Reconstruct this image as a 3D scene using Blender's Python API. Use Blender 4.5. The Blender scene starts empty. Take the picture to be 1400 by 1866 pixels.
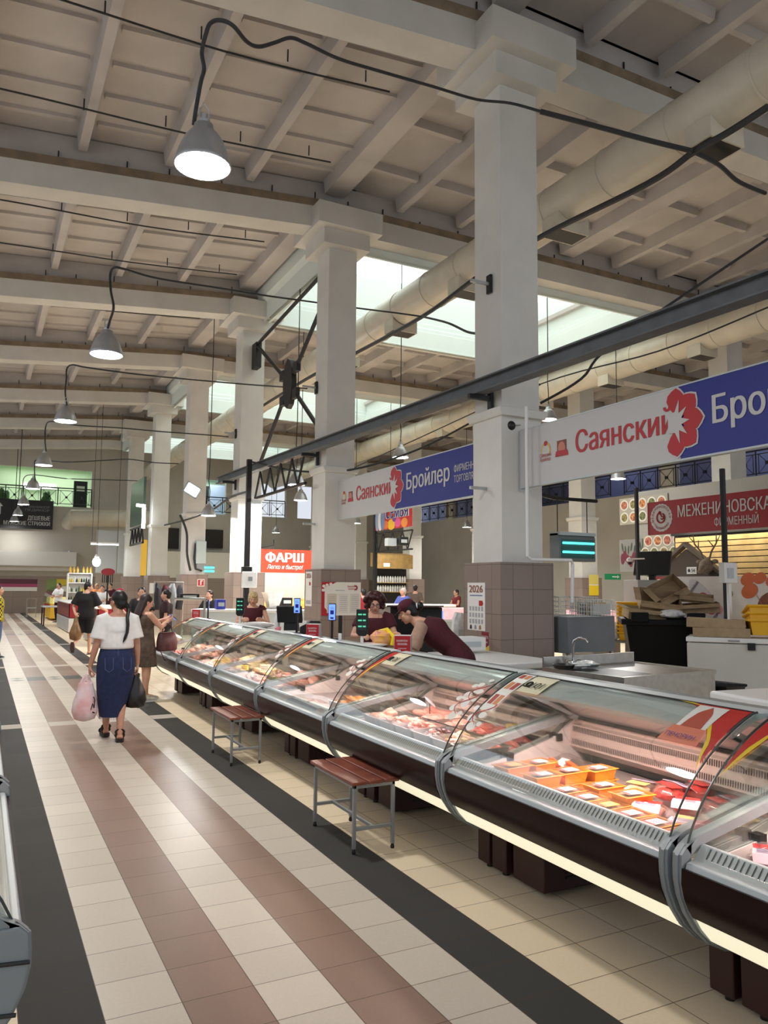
import bpy, bmesh, math, random
from mathutils import Vector as V, Matrix as MX, noise
random.seed(7)
S = bpy.context.scene
C = S.collection
PI = math.pi
# ------------------------------------------------------------------ camera
F_PX, YAW, PITCH, ROLL, EYE = 1418.66, 0.476215, 0.0942111, 0.00879406, 1.70
_f = V((math.sin(YAW)*math.cos(PITCH), math.cos(YAW)*math.cos(PITCH), math.sin(PITCH)))
_r = V((math.cos(YAW), -math.sin(YAW), 0)); _u = _r.cross(_f)
_r2 = _r*math.cos(ROLL)+_u*math.sin(ROLL); _u2 = _u*math.cos(ROLL)-_r*math.sin(ROLL)
cd = bpy.data.cameras.new('camera'); cam = bpy.data.objects.new('camera', cd); C.objects.link(cam)
cd.sensor_fit = 'HORIZONTAL'; cd.sensor_width = 36; cd.lens = 36*F_PX/1400; cd.clip_start = .05; cd.clip_end = 200
m = MX((_r2, _u2, -_f)).transposed().to_4x4(); m.translation = (0, 0, EYE); cam.matrix_world = m
S.camera = cam
# ------------------------------------------------------------------ world, light, exposure
w = bpy.data.worlds.new('world'); S.world = w; w.use_nodes = True
w.node_tree.nodes['Background'].inputs[0].default_value = (.86, .92, 1, 1)
w.node_tree.nodes['Background'].inputs[1].default_value = .74
vs = S.view_settings; vs.view_transform = 'Standard'; vs.look = 'None'; vs.exposure = 0.22; vs.gamma = 1; vs.use_curve_mapping = False
SKY_E, LAMP_W, CASE_W = 1.35, 92, 15.0
# ------------------------------------------------------------------ materials
def lin(c): return tuple((x/12.92 if x <= .04045 else ((x+.055)/1.055)**2.4) for x in (v/255 for v in c))
MATS = {}
def mat(name, c=(200,200,200), rough=.5, metal=0, noise_amt=0, scale=8, emit=0, bump=0, spec=.5, alpha=1, c2=None, sss=0):
    if name in MATS: return MATS[name]
    m = bpy.data.materials.new(name); m.use_nodes = True; nt = m.node_tree; b = nt.nodes['Principled BSDF']
    l = lin(c); b.inputs['Base Color'].default_value = (*l, 1); b.inputs['Roughness'].default_value = rough
    b.inputs['Metallic'].default_value = metal; b.inputs['Specular IOR Level'].default_value = spec
    if sss: b.inputs['Subsurface Weight'].default_value = sss; b.inputs['Subsurface Radius'].default_value = (.02,.008,.006)
    if noise_amt or c2 or bump:
        tc = nt.nodes.new('ShaderNodeTexCoord'); n = nt.nodes.new('ShaderNodeTexNoise')
        n.inputs['Scale'].default_value = scale; n.inputs['Detail'].default_value = 5
        nt.links.new(tc.outputs['Object'], n.inputs['Vector'])
        r = nt.nodes.new('ShaderNodeValToRGB'); k = noise_amt
        a = lin(c2) if c2 else tuple(x*(1-k) for x in l); d = l if c2 else tuple(min(1, x*(1+k)) for x in l)
        r.color_ramp.elements[0].position = .36; r.color_ramp.elements[1].position = .64
        r.color_ramp.elements[0].color = (*a, 1); r.color_ramp.elements[1].color = (*d, 1)
        nt.links.new(n.outputs['Fac'], r.inputs[0]); nt.links.new(r.outputs[0], b.inputs['Base Color'])
        if bump:
            bp = nt.nodes.new('ShaderNodeBump'); bp.inputs['Strength'].default_value = bump; bp.inputs['Distance'].default_value = .01
            nt.links.new(n.outputs['Fac'], bp.inputs['Height']); nt.links.new(bp.outputs[0], b.inputs['Normal'])
    if emit: b.inputs['Emission Color'].default_value = (*l, 1); b.inputs['Emission Strength'].default_value = emit
    if alpha < 1: b.inputs['Alpha'].default_value = alpha
    MATS[name] = m; return m
def glassmat(name, tint=(255,255,255), refl=.10, rough=.02):
    if name in MATS: return MATS[name]
    m = bpy.data.materials.new(name); m.use_nodes = True; nt = m.node_tree; nt.nodes.clear()
    o = nt.nodes.new('ShaderNodeOutputMaterial'); t = nt.nodes.new('ShaderNodeBsdfTransparent'); g = nt.nodes.new('ShaderNodeBsdfGlossy')
    t.inputs[0].default_value = (*lin(tint), 1); g.inputs['Roughness'].default_value = rough; g.inputs[0].default_value = (1,1,1,1)
    fr = nt.nodes.new('ShaderNodeFresnel'); fr.inputs[0].default_value = 1.3
    ma = nt.nodes.new('ShaderNodeMath'); ma.operation = 'MULTIPLY_ADD'; ma.inputs[1].default_value = .40; ma.inputs[2].default_value = refl*.25
    x = nt.nodes.new('ShaderNodeMixShader')
    nt.links.new(fr.outputs[0], ma.inputs[0]); nt.links.new(ma.outputs[0], x.inputs[0]); nt.links.new(t.outputs[0], x.inputs[1]); nt.links.new(g.outputs[0], x.inputs[2]); nt.links.new(x.outputs[0], o.inputs[0])
    MATS[name] = m; return m
def tilemat(name, c, tw, th, rough=.35, grout=(90,80,72), off=(0,0)):
    # square ceramic tiles on vertical faces, driven by object coordinates
    m = bpy.data.materials.new(name); m.use_nodes = True; nt = m.node_tree; b = nt.nodes['Principled BSDF']
    b.inputs['Roughness'].default_value = rough
    tc = nt.nodes.new('ShaderNodeTexCoord'); sp = nt.nodes.new('ShaderNodeSeparateXYZ'); nt.links.new(tc.outputs['Object'], sp.inputs[0])
    ad = nt.nodes.new('ShaderNodeMath'); ad.operation = 'ADD'; nt.links.new(sp.outputs[0], ad.inputs[0]); nt.links.new(sp.outputs[1], ad.inputs[1])
    cb = nt.nodes.new('ShaderNodeCombineXYZ'); nt.links.new(ad.outputs[0], cb.inputs[0]); nt.links.new(sp.outputs[2], cb.inputs[1])
    mp = nt.nodes.new('ShaderNodeMapping'); mp.inputs['Location'].default_value = (off[0], off[1], 0); nt.links.new(cb.outputs[0], mp.inputs[0])
    br = nt.nodes.new('ShaderNodeTexBrick'); br.offset = 0; br.inputs['Scale'].default_value = 1; br.inputs['Mortar Size'].default_value = .004
    br.inputs['Brick Width'].default_value = tw; br.inputs['Row Height'].default_value = th; l = lin(c)
    br.inputs['Color1'].default_value = (*l, 1); br.inputs['Color2'].default_value = (*[x*.86 for x in l], 1); br.inputs['Mortar'].default_value = (*lin(grout), 1)
    nt.links.new(mp.outputs[0], br.inputs['Vector']); nt.links.new(br.outputs[0], b.inputs['Base Color'])
    MATS[name] = m; return m
# ------------------------------------------------------------------ mesh builder
class B:
    def __init__(s): s.v = []; s.f = []; s.m = []; s.mi = 0
    def add(s, vs, fs):
        o = len(s.v); s.v += [tuple(p) for p in vs]; s.f += [[i+o for i in f] for f in fs]; s.m += [s.mi]*len(fs); return s
    def box(s, x0, x1, y0, y1, z0, z1, M=None):
        vs = [V((x, y, z)) for z in (z0, z1) for y in (y0, y1) for x in (x0, x1)]
        if M: vs = [M @ p for p in vs]
        return s.add(vs, [[0,2,3,1],[4,5,7,6],[0,1,5,4],[2,6,7,3],[0,4,6,2],[1,3,7,5]])
    def quad(s, a, b, c, d): return s.add([a, b, c, d], [[0,1,2,3]])
    def loft(s, rings, cap=True, closed=False):
        n = len(rings[0]); vs = [p for r in rings for p in r]; fs = []; k = len(rings)
        for i in range(k if closed else k-1):
            j = (i+1) % k
            for a in range(n): fs.append([i*n+a, i*n+(a+1) % n, j*n+(a+1) % n, j*n+a])
        if cap and not closed: fs += [list(range(n))[::-1], [(k-1)*n+a for a in range(n)]]
        return s.add(vs, fs)
    def tube(s, pts, r, n=8, cap=True, closed=False, sy=1):
        pts = [V(p) for p in pts]; k = len(pts); R = r if isinstance(r, (list, tuple)) else [r]*k
        rings = []; up = None
        for i, p in enumerate(pts):
            t = (pts[(i+1) % k]-pts[i-1]) if closed else (pts[min(i+1, k-1)]-pts[max(i-1, 0)])
            if t.length < 1e-9: t = V((0,0,1))
            t.normalize()
            if up is None: up = t.orthogonal().normalized() if abs(t.z) > .99 else V((0,0,1)).cross(t).normalized()
            up = (up - t*up.dot(t)); up = up.normalized() if up.length > 1e-6 else t.orthogonal().normalized()
            q = t.cross(up)
            rings.append([p + up*(R[i]*math.cos(a)) + q*(R[i]*sy*math.sin(a)) for a in (2*PI*j/n for j in range(n))])
        return s.loft(rings, cap, closed)
    def lathe(s, prof, c=(0,0,0), n=24, cap=True, M=None):
        rings = [[V((c[0]+r*math.cos(2*PI*j/n), c[1]+r*math.sin(2*PI*j/n), c[2]+z)) for j in range(n)] for r, z in prof]
        if M: rings = [[M @ p for p in r] for r in rings]
        return s.loft(rings, cap)
    def prism(s, poly, a0, a1, axis='y'):
        def P(p, a): return {'y': (p[0], a, p[1]), 'x': (a, p[0], p[1]), 'z': (p[0], p[1], a)}[axis]
        n = len(poly); vs = [P(p, a0) for p in poly]+[P(p, a1) for p in poly]
        return s.add(vs, [[i, (i+1) % n, n+(i+1) % n, n+i] for i in range(n)]+[list(range(n))[::-1], [n+i for i in range(n)]])
    def ball(s, c, rx, ry=None, rz=None, n=12, M=None):
        ry = ry or rx; rz = rz or rx; k = max(4, n//2); vs = [V((0,0,-1))]; fs = []
        for i in range(1, k):
            a = -PI/2+PI*i/k
            for j in range(n): vs.append(V((math.cos(a)*math.cos(2*PI*j/n), math.cos(a)*math.sin(2*PI*j/n), math.sin(a))))
        vs.append(V((0,0,1)))
        for j in range(n): fs.append([0, 1+(j+1) % n, 1+j])
        for i in range(k-2):
            for j in range(n): fs.append([1+i*n+j, 1+i*n+(j+1) % n, 1+(i+1)*n+(j+1) % n, 1+(i+1)*n+j])
        e = len(vs)-1
        for j in range(n): fs.append([e, 1+(k-2)*n+j, 1+(k-2)*n+(j+1) % n])
        vs = [V((p.x*rx, p.y*ry, p.z*rz)) for p in vs]
        if M: vs = [M @ p for p in vs]
        return s.add([V(c)+p for p in vs], fs)
    def strip(s, prof, th, a0, a1, axis='y'):
        # thin sheet following an open profile, thickened to the left of its direction
        n = len(prof); o = []
        for i in range(n):
            d = V(prof[min(i+1, n-1)])-V(prof[max(i-1, 0)]); d = V((d[0], d[1])).normalized(); o.append((prof[i][0]-d.y*th, prof[i][1]+d.x*th))
        return s.prism_q(prof, o, a0, a1, axis)
    def prism_q(s, A, Bq, a0, a1, axis='y'):
        def P(p, a): return V({'y': (p[0], a, p[1]), 'x': (a, p[0], p[1]), 'z': (p[0], p[1], a)}[axis])
        return s.loft([[P(A[i], a0), P(Bq[i], a0), P(Bq[i], a1), P(A[i], a1)] for i in range(len(A))])
    def build(s, name, mats, parent=None, loc=(0,0,0), rz=0, bevel=0, smooth=True, ang=35, seg=2):
        me = bpy.data.meshes.new(name); me.from_pydata(s.v, [], s.f); mats = mats if isinstance(mats, (list, tuple)) else [mats]
        for q in mats: me.materials.append(q)
        for p, k in zip(me.polygons, s.m): p.material_index = k
        bm = bmesh.new(); bm.from_mesh(me); bmesh.ops.recalc_face_normals(bm, faces=bm.faces); bm.to_mesh(me); bm.free()
        if smooth:
            for p in me.polygons: p.use_smooth = True
            me.set_sharp_from_angle(angle=math.radians(ang))
        o = bpy.data.objects.new(name, me); C.objects.link(o); o.location = loc; o.rotation_euler = (0, 0, rz)
        if parent: o.parent = parent
        if bevel:
            b = o.modifiers.new('bevel', 'BEVEL'); b.width = bevel; b.segments = seg; b.limit_method = 'ANGLE'; b.angle_limit = math.radians(40)
        return o
def tag(o, label=None, cat=None, group=None, kind=None):
    if label: o['label'] = label
    if cat: o['category'] = cat
    if group: o['group'] = group
    if kind: o['kind'] = kind
    return o
def thing(name, label, cat, loc=(0,0,0), rz=0, group=None):
    o = bpy.data.objects.new(name, None); o.empty_display_size = .05; C.objects.link(o); o.location = loc; o.rotation_euler = (0, 0, rz)
    return tag(o, label, cat, group)
def dup(o, loc=None, rz=None, label=None, group=None, parent=None, scale=None):
    c = o.copy(); C.objects.link(c)
    if parent is not None: c.parent = parent; c.matrix_parent_inverse = o.matrix_parent_inverse.copy()
    if loc is not None: c.location = loc
    if rz is not None: c.rotation_euler = (0, 0, rz) if not isinstance(rz, tuple) else rz
    if scale: c.scale = (scale,)*3 if not isinstance(scale, tuple) else scale
    if label: c['label'] = label
    if group: c['group'] = group
    for ch in list(o.children): dup(ch, parent=c)
    return c
def struct(o): o['kind'] = 'structure'; return o
from mathutils import geometry
def glyph_mesh(s, shear=0, space=1):
    # outlines of the built-in font, filled by the non-zero winding rule (its glyphs have overlapping contours)
    cu = bpy.data.curves.new('t', 'FONT'); cu.body = s; cu.size = 1; cu.shear = shear; cu.space_character = space; cu.fill_mode = 'NONE'; cu.resolution_u = 3
    t = bpy.data.objects.new('t', cu); C.objects.link(t); dg = bpy.context.evaluated_depsgraph_get()
    me = bpy.data.meshes.new_from_object(t.evaluated_get(dg)); bpy.data.objects.remove(t)
    nb = {}
    for e in me.edges:
        i, j = e.vertices; nb.setdefault(i, []).append(j); nb.setdefault(j, []).append(i)
    co = [v.co.xy for v in me.vertices]; seen = set(); loops = []
    for i in range(len(co)):
        if i in seen or i not in nb: continue
        L = [i]; seen.add(i); n = i+1 if i+1 in nb[i] else nb[i][0]
        while n not in seen:
            seen.add(n); L.append(n); k = [q for q in nb[n] if q not in seen]
            if not k: break
            n = n+1 if n+1 in k else k[0]
        if len(L) > 2: loops.append(L)
    edges = [(L[k], L[(k+1) % len(L)]) for L in loops for k in range(len(L))]
    vs, _, fs, *_r3 = geometry.delaunay_2d_cdt([c.copy() for c in co], edges, [], 0, 1e-5)
    box = [(min(co[q].y for q in L), max(co[q].y for q in L), max(co[q].x for q in L), L) for L in loops]
    out = []
    for f in fs:
        c = (vs[f[0]]+vs[f[1]]+vs[f[2]])/3; w = 0
        for y0, y1, x1, L in box:
            if not (y0 <= c.y <= y1 and c.x <= x1): continue
            for k in range(len(L)):
                A, D = co[L[k]], co[L[(k+1) % len(L)]]
                if (A.y > c.y) != (D.y > c.y):
                    x = A.x+(c.y-A.y)*(D.x-A.x)/(D.y-A.y)
                    if x > c.x: w += 1 if D.y > A.y else -1
        if w: out.append(tuple(f))
    return vs, out
def text(s, h, loc, mt, name='lettering', parent=None, right=(1,0,0), up=(0,0,1), width=None, off=0, shear=0, depth=.004, align='LEFT', space=1):
    vs, fs = glyph_mesh(s, shear, space); used = {i for f in fs for i in f}
    xs = [vs[i].x for i in used] or [0, 1]; x0, x1 = min(xs), max(xs)
    sy = h/.73; sx = width/(x1-x0) if width else sy
    r = V(right).normalized(); u = V(up).normalized(); n = r.cross(u); L = V(loc)
    sh = 0 if align == 'LEFT' else ((x1-x0)*sx/2 if align == 'CENTER' else (x1-x0)*sx)
    P = []; F = []
    for k, dd in enumerate((0, -1, 1) if off > .006 else (0,)):      # heavier strokes: three copies a hair apart
        o = len(P); P += [L + r*((v.x-x0)*sx-sh+dd*(off-.002)*sx) + u*(v.y*sy) + n*(depth+.0004*k) for v in vs]; F += [tuple(i+o for i in f) for f in fs]
    me = bpy.data.meshes.new(name); me.from_pydata(P, [], F); me.materials.append(mt)
    o = bpy.data.objects.new(name, me); C.objects.link(o)
    if parent: o.parent = parent
    return o
def flat(pts, name, mt, parent, depth=.004, origin=(0,0,0), right=(1,0,0), up=(0,0,1)):
    # flat coloured shape with its own small thickness, given in sign-plane coordinates
    r = V(right); u = V(up); n = r.cross(u); O = V(origin); b = B(); k = len(pts)
    vs = [O+r*p[0]+u*p[1]+n*d for d in (depth-.003, depth) for p in pts]
    b.add(vs, [[i, (i+1) % k, k+(i+1) % k, k+i] for i in range(k)]+[[k+i for i in range(k)], list(range(k))[::-1]])
    return b.build(name, mt, parent, smooth=False)
def lamp(name, typ, loc, power, color=(1,1,1), size=.3, sizey=None, rot=(0,0,0), parent=None, spread=None):
    l = bpy.data.lights.new(name, typ); l.energy = power; l.color = color
    if typ == 'AREA':
        l.size = size
        if sizey: l.shape = 'RECTANGLE'; l.size_y = sizey
        else: l.shape = 'DISK'
        if spread: l.spread = spread
    else: l.shadow_soft_size = size
    o = bpy.data.objects.new(name, l); C.objects.link(o); o.location = loc; o.rotation_euler = rot
    if parent: o.parent = parent
    return o
# palette
PAINT = mat('white_column_paint', (214,212,206), .55, noise_amt=.05, scale=1.5)
BEAMP = mat('beam_paint', (205,202,195), .7, noise_amt=.06, scale=1.2)
RAW = mat('bare_brown_concrete', (134,118,98), .9, noise_amt=.2, scale=3)
CEIL = mat('dusty_ceiling_paint', (190,184,180), .9, noise_amt=.10, scale=.8)
GREYP = mat('grey_plastic', (136,144,147), .4)
GREYL = mat('light_grey_trim', (186,194,196), .3)
MAROON = mat('dark_maroon_laminate', (34,15,14), .30, noise_amt=.15, scale=5, spec=.18)
MAROON2 = mat('maroon_plinth', (50,20,18), .5)
BLACK = mat('black_plastic', (18,18,20), .4)
BLK2 = mat('black_steel', (24,24,26), .5)
STEEL = mat('stainless_steel', (190,188,184), .28, .9, noise_amt=.08, scale=12)
GIRD = mat('grey_girder_paint', (92,96,100), .55, noise_amt=.12, scale=4)
CABLE = mat('dark_cable', (44,46,48), .6)
WHITE = mat('white_enamel', (232,232,230), .35)
DUCT = mat('cream_duct_paint', (206,198,180), .35, noise_amt=.06, scale=2)
RED = mat('sign_red', (178,28,38), .5)
BLUE = mat('sign_blue', (22,32,128), .5)
SIGNW = mat('sign_white', (196,194,193), .5)
MAROONC = mat('maroon_cloth', (74,20,32), .85, noise_amt=.12, scale=40)
SKIN = mat('skin', (214,164,138), .5, noise_amt=.06, scale=14, sss=.15)
HAIRB = mat('black_hair', (22,18,18), .45, noise_amt=.3, scale=60)
PAPER = mat('white_paper', (236,234,228), .7)
YEL = mat('yellow_plastic', (232,176,24), .45)
CARD = mat('brown_cardboard', (168,144,112), .85, noise_amt=.1, scale=9)
# ------------------------------------------------------------------ floor
def floor_material():
    m = bpy.data.materials.new('tiled_floor'); m.use_nodes = True; nt = m.node_tree; b = nt.nodes['Principled BSDF']; N = nt.nodes.new; L = nt.links.new
    def mth(op, a, c=None, d=None):
        n = N('ShaderNodeMath'); n.operation = op
        for i, x in enumerate((a, c, d)):
            if x is None: continue
            if isinstance(x, (int, float)): n.inputs[i].default_value = x
            else: L(x, n.inputs[i])
        return n.outputs[0]
    def mix(f, a, c):
        n = N('ShaderNodeMix'); n.data_type = 'RGBA'
        L(f, n.inputs[0])
        for k, x in ((6, a), (7, c)):
            if isinstance(x, tuple): n.inputs[k].default_value = (*lin(x), 1)
            else: L(x, n.inputs[k])
        return n.outputs[2]
    tc = N('ShaderNodeTexCoord'); sp = N('ShaderNodeSeparateXYZ'); L(tc.outputs['Object'], sp.inputs[0]); X, Y = sp.outputs[0], sp.outputs[1]
    u = mth('DIVIDE', mth('SUBTRACT', X, .519), .301); v = mth('DIVIDE', mth('SUBTRACT', Y, 3.347), .2987)
    iu = mth('FLOOR', u); iv = mth('FLOOR', v); fu = mth('FRACT', u); fv = mth('FRACT', v)
    def eq(a, k): return mth('COMPARE', a, k, .4)
    cream, brown, dark, beige = (204,193,178), (146,120,105), (70,69,67), (236,217,188)
    inl = mth('MULTIPLY', mth('GREATER_THAN', iu, -1.5), mth('LESS_THAN', iu, 5.5))
    db = mth('ADD', eq(iu, -1), eq(iu, 5)); bb = mth('ADD', eq(iu, 1), eq(iu, 3))
    # every seventeenth row breaks the stripes: the band of dark lozenges across the aisle
    per = mth('MODULO', mth('ADD', iv, 400), 44)
    band = mth('MULTIPLY', mth('GREATER_THAN', per, 42.5), 1.0); band = mth('ADD', band, eq(per, 0))
    far = mth('GREATER_THAN', iv, 6)
    band = mth('MULTIPLY', band, far)
    light = mth('MULTIPLY', mth('ADD', eq(per, 7.0), eq(per, 27.0)), far)
    col = mix(inl, beige, cream); col = mix(bb, col, brown); col = mix(db, col, dark)
    loz = mth('LESS_THAN', mth('ADD', mth('ABSOLUTE', mth('SUBTRACT', fu, .5)), mth('ABSOLUTE', mth('SUBTRACT', fv, .5))), .42)
    wb = mth('MULTIPLY', band, inl); col = mix(mth('MULTIPLY', wb, mth('ADD', bb, mth('MULTIPLY', loz, .7))), col, (84,86,84))
    lt = mth('MULTIPLY', light, mth('ADD', bb, db)); col = mix(lt, col, (186,176,164))
    nz = N('ShaderNodeTexNoise'); nz.inputs['Scale'].default_value = 60; nz.inputs['Detail'].default_value = 4; L(tc.outputs['Object'], nz.inputs['Vector'])
    n2 = N('ShaderNodeTexWhiteNoise'); n2.noise_dimensions = '2D'; cb = N('ShaderNodeCombineXYZ'); L(iu, cb.inputs[0]); L(iv, cb.inputs[1]); L(cb.outputs[0], n2.inputs['Vector'])
    n3 = N('ShaderNodeTexNoise'); n3.inputs['Scale'].default_value = 1.3; n3.inputs['Detail'].default_value = 3; L(tc.outputs['Object'], n3.inputs['Vector'])
    k = mth('ADD', mth('ADD', .84, mth('MULTIPLY', nz.outputs['Fac'], .12)), mth('ADD', mth('MULTIPLY', n2.outputs['Value'], .09), mth('MULTIPLY', n3.outputs['Fac'], .06)))
    vm = N('ShaderNodeVectorMath'); vm.operation = 'SCALE'; L(col, vm.inputs[0]); L(k, vm.inputs['Scale'])
    gu = mth('MINIMUM', fu, mth('SUBTRACT', 1.0, fu)); gv = mth('MINIMUM', fv, mth('SUBTRACT', 1.0, fv))
    g = mth('LESS_THAN', mth('MINIMUM', gu, gv), .0075)
    out = mix(mth('MULTIPLY', g, .85), vm.outputs[0], (82,66,50))
    L(out, b.inputs['Base Color']); L(mth('MULTIPLY_ADD', db, -.10, .14), b.inputs['Specular IOR Level'])
    rg = mth('ADD', mth('MULTIPLY', n3.outputs['Fac'], .10), mth('MULTIPLY_ADD', db, .22, .27)); L(rg, b.inputs['Roughness'])
    bp = N('ShaderNodeBump'); bp.inputs['Strength'].default_value = .25; bp.inputs['Distance'].default_value = .003; L(mth('SUBTRACT', 1.0, g), bp.inputs['Height']); L(bp.outputs[0], b.inputs['Normal'])
    return m
b = B(); b.box(-8, 28, -8, 52, -.2, 0); struct(b.build('floor', floor_material(), smooth=False))
# ------------------------------------------------------------------ hall grid
XC, Y0, SP = 6.09, 8.40, 6.0        # first column row, first bay, bay length
CY = [Y0+SP*i for i in range(-2, 7)]
X2 = 18.1
def rz_(x): return 9.37+.075*min(x, 6.2)         # underside of the roof ribs
def bz_(x): return 9.10-.088*max(0, 6.0-x)       # underside of the beams
ORD = ['first', 'second', 'third', 'fourth', 'fifth', 'sixth', 'seventh', 'eighth', 'ninth']
COLT = tilemat('column_tiles', (146,128,118), .325, .325, .4, off=(.02, -.04))
def column(x, y, label, group, base=True):
    t = thing('column', label, 'column', (x+.33, y+.33, 0), 0, group)
    b = B(); b.box(-.315, .315, -.315, .315, 0, 8.75); b.box(-.335, .335, -.335, .335, 0, 4.02)
    b.build('shaft', PAINT, t, smooth=False)
    b = B(); b.prism([(-.40,4.10),(-.40,4.04),(-.36,3.98),(.36,3.98),(.40,4.04),(.40,4.10)], -.40, .40); b.build('band_moulding', PAINT, t, bevel=.01)
    b = B(); b.box(-.52, .52, -.52, .52, 8.70, 9.03); b.box(-.72, .72, -.72, .72, 9.02, 9.47); b.build('capital', BEAMP, t, smooth=False)
    b = B(); b.box(-.16, .16, -.16, .16, 9.47, 9.86); b.build('stub', RAW, t, smooth=False)
    b = B(); b.box(-.435, .435, -.435, .435, 0, 2.02); b.build('tiled_base', COLT, t, smooth=False)
    return t
R1 = ['nearest white column in the front row, wall calendar on its tiled base',
      'second column of the front row, white shaft between the two long banner signs',
      'third column of the front row, behind the black post and the steel cross brace',
      'fourth column of the front row, floodlight and grey electrical box on it',
      'fifth column of the front row, with a sheet of paper on its brown tiles',
      'sixth column of the front row, near the far end of the hall']
for i in range(6): column(XC, Y0+SP*i, R1[i], None)
R2 = {1: 'white back row column at the right edge of the view above the red banner', 2: 'back row white column behind the blue glowing insect lamp', 4: 'back row white column seen left of the nearest big column', 5: 'narrow far back row column beside the family store banner'}
for i, l in R2.items(): column(X2, Y0+SP*i, l, None)
for i in (3, 6): column(X2, Y0+SP*i, 'back row white column mostly hidden behind nearer columns', 'hidden back row columns')
# beams across the hall, one per column line
RB = ['roof beam across the top of the view resting on the nearest column', 'second white roof beam, directly behind the first hanging lamp', 'third white roof beam across the hall, over the second lamp',
      'fourth white roof beam from the front', 'fifth white roof beam from the front', 'sixth white roof beam from the front', 'farthest white roof beam by the end wall']
for i in range(-1, 7):
    y = Y0+SP*i; t = thing('roof_beam', RB[i] if i >= 0 else 'white roof beam above the camera position', 'beam', (0, y+.17, 0))
    for k in range(1):
        xs = [-6, 0, 6.0, 12.5, 18.5, 27]
        rings = [[V((x, -.15, bz_(x))), V((x, .35, bz_(x))), V((x, .35, bz_(x)+.44)), V((x, -.15, bz_(x)+.44))] for x in xs]
        bb = B(); bb.loft(rings); bb.build('web', BEAMP, t, smooth=False)
        rings = [[V((x, -.155, bz_(x)+.44)), V((x, .355, bz_(x)+.44)), V((x, .355, bz_(x)+.60)), V((x, -.155, bz_(x)+.60))] for x in xs]
        bb = B(); bb.loft(rings); bb.build('bare_top_strip', RAW, t, smooth=False)
        rings = [[V((x, -.02, bz_(x)+.60)), V((x, .22, bz_(x)+.60)), V((x, .22, 10.4)), V((x, -.02, 10.4))] for x in xs]
        bb = B(); bb.loft(rings)
        bb.build('upstand', CEIL, t, smooth=False)
        bb = B()
        for q in range(26):
            x = -1+q*.95+random.uniform(-.2, .2); bb.box(x, x+.02, -.05, -.03, bz_(x)+.60, bz_(x)+.60+random.uniform(.1, .22))
        bb.build('tie_bars', BLK2, t, smooth=False)
# ceiling: ribbed slabs between beams (bays with a roof light are open in the middle)
RIBX = [-3.5, -1.9, -.3, 1.25, 2.78, 4.36, 6.2, 7.75, 9.3, 10.9, 12.45, 14.0, 15.6, 17.1, 18.6, 20.2, 21.8, 23.4, 25]
LIGHTBAYS = {1: (6.75, 15.6), 3: (6.75, 15.6), 5: (6.75, 15.6)}
cb = B()
for i in range(-2, 7):
    ya, yb = Y0+SP*i+.40, Y0+SP*(i+1)+.16
    hole = LIGHTBAYS.get(i)
    xs = [-6, 0, 6.2, 27]
    segs = [(-6, hole[0]), (hole[1], 27)] if hole else [(-6, 27)]
    for a, c in segs:
        xx = [a]+[x for x in xs if a < x < c]+[c]
        cb.loft([[V((x, ya-.3, rz_(x)+.30)), V((x, yb+.3, rz_(x)+.30)), V((x, yb+.3, rz_(x)+.42)), V((x, ya-.3, rz_(x)+.42))] for x in xx])
    for x in RIBX:
        if hole and hole[0]-.2 < x < hole[1]+.2: continue
        hw = .22 if abs(x-6.2) < .1 or abs(x-12.45) < .1 else .075; z = rz_(x)
        cb.prism([(x-hw, z), (x+hw, z), (x+hw+.04, z+.32), (x-hw-.04, z+.32)], ya+.15, yb-.15)
    for j, x in enumerate(RIBX[:-1]):
        x1 = RIBX[j+1]
        if hole and x1 > hole[0]+.1 and x < hole[1]-.1: continue
        nr = 6 if x < 6 else 3
        for q in range(nr):
            y = ya+(yb-ya)*(q+.75)/(nr+.5)
            z0, z1 = rz_(x+.1)+.24, rz_(x1-.1)+.24
            if x >= 6: z0 -= .10; z1 -= .10
            cb.loft([[V((xx, y-.05, zz)), V((xx, y+.05, zz)), V((xx, y+.08, zz+.16)), V((xx, y-.08, zz+.16))] for xx, zz in ((x+.18, z0), (x1-.18, z1))])
struct(cb.build('ceiling', CEIL, smooth=False))
# roof lights: white moulded wells with glowing glazing on top
k = 0
for i, (xa, xb) in LIGHTBAYS.items():
    k += 1; ya, yb = Y0+SP*i+.55, Y0+SP*(i+1)-.15
    b = B()
    prof = [(.0, 8.95), (-.10, 8.95), (-.10, 9.55), (-.16, 9.60), (-.10, 9.66), (-.22, 9.74), (-.16, 9.82), (-.30, 9.92), (-.30, 11.2), (0, 11.2)]
    def ring(p):   # p: outward offset from the opening (negative = outwards), height
        o = -p[0]; return [V((xa-o, ya-o, p[1])), V((xb+o, ya-o, p[1])), V((xb+o, yb+o, p[1])), V((xa-o, yb+o, p[1]))]
    rr = [ring((.06, 8.95)), ring((0, 8.95)), ring((0, 9.5)), ring((-.03, 9.52)), ring((-.03, 9.62)), ring((-.08, 9.66)), ring((-.08, 9.78)), ring((-.14, 9.82)), ring((-.14, 11.0))]
    outer = [ring((-.25, 11.0)), ring((-.25, 9.55)), ring((-.12, 9.45)), ring((-.12, 8.95))]
    b.loft(rr+outer, cap=False); struct(b.build('trim_%d' % k, mat('roof_light_white', (226,234,230), .6), smooth=False))
    b = B(); b.box(xa-.12, xb+.12, ya-.12, yb+.12, 10.95, 10.99)
    struct(b.build('window_%d' % k, mat('sky_glazing', (236,246,244), .4, emit=SKY_E), smooth=False))
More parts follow.
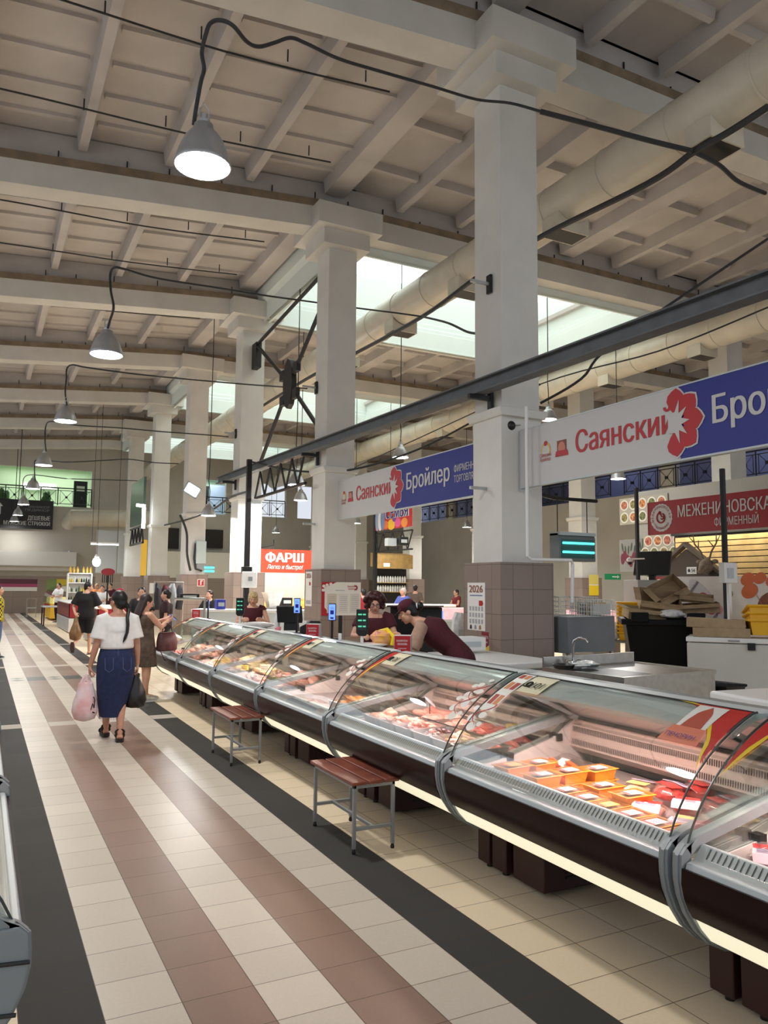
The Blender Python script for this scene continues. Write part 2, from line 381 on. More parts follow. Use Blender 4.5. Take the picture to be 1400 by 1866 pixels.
# far end wall with gallery opening, right side wall with gallery
WALL = mat('wall_paint', (190,185,175), .8, noise_amt=.05, scale=.7)
WT = tilemat('end_wall_tiles', (152,136,122), .9, .9, .45)
YF = 47.9
b = B()
for x0, x1, z0, z1 in [(-6, .55, 6.05, 8.2), (-6, 27, 2.05, 6.05), (5.5, 11.3, 6.05, 8.2), (13.5, 15, 6.05, 8.2), (-6, 27, 8.2, 11), (23, 27, 6.05, 8.2)]:
    b.box(x0, x1, YF, YF+.3, z0, z1)
for x in (17.5, 20.5): b.box(x, x+.8, YF, YF+.3, 6.05, 8.2)
struct(b.build('wall_back', WALL, smooth=False))
b = B(); b.box(-6, 27, YF-.03, YF+.3, 0, 2.06); struct(b.build('baseboard_back', WT, smooth=False))
b = B(); b.prism([(YF, 3.45), (YF-.9, 3.42), (YF-.9, 2.62), (YF-.62, 2.52), (YF-.55, 2.35), (YF, 2.3)], -6, 4.75, 'x'); struct(b.build('trim_4', mat('fascia_white', (206,204,199), .6), smooth=False))
XR = 26.6
b = B(); b.box(XR, XR+.3, -8, 52, 0, 6.0); b.box(XR, XR+.3, -8, 52, 8.6, 11)
for y in range(-6, 50, 6): b.box(XR, XR+.3, y, y+.9, 6.0, 8.6)
struct(b.build('wall_right', mat('right_wall_paint', (208,204,194), .8, noise_amt=.05, scale=.7), smooth=False))
# gallery rooms behind the openings: back walls that glow from their own lamps
b = B(); b.box(-4, 15, YF+4, YF+4.2, 5.5, 9); b.box(-4, 15, YF+.3, YF+4, 5.75, 5.95); b.box(-4, 15, YF+.3, YF+4, 8.7, 8.8)
struct(b.build('wall_gallery', mat('pale_green_wall', (206,224,196), .7), smooth=False))
lamp('gallery_light', 'AREA', (3.2, YF+2.2, 8.6), 110, (.95, 1, .92), 5, 2.5)
lamp('gallery_light', 'AREA', (12.4, YF+2.2, 8.6), 100, (.85, .92, 1), 3, 2.5)
b = B(); b.box(XR+3.5, XR+3.7, -4, 52, 5.5, 9); b.box(XR+.3, XR+3.5, -4, 52, 5.75, 5.95); b.box(XR+.3, XR+3.5, -4, 52, 8.8, 8.9)
struct(b.build('wall_gallery_right', mat('lilac_glazing_wall', (130,136,168), .5), smooth=False))
for y in (14, 22, 30): lamp('gallery_light', 'AREA', (XR+2, y, 8.7), 26, (.72, .78, 1), 1.2, 4)
# the unseen left side and the end behind the camera
b = B(); b.box(-6.3, -6, -8, 52, 0, 3.2); struct(b.build('wall_left', WALL, smooth=False))
# ------------------------------------------------------------------ hanging lamps
SHADE = mat('spun_aluminium_shade', (176,178,180), .35, .6, noise_amt=.08, scale=6)
GLOW = mat('lamp_glow', (255,255,252), .3, emit=24)
GLOW2 = mat('tube_glow', (246,255,255), .3, emit=12)
def pendant(name, label, loc, sc=1, watts=0, group=None, cable=None):
    t = thing(name, label, 'lamp', loc, 0, group)
    b = B(); pr = [(.235, 0), (.238, .012), (.225, .05), (.205, .12), (.165, .22), (.12, .285), (.085, .31), (.08, .36), (.05, .375)]
    n = 28; pr = [(r*sc, z*sc) for r, z in pr]
    rings = [[V((r*math.cos(2*PI*j/n), r*math.sin(2*PI*j/n), z)) for j in range(n)] for r, z in pr]
    inn = [[V(((r-.008*sc)*math.cos(2*PI*j/n), (r-.008*sc)*math.sin(2*PI*j/n), z)) for j in range(n)] for r, z in pr[:6]]
    b.loft(inn[::-1]+rings, cap=False); b.build('shade', SHADE, t, ang=60)
    b = B(); b.lathe([(.0, .012*sc), (.215*sc, .018*sc), (.215*sc, .03*sc), (0, .03*sc)], n=28, cap=False); b.build('diffuser', GLOW, t)
    b = B(); b.lathe([(.05*sc, .37*sc), (.05*sc, .40*sc), (.025*sc, .41*sc), (.025*sc, .46*sc)], n=12); b.tube([(-.04*sc, 0, .40*sc), (-.04*sc, 0, .50*sc), (0, 0, .55*sc), (.04*sc, 0, .50*sc), (.04*sc, 0, .40*sc)], .007*sc, 6)
    b.build('mount', BLK2 if sc < .7 else SHADE, t)
    if watts: lamp('lamp_light', 'AREA', (0, 0, -.02), watts, (1, .975, .935), .42*sc, parent=t, spread=3.0)
    if cable:
        b = B(); b.tube(cable, .018 if sc >= 1 else .012, 8); b.build('cable', CABLE, t)
    return t
AL = ['nearest hanging lamp, biggest and brightest, high over the aisle', 'second hanging lamp over the aisle, tilted rim, in front of a roof beam', 'third hanging lamp along the aisle, counting from the camera',
      'fourth hanging lamp along the aisle, above the gallery opening', 'fifth hanging lamp along the aisle, in front of the gallery railing', 'sixth hanging lamp along the aisle, below the gallery railing',
      'seventh hanging lamp along the aisle, in front of the dark hairdresser sign', 'farthest and lowest looking hanging lamp along the aisle']
LY = [(6.20, 5.16), (11.75, 5.02), (18.0, 5.19), (24.4, 5.08), (29.6, 4.95), (36.4, 5.0), (42.0, 4.97), (46.5, 4.98)]
def ray(u, v):
    return (_f + _r2*((u-700)/F_PX) - _u2*((v-933)/F_PX))
def at(u, v, x=None, y=None, z=None, d=None):
    q = ray(u, v); t = (x/q.x if x is not None else y/q.y if y is not None else (z-EYE)/q.z if z is not None else d)
    return V((0, 0, EYE))+q*t
def spline(P, n=6):
    P = [V(p) for p in P]; out = []
    for i in range(len(P)-1):
        a, c = P[max(i-1, 0)], P[min(i+2, len(P)-1)]; p, q = P[i], P[i+1]
        for k in range(n):
            s = k/n; out.append(((2*p)+(q-a)*s+(2*a-5*p+4*q-c)*s*s+(3*p-a-3*q+c)*s**3)*.5)
    return out+[P[-1]]
CB = [[(353,228,1.47),(357,200,1.47),(366,150,1.5),(372,125,1.5),(368,95,1.48),(376,60,1.5),(384,42,1.53),(402,37,1.6),(425,47,1.7),(450,76,1.85),(472,85,2.0),(500,78,2.2),(530,69,2.4),(560,80,2.6),(620,108,3.1),(700,132,3.8),(790,158,4.7),(868,181,5.6),(930,188,5.95),(985,203,6.2)],
      [(196,600,1.47),(200,585,1.47),(207,560,1.48),(202,530,1.48),(201,500,1.48),(208,488,1.52),(225,490,1.65),(290,508,2.3),(400,525,3.6),(480,538,4.7),(560,549,5.9),(640,560,6.9),(720,570,7.6),(770,577,8.0)],
      [(122,738,1.47),(119,715,1.47),(121,690,1.48),(122,672,1.5),(132,665,1.6),(160,670,1.9),(250,682,2.9),(330,690,4.0),(420,698,5.3),(470,702,6.0),(560,708,7.5)],
      [(84,822,1.47),(82,800,1.48),(84,775,1.5),(95,768,1.6),(140,775,2.1),(220,780,3.3),(300,787,4.4),(370,792,5.5),(416,796,6.0)],
      [(64,876,1.47),(63,850,1.48),(68,838,1.6),(120,842,2.2),(190,839,3.4),(236,837,4.2),(282,843,5.2),(326,845,6.05)],
      [(40,910,1.47),(41,890,1.5),(50,866,1.6),(120,872,2.6),(180,874,4.2),(250,876,6.2)], None, None]
for i, (y, z) in enumerate(LY):
    cab = [(0,0,.5), (0,0,9.82-z)] if CB[i] is None else [p-V((1.47, y, z)) for p in spline([at(u, v, x=x) for u, v, x in CB[i]])]
    pendant('hanging_lamp', AL[i], (1.47, y, z), 1, LAMP_W if i < 6 else 40, None, cab)
BG = [(1000, 765, 20, 'hanging lamp glowing beside the left end of the near banner'), (1127, 873, 22, 'hanging lamp just below the white part of the near banner'), (730, 834, 20, 'hanging lamp above the blue half of the far banner'),
      (851, 961, 36, 'small hanging lamp below the far banner, left of the nearest column'), (711, 950, 32, 'small hanging lamp under the red flower of the far banner'), (648, 954, 31, 'small hanging lamp beside the second column, under the far banner'),
      (503, 971, 42, 'small dim hanging lamp above the orange mince sign'), (494, 959, 52, 'tiny hanging lamp above another one over the orange sign'), (380, 940, 22, 'small hanging lamp beside the floodlight column'), (540, 884, 19, 'bright lamp hanging under the lattice truss'),
      (548, 912, 24, 'hanging lamp behind the lattice truss, left of the second column')]
for u, v, d, l in BG:
    p = at(u, v, d=d); pendant('hanging_lamp', l, p, .9, 130 if d < 23 else 110, None, [(0,0,.40), (.03,.03,.7), (-.02,0,1.0), (0,0,1.6), (0,0,10.16-p.z)])
# fluorescent tubes and floodlight
def tube_light(label, p, L, ax, watts, tilt=0):
    t = thing('tube_light', label, 'light', p); d = V((L/2, 0, 0)) if ax == 'x' else V((0, L/2, 0))
    b = B(); b.tube([-d+V((0,0,.05)), d+V((0,0,.05))], .05, 6); b.build('housing', WHITE, t)
    b = B(); b.tube([-d*.97, d*.97], .028, 8); b.build('tube', GLOW2, t)
    b = B(); b.tube([-d*.9+V((0,0,.08)), -d*.9+V((0,0,9.7-p.z))], .012, 4); b.build('cord', CABLE, t); b = B(); b.tube([d*.9+V((0,0,.08)), d*.9+V((0,0,9.7-p.z))], .012, 4); b.build('cord', CABLE, t)
    if watts: lamp('tube_lamp', 'AREA', (0, 0, -.06), watts, (.95, 1, 1), L if ax == 'x' else .08, .08 if ax == 'x' else L, parent=t)
    return t
tube_light('white fluorescent tube hanging before the end wall panels', at(191, 992, y=38), 1.25, 'x', 20)
t = thing('wall_floodlight', 'white square floodlight on the fourth column', 'light', at(350, 893, y=25.9))
b = B(); b.box(-.26, .26, -.04, .04, -.20, .20, MX.Rotation(.5, 4, 'Y')); b.build('frame', GREYP, t, bevel=.01)
b = B(); b.box(-.21, .21, -.06, -.03, -.15, .15, MX.Rotation(.5, 4, 'Y')); b.build('lens', GLOW2, t)
lamp('flood_lamp', 'AREA', (0, -.12, -.05), 60, (1,1,1), .4, rot=(-1.2, 0, 0), parent=t)
def bulb(name, label, p, r, w=0, cord=False):
    t = thing(name, label, 'light', p); b = B(); b.ball((0,0,0), r, r, r*1.2, 12); b.build('bulb', GLOW, t)
    b = B(); b.lathe([(r*.5, r), (r*.6, r*1.4), (r*.3, r*1.9)], n=10); b.build('cap', WHITE, t)
    if cord: b = B(); b.tube([(0,0,r*1.6), (0,0,9.7-p.z)], .012, 4); b.build('cord', CABLE, t)
    if w: lamp('bulb_light', 'POINT', (0, 0, -r*1.6), w, (1,1,1), r, parent=t)
bulb('light_bulb', 'bright bulb glowing on the end wall under the dark sign', at(126, 1012, y=47.7), .14, 8)
bulb('globe_light', 'round white globe light in front of the far panels', at(176, 1024, y=36), .17, 25, True)
# vertical light on the third column
t = thing('vertical_light', 'vertical white tube light on the post beside the third column', 'light', at(466, 915, y=20.2))
b = B(); b.box(-.12, .14, -.05, .05, -.06, .06); b.build('head', GREYL, t, bevel=.01)
b = B(); b.box(-.10, .12, -.04, .04, -.10, -.05); b.build('tube', GLOW2, t)
lamp('wash_light', 'AREA', (.1, -.25, -.1), 30, (.95, 1, 1), .3, rot=(.25, 0, 0), parent=t)
t = thing('vertical_light', 'upright glowing tube by the green board near the fifth column', 'light', at(262, 940, y=32.3))
b = B(); b.tube([(0,0,-.5), (0,0,.35)], .07, 8); b.build('tube', GLOW2, t)
b = B(); b.tube([(-.3,0,.42), (.05,0,.40)], .06, 8); b.build('head', GLOW2, t)
# ------------------------------------------------------------------ ducts
def duct(label, x, z, r, y0, y1, outs, grp):
    t = thing('air_duct', label, 'duct', (x, 0, z))
    b = B(); b.tube([(0, y0+i*(y1-y0)/30, 0) for i in range(31)], r, 28); b.build('pipe', DUCT, t, ang=60)
    y = y0+.4
    while y < y1:
        b = B(); b.tube([(0, y, 0), (0, y+.03, 0)], r+.012, 28); b.build('seam_ring', DUCT, t); y += 1.35
    for y in outs:
        b = B(); b.box(-.32, .32, y, y+.42, -r-.16, -r+.14); o = b.build('outlet', DUCT, t, smooth=False)
        b = B(); b.box(-.29, .29, y+.03, y+.39, -r-.166, -r-.158); b.build('grille', BLACK, o, smooth=False)
duct('large cream air duct running along the hall past the nearest column', 8.45, 8.12, .40, 1.5, 47, [6.6, 9.6, 12.6, 15.4, 18.5], None)
duct('farther cream air duct below the roof light, behind the banners', 16.3, 8.22, .43, 6, 47, [13.5, 16.8, 20, 23, 26], None)
t = tag(B().tube([at(300, 948, y=46), at(215, 945, y=46.2), at(132, 944, y=46.6), at(124, 955, y=47.2)], [.50, .50, .48, .38], 20).build('ventilation_pipe', DUCT), 'thick beige pipe on the end wall right of the dark sign', 'pipe')
# cable bundle strapped under the duct, thin wires across the hall
def cable(label, pts, r, name='cable'):
    P = [V(p) for p in pts]; out = []
    for i in range(len(P)-1):
        a, c = P[max(i-1, 0)], P[min(i+2, len(P)-1)]; p, q = P[i], P[i+1]
        for k in range(6):
            s = k/6; out.append(((2*p)+(q-a)*s+(2*a-5*p+4*q-c)*s*s+(3*p-a-3*q+c)*s**3)*.5)
    out.append(P[-1]); return tag(B().tube(out, r, 7).build(name, CABLE), label, 'cable')
cable('thick dark cable bundle strapped below the big cream duct', [at(1400, 195, x=8.1), at(1330, 240, x=8.1), at(1265, 277, x=8.1), at(1180, 335, x=8.1), at(985, 432, x=8.1), at(870, 505, x=8.1), at(770, 577, x=8.1), at(640, 648, x=8.1), at(560, 690, x=8.0), at(470, 745, x=8.0)], .045)
cable('dark branch cable leaving the duct bundle towards the right edge', [at(1265, 277, x=8.1), at(1310, 300, x=8.6), at(1345, 330, x=9.2), at(1395, 352, x=10)], .03)
cable('dark cable sagging from the nearest column top to the duct bundle', [at(985, 203, x=6.3), at(1080, 228, x=6.9), at(1180, 255, x=7.5), at(1262, 275, x=8.05)], .035)
cable('dark cable draped between duct and nearest column over the roof light', [at(770, 577, x=8.0), at(815, 588, x=7.6), at(850, 604, x=7.3), at(870, 608, x=7.0)], .022)
cable('dark cable looping along under the far banner truss to the columns', [at(452, 840, x=5.7), at(540, 858, x=6.0), at(640, 856, x=6.6), at(760, 820, x=8), at(868, 765, x=9), at(985, 700, x=10)], .022)
cable('brown wire strung along the second duct', [at(640, 855, x=9), at(760, 800, x=10), at(985, 700, x=10.5), at(1200, 640, x=11), at(1400, 560, x=11.5)], .015)
cable('pair of dark wires crossing in front of the second duct', [at(985, 735, x=7.2), at(1060, 690, x=7.6), at(1120, 625, x=8.2), at(1400, 435, x=9.5)], .02)
cable('drooping cables between the fourth column and the truss post', [at(300, 957, x=6.0), at(340, 947, x=6.05), at(385, 930, x=6.05), at(420, 906, x=6.0), at(455, 895, x=5.9)], .03)
cable('cables hanging from the fourth column down to its grey box', [at(328, 938, y=26.2), at(340, 970, y=26.2), at(341, 1010, y=26.2), at(347, 1040, y=26.2)], .04)
for i, (y, sag) in enumerate([(10.5, .1), (12.9, .06), (16.8, .08), (19, .05), (22.8, .05)]):
    o = cable(['thin conduit under the ceiling in front of the nearest lamp', 'thin conduit under the ceiling behind the nearest lamp', 'thin conduit under the second ceiling bay', 'thin conduit in the second ceiling bay close to the beam', 'thin conduit under the third ceiling bay'][i],
              [(-3, y-.2, rz_(-3)-.12), (0, y-.1, rz_(0)-.1), (2.8, y, rz_(2.8)-.1-sag), (5.5, y+.1, rz_(5.5)-.1)], .016, 'conduit')
    for q in range(6):
        b = B(); x = -1.5+q*1.3; b.tube([(x, y-.05, rz_(x)+.05), (x, y-.05, rz_(x)-.14)], .012, 5); b.build('hook', BLK2, o)
# ------------------------------------------------------------------ steelwork along the first column row
t = thing('steel_girder', 'long grey steel girder bracketed to the columns above the banners', 'girder', (5.86, 0, 0))
gz = lambda y: 4.20+.018*(y-4)
rings = []
for y in (1.0, 8, 15, 21.6):
    g0 = gz(y); g1 = g0+.17
    rings.append([V((x, y, z)) for x, z in [(-.09, g0), (.09, g0), (.09, g0+.02), (.015, g0+.02), (.015, g1), (.09, g1), (.09, g1+.02), (-.09, g1+.02), (-.09, g1), (-.015, g1), (-.015, g0+.02), (-.09, g0+.02)]])
b = B(); b.loft(rings); b.build('profile', GIRD, t, smooth=False)
for y in (8.6, 14.75, 20.6):
    z0 = gz(y); b = B(); b.box(-.16, .20, y-.03, y+.03, z0-.07, z0-.005); b.box(.17, .215, y-.04, y+.04, z0-.24, z0+.05); b.build('bracket', BLK2, t, smooth=False)
t = thing('lattice_truss', 'black lattice truss under the grey girder beside the black post', 'truss', (5.86, 0, 0))
b = B(); b.tube([(0, 14.9, 3.79), (0, 18.1, 3.79)], .035, 6); b.build('lower_chord', BLK2, t)
for k in range(9):
    y = 15+k*.36; b = B(); b.tube([(0, y, 3.79 if k % 2 else 4.40), (0, y+.36, 4.40 if k % 2 else 3.79)], .026, 6); b.build('diagonal', BLK2, t)
t = thing('black_post', 'tall black steel post in front of the third column', 'post', (5.62, 18.0, 0))
b = B(); b.box(-.06, .06, -.05, .05, 0, 4.7); b.build('shaft', BLK2, t, bevel=.01)
b = B(); b.box(-.11, .11, -.09, .09, 1.95, 2.12); b.build('collar', BLACK, t, bevel=.01)
b = B(); b.box(-.14, .22, -.14, -.06, 1.62, 2.0); o = b.build('meter_box', WHITE, t, bevel=.015)
b = B(); b.box(0, .1, -.15, -.139, 1.78, 1.88); b.build('display', GREYP, o)
b = B(); b.lathe([(.06, 0), (.06, .03)], (0, 0, 4.66), 14); b.build('ring', BLK2, t)
t = thing('steel_cross_brace', 'dark steel cross brace with a centre plate between second and third columns', 'brace', (6.42, 0, 0))
cpt = V((0, 17.5, 6.55))
b = B(); b.tube([(0, 20.05, 8.25), (0, 15.2, 8.62)], .045, 8); b.build('top_bar', BLK2, t)
for e in [(0, 20.0, 8.15), (0, 15.1, 8.15), (0, 19.8, 4.75), (0, 15.1, 4.75)]:
    e = V(e); d = (e-cpt).normalized(); b = B(); b.tube([cpt+d*.35, e], .05, 8); o = b.build('diagonal', BLK2, t)
    b = B(); b.box(-.05, .05, -.14, .14, -.12, .12); p = b.build('clamp', BLK2, o); p.location = cpt+d*.55
b = B(); n = 12; b.prism([(17.5+.32*math.cos(2*PI*j/n), 6.55+.62*math.sin(2*PI*j/n)) for j in range(n)], -.06, .06, 'x'); b.build('centre_plate', BLK2, t)
b = B(); b.box(-.06, .10, 20.02, 20.39, 7.6, 8.3); b.build('end_plate', BLK2, t, bevel=.004)
b = B(); b.box(-.06, .10, 15.03, 15.12, 8.0, 8.7); b.build('end_plate', BLK2, t, bevel=.004)
# small wire brackets on the aisle faces
for (x, y, z, l) in [(5.93, 8.65, 5.88, 'small bracket holding the lamp cable on the nearest column'), (5.93, 14.95, 5.83, 'small bracket holding a cable on the second column'), (5.93, 20.8, 5.85, 'small bracket holding a cable on the third column'),
                     (5.98, 8.75, 3.03, 'grey bar stub sticking out of the nearest column below the banners'), (5.98, 14.9, 2.95, 'grey bar stub on the second column below the far banner')]:
    t = thing('wall_bracket', l, 'bracket', (x, y, z)); b = B(); b.box(-.16, .16, -.02, .02, -.02, .02); b.build('bar', SHADE, t)
    b = B(); b.box(.13, .16, -.05, .05, -.13, .13); b.build('plate', BLACK, t)
# ------------------------------------------------------------------ banner signs between the columns
def banner(y1, L, label, crop=None):
    # faces the aisle (-x); reading direction runs towards the camera (-y)
    z0, z1 = 3.03, 3.79; h = z1-z0; t = thing('banner_sign', label, 'sign', (6.40, y1, z0))
    R = dict(right=(0, -1, 0), up=(0, 0, 1)); bl = 2.69
    b = B(); b.box(-.03, .03, -bl, 0, 0, h); b.build('white_panel', SIGNW, t, smooth=False)
    b = B(); b.box(-.03, .03, -L, -bl, 0, h); b.build('blue_panel', BLUE, t, smooth=False)
    b = B(); b.box(-.036, .036, -L-.02, .0, -.02, 0); b.box(-.036, .036, -L-.02, 0, h, h+.015); b.box(-.036, .036, -.0, .012, -.06, h); b.build('frame', GREYL, t, smooth=False)
    o = (-.031, 0, 0)
    text('Саянский', .275, (-.031, -1.105, .295), RED, 'lettering', t, width=1.50, off=.026, **R)
    text('Бройлер', .285, (-.031, -3.11, .295), SIGNW, 'lettering', t, width=1.37, off=.026, **R)
    text('ФИРМЕННАЯ', .11, (-.031, -4.61, .405), SIGNW, 'lettering', t, width=.68, off=.012, **R)
    text('ТОРГОВЛЯ', .11, (-.031, -4.61, .245), SIGNW, 'lettering', t, width=.52, off=.012, **R)
    cx, cy = 2.64, .39
    star = [(cx+(.19 if k % 2 == 0 else .09)*math.cos((k-10)*PI/10), cy+(.24 if k % 2 == 0 else .11)*math.sin((k-10)*PI/10)) for k in range(5, 16)]+[(cx-.09, cy+.10), (cx-.09, cy-.10)]
    for k, a in enumerate((84, 42, 0, -42, -84)):
        a = math.radians(a); d = V((math.cos(a), math.sin(a))); n = V((-d.y, d.x)); r0, r1, wd = .09, .375, .115
        pts = [(0, 0)]; prof = [(0, .0), (.22, .55), (.5, 1), (.72, .9), (.88, .5), (1, 0)]
        L2 = [(V((cx-.02, cy))+d*(r0+(r1-r0)*s)*(1 if abs(a) < 1 else .97)+n*wd*ww) for s, ww in prof]; R2_ = [(V((cx-.02, cy))+d*(r0+(r1-r0)*s)*(1 if abs(a) < 1 else .97)-n*wd*ww) for s, ww in prof[::-1]]
        big = [V((cx-.02, cy))+(p-V((cx-.02, cy)))*1.06 for p in L2+R2_]
        flat([tuple(p) for p in big], 'petal_edge', SIGNW, t, .0035+.0006*k, o, **R); flat([tuple(p) for p in L2+R2_], 'petal', RED, t, .0075+.0007*k, o, **R)
    flat(star, 'flower_centre', SIGNW, t, .014, o, **R)
    circ = lambda x, y, r, n=20, e=1: [(x+r*math.cos(2*PI*k/n), y+r*e*math.sin(2*PI*k/n)) for k in range(n)]
    flat(circ(.535, .425, .095), 'emblem_ring', mat('emblem_gold', (214,170,70), .5), t, .004, o, **R); flat(circ(.535, .41, .07, e=1.2), 'emblem_face', SIGNW, t, .006, o, **R); flat(circ(.535, .505, .035, 8), 'emblem_crest', RED, t, .008, o, **R)
    text('Саянский', .045, (-.031, -.42, .335), RED, 'emblem_text', t, width=.22, off=.01, depth=.01, **R); text('Бройлер', .045, (-.031, -.43, .28), RED, 'emblem_text', t, width=.20, off=.01, depth=.01, **R)
    flat([(.755, .31), (.93, .31), (.93, .50), (.755, .50)], 'badge_panel', mat('emblem_brown', (120,60,40), .5), t, .004, o, **R); flat(circ(.843, .40, .07, 10, 1.2), 'badge_figure', mat('emblem_pink', (196,120,100), .5), t, .006, o, **R)
    flat([(.72, .30), (.965, .30), (.945, .37), (.74, .37)], 'badge_ribbon', RED, t, .008, o, **R)
    return t
banner(8.36, 5.6, 'near white and blue banner sign reaching the right edge of the view')
banner(14.62, 5.55, 'far white and blue banner sign running behind the nearest column')
for y, l in ((8.30, 'small black round speaker above the left end of the near banner'), (14.66, 'small black round speaker above the left end of the far banner')):
    t = thing('ceiling_speaker', l, 'speaker', (6.25, y+.1, 3.86)); b = B(); b.ball((0,0,0), .065, .05, .065, 14); b.build('body', BLACK, t); b = B(); b.tube([(0,0,0), (.15,0,.02)], .012, 6); b.build('arm', SHADE, t)
# white conduit on the nearest column's front
t = tag(B().tube([(6.24, 8.055, 4.05), (6.24, 8.055, 2.09), (6.30, 8.055, 2.05), (6.86, 7.94, 2.05), (6.90, 7.96, 2.0), (6.90, 7.98, 1.5)], .022, 8).build('pipe', WHITE), 'white conduit pipe running down and across the nearest column', 'pipe')
# ------------------------------------------------------------------ refrigerated display cases
CREAM = mat('cream_lit_strip', (250,244,214), .4, emit=.62)
DECK = mat('steel_deck', (150,140,136), .4, .3, noise_amt=.08, scale=10)
INNER = mat('case_inner_white', (214,206,202), .4)
GLASS = glassmat('case_glass', (250,252,251), .06)
GLASS2 = glassmat('end_glass', (236,242,240), .08)
CLEAR = glassmat('clear_film', (252,250,248), .25, .08)
def slots(b, p0, p1, q, L, n, fill=.45):
    # row of dark slots between two profile points, spread along y
    for k in range(n):
        y = q+(L-2*q)*k/n; d = (L-2*q)/n*fill; a, c = V((p0[0], 0, p0[1])), V((p1[0], 0, p1[1])); nn = (c-a).cross(V((0,1,0))).normalized()*.003
        b.quad(a+V((0,y,0))+nn, a+V((0,y+d,0))+nn, c+V((0,y+d,0))+nn, c+V((0,y,0))+nn)
GP = [(.046, .655), (.058, .71), (.085, .765), (.12, .82), (.165, .88), (.22, .938), (.29, .997), (.37, 1.053), (.45, 1.098), (.52, 1.132), (.57, 1.152), (.60, 1.158)]
BO = [(.03, .700), (.004, .675), (0, .63), (0, .58), (.012, .52), (.045, .445), (.095, .375), (.165, .315), (.25, .275), (.37, .25)]
def case(name, label, group, L=1.70, light=True, detail=1):
    t = thing(name, label, 'display case', (0,0,0), 0, group)
    # front: ledge, dark kick panel, lit strip, underside
    b = B(); b.prism([(.012, .625), (.02, .648), (.06, .655), (.105, .705), (.125, .705), (.125, .60), (.03, .60)], .05, L-.05); o = b.build('ledge', GREYL, t, bevel=.004)
    if detail:
        b = B(); slots(b, (.071, .6665), (.101, .6995), .08, L, 62, .2); b.build('air_slots', BLACK, o, smooth=False)
    b = B(); b.strip([(.040, .625), (.036, .575), (.048, .525), (.064, .49), (.086, .46)], -.04, .045, L-.045); b.build('front_panel', MAROON, t)
    b = B(); b.strip([(.086, .460), (.122, .405), (.172, .353)], -.03, .045, L-.045); b.build('lit_strip', CREAM, t)
    b = B(); b.prism([(.172, .353), (.36, .285), (1.12, .285), (1.12, .58), (.18, .58), (.18, .42)], .04, L-.04); b.build('belly', MAROON2, t, smooth=False)
    inner = [(x+.055, z+.03) for x, z in BO]
    for ya, yb in ((0, .045), (L-.045, L)):
        b = B(); b.prism_q(BO, inner, ya, yb); b.prism_q([(x-.006, z-.004) for x, z in BO], [(x+.01, z+.01) for x, z in BO], ya+.014, yb-.014); b.prism_q([(.03, .70), (.10, .735), (.95, .905)], [(.06, .665), (.12, .70), (.95, .86)], ya, yb)
        b.build('bumper', GREYP, t, bevel=.006)
    # ends
    for ya, yb in ((.012, .035), (L-.035, L-.012)):
        b = B(); b.prism([(.06, .64), (.16, .36), (.36, .27), (1.12, .27), (1.12, .90), (.98, .857), (.82, .756), (.47, .665), (.2, .63)], ya, yb); b.build('end_panel', INNER, t, smooth=False)
        b = B(); b.prism([(x, z) for x, z in GP]+[(.66, 1.155), (.98, .87), (.82, .756), (.47, .665), (.2, .63)], ya+.008, yb-.008); g = b.build('end_glass', GLASS2, t, smooth=False)
        if detail:
            for x in (.42, .80):
                bb = B(); zz = .665 if x < .6 else .752; bb.box(x+.03, x+.075, ya-.012, yb+.012, zz-.02, zz+.025); bb.build('clip', BLACK, g)
    b = B(); b.box(.125, 1.0, .035, L-.035, .598, .613, None); b.build('deck', DECK, t, smooth=False)
    # back wall: slotted duct, black rail, upper rear glazing
    b = B(); b.prism([(.94, .70), (.99, .66), (1.08, .64), (1.08, .88), (.985, .87), (.985, .84), (.955, .83)], .035, L-.035); o = b.build('air_duct_panel', mat('duct_panel_steel', (206,188,180), .35, .25), t, smooth=False)
    if detail:
        b = B(); slots(b, (.9425, .712), (.9465, .745), .05, L, 110, .5); slots(b, (.951, .79), (.9545, .824), .05, L, 110, .5); b.build('slots', mat('slot_dark', (60,44,42), .6), o, smooth=False)
    b = B(); b.box(.955, .99, .035, L-.035, .868, .885); b.build('rail', BLACK, t, smooth=False)
    b = B(); b.prism([(.655, 1.135), (.985, .885), (.995, .895), (.67, 1.145)], .035, L-.035); b.build('rear_panel', mat('rear_panel_grey', (196,186,184), .45, .2), t, smooth=False)
    # canopy and lamp
    b = B(); b.prism([(.435, 1.083), (.455, 1.094), (.52, 1.126), (.57, 1.145), (.605, 1.157), (.70, 1.165), (.70, 1.14), (.60, 1.125), (.50, 1.085), (.44, 1.06)], .035, L-.035); b.build('canopy', mat('canopy_grey', (196,202,200), .35), t)
    b = B(); b.box(.592, .602, .03, L-.03, 1.157, 1.1635); b.build('seam', BLACK, t)
    b = B(); b.prism([(.70, 1.075), (1.20, 1.07), (1.20, 1.095), (.70, 1.10)], .0, L); b.build('worktop', mat('worktop_grey', (136,142,142), .35), t, bevel=.004)
    b = B(); b.box(1.14, 1.18, .02, L-.02, .28, 1.09); b.build('rear_doors', mat('rear_door_grey', (170,172,172), .4), t)
    b = B(); b.tube([(.53, .08, 1.072), (.53, L-.08, 1.072)], .014, 8); b.build('lamp_tube', mat('pink_tube', (255,206,196), .3, emit=4), t)
    if light: lamp('case_light', 'AREA', (.55, L/2, 1.05), CASE_W, (1, .76, .70), .05, L-.2, rot=(0, .15, 0), parent=t)
    # bracket arms
    for y in (.10, L-.10):
        b = B(); b.prism([(.47, 1.06), (.53, 1.085), (.97, .885), (.93, .865)], y-.004, y+.004); o = b.build('support_arm', GREYP, t, smooth=False)
        b = B(); b.prism([(.50, 1.05), (.52, 1.055), (.88, .90), (.86, .893)], y-.012, y+.012); b.build('gas_strut', BLACK, o, smooth=False)
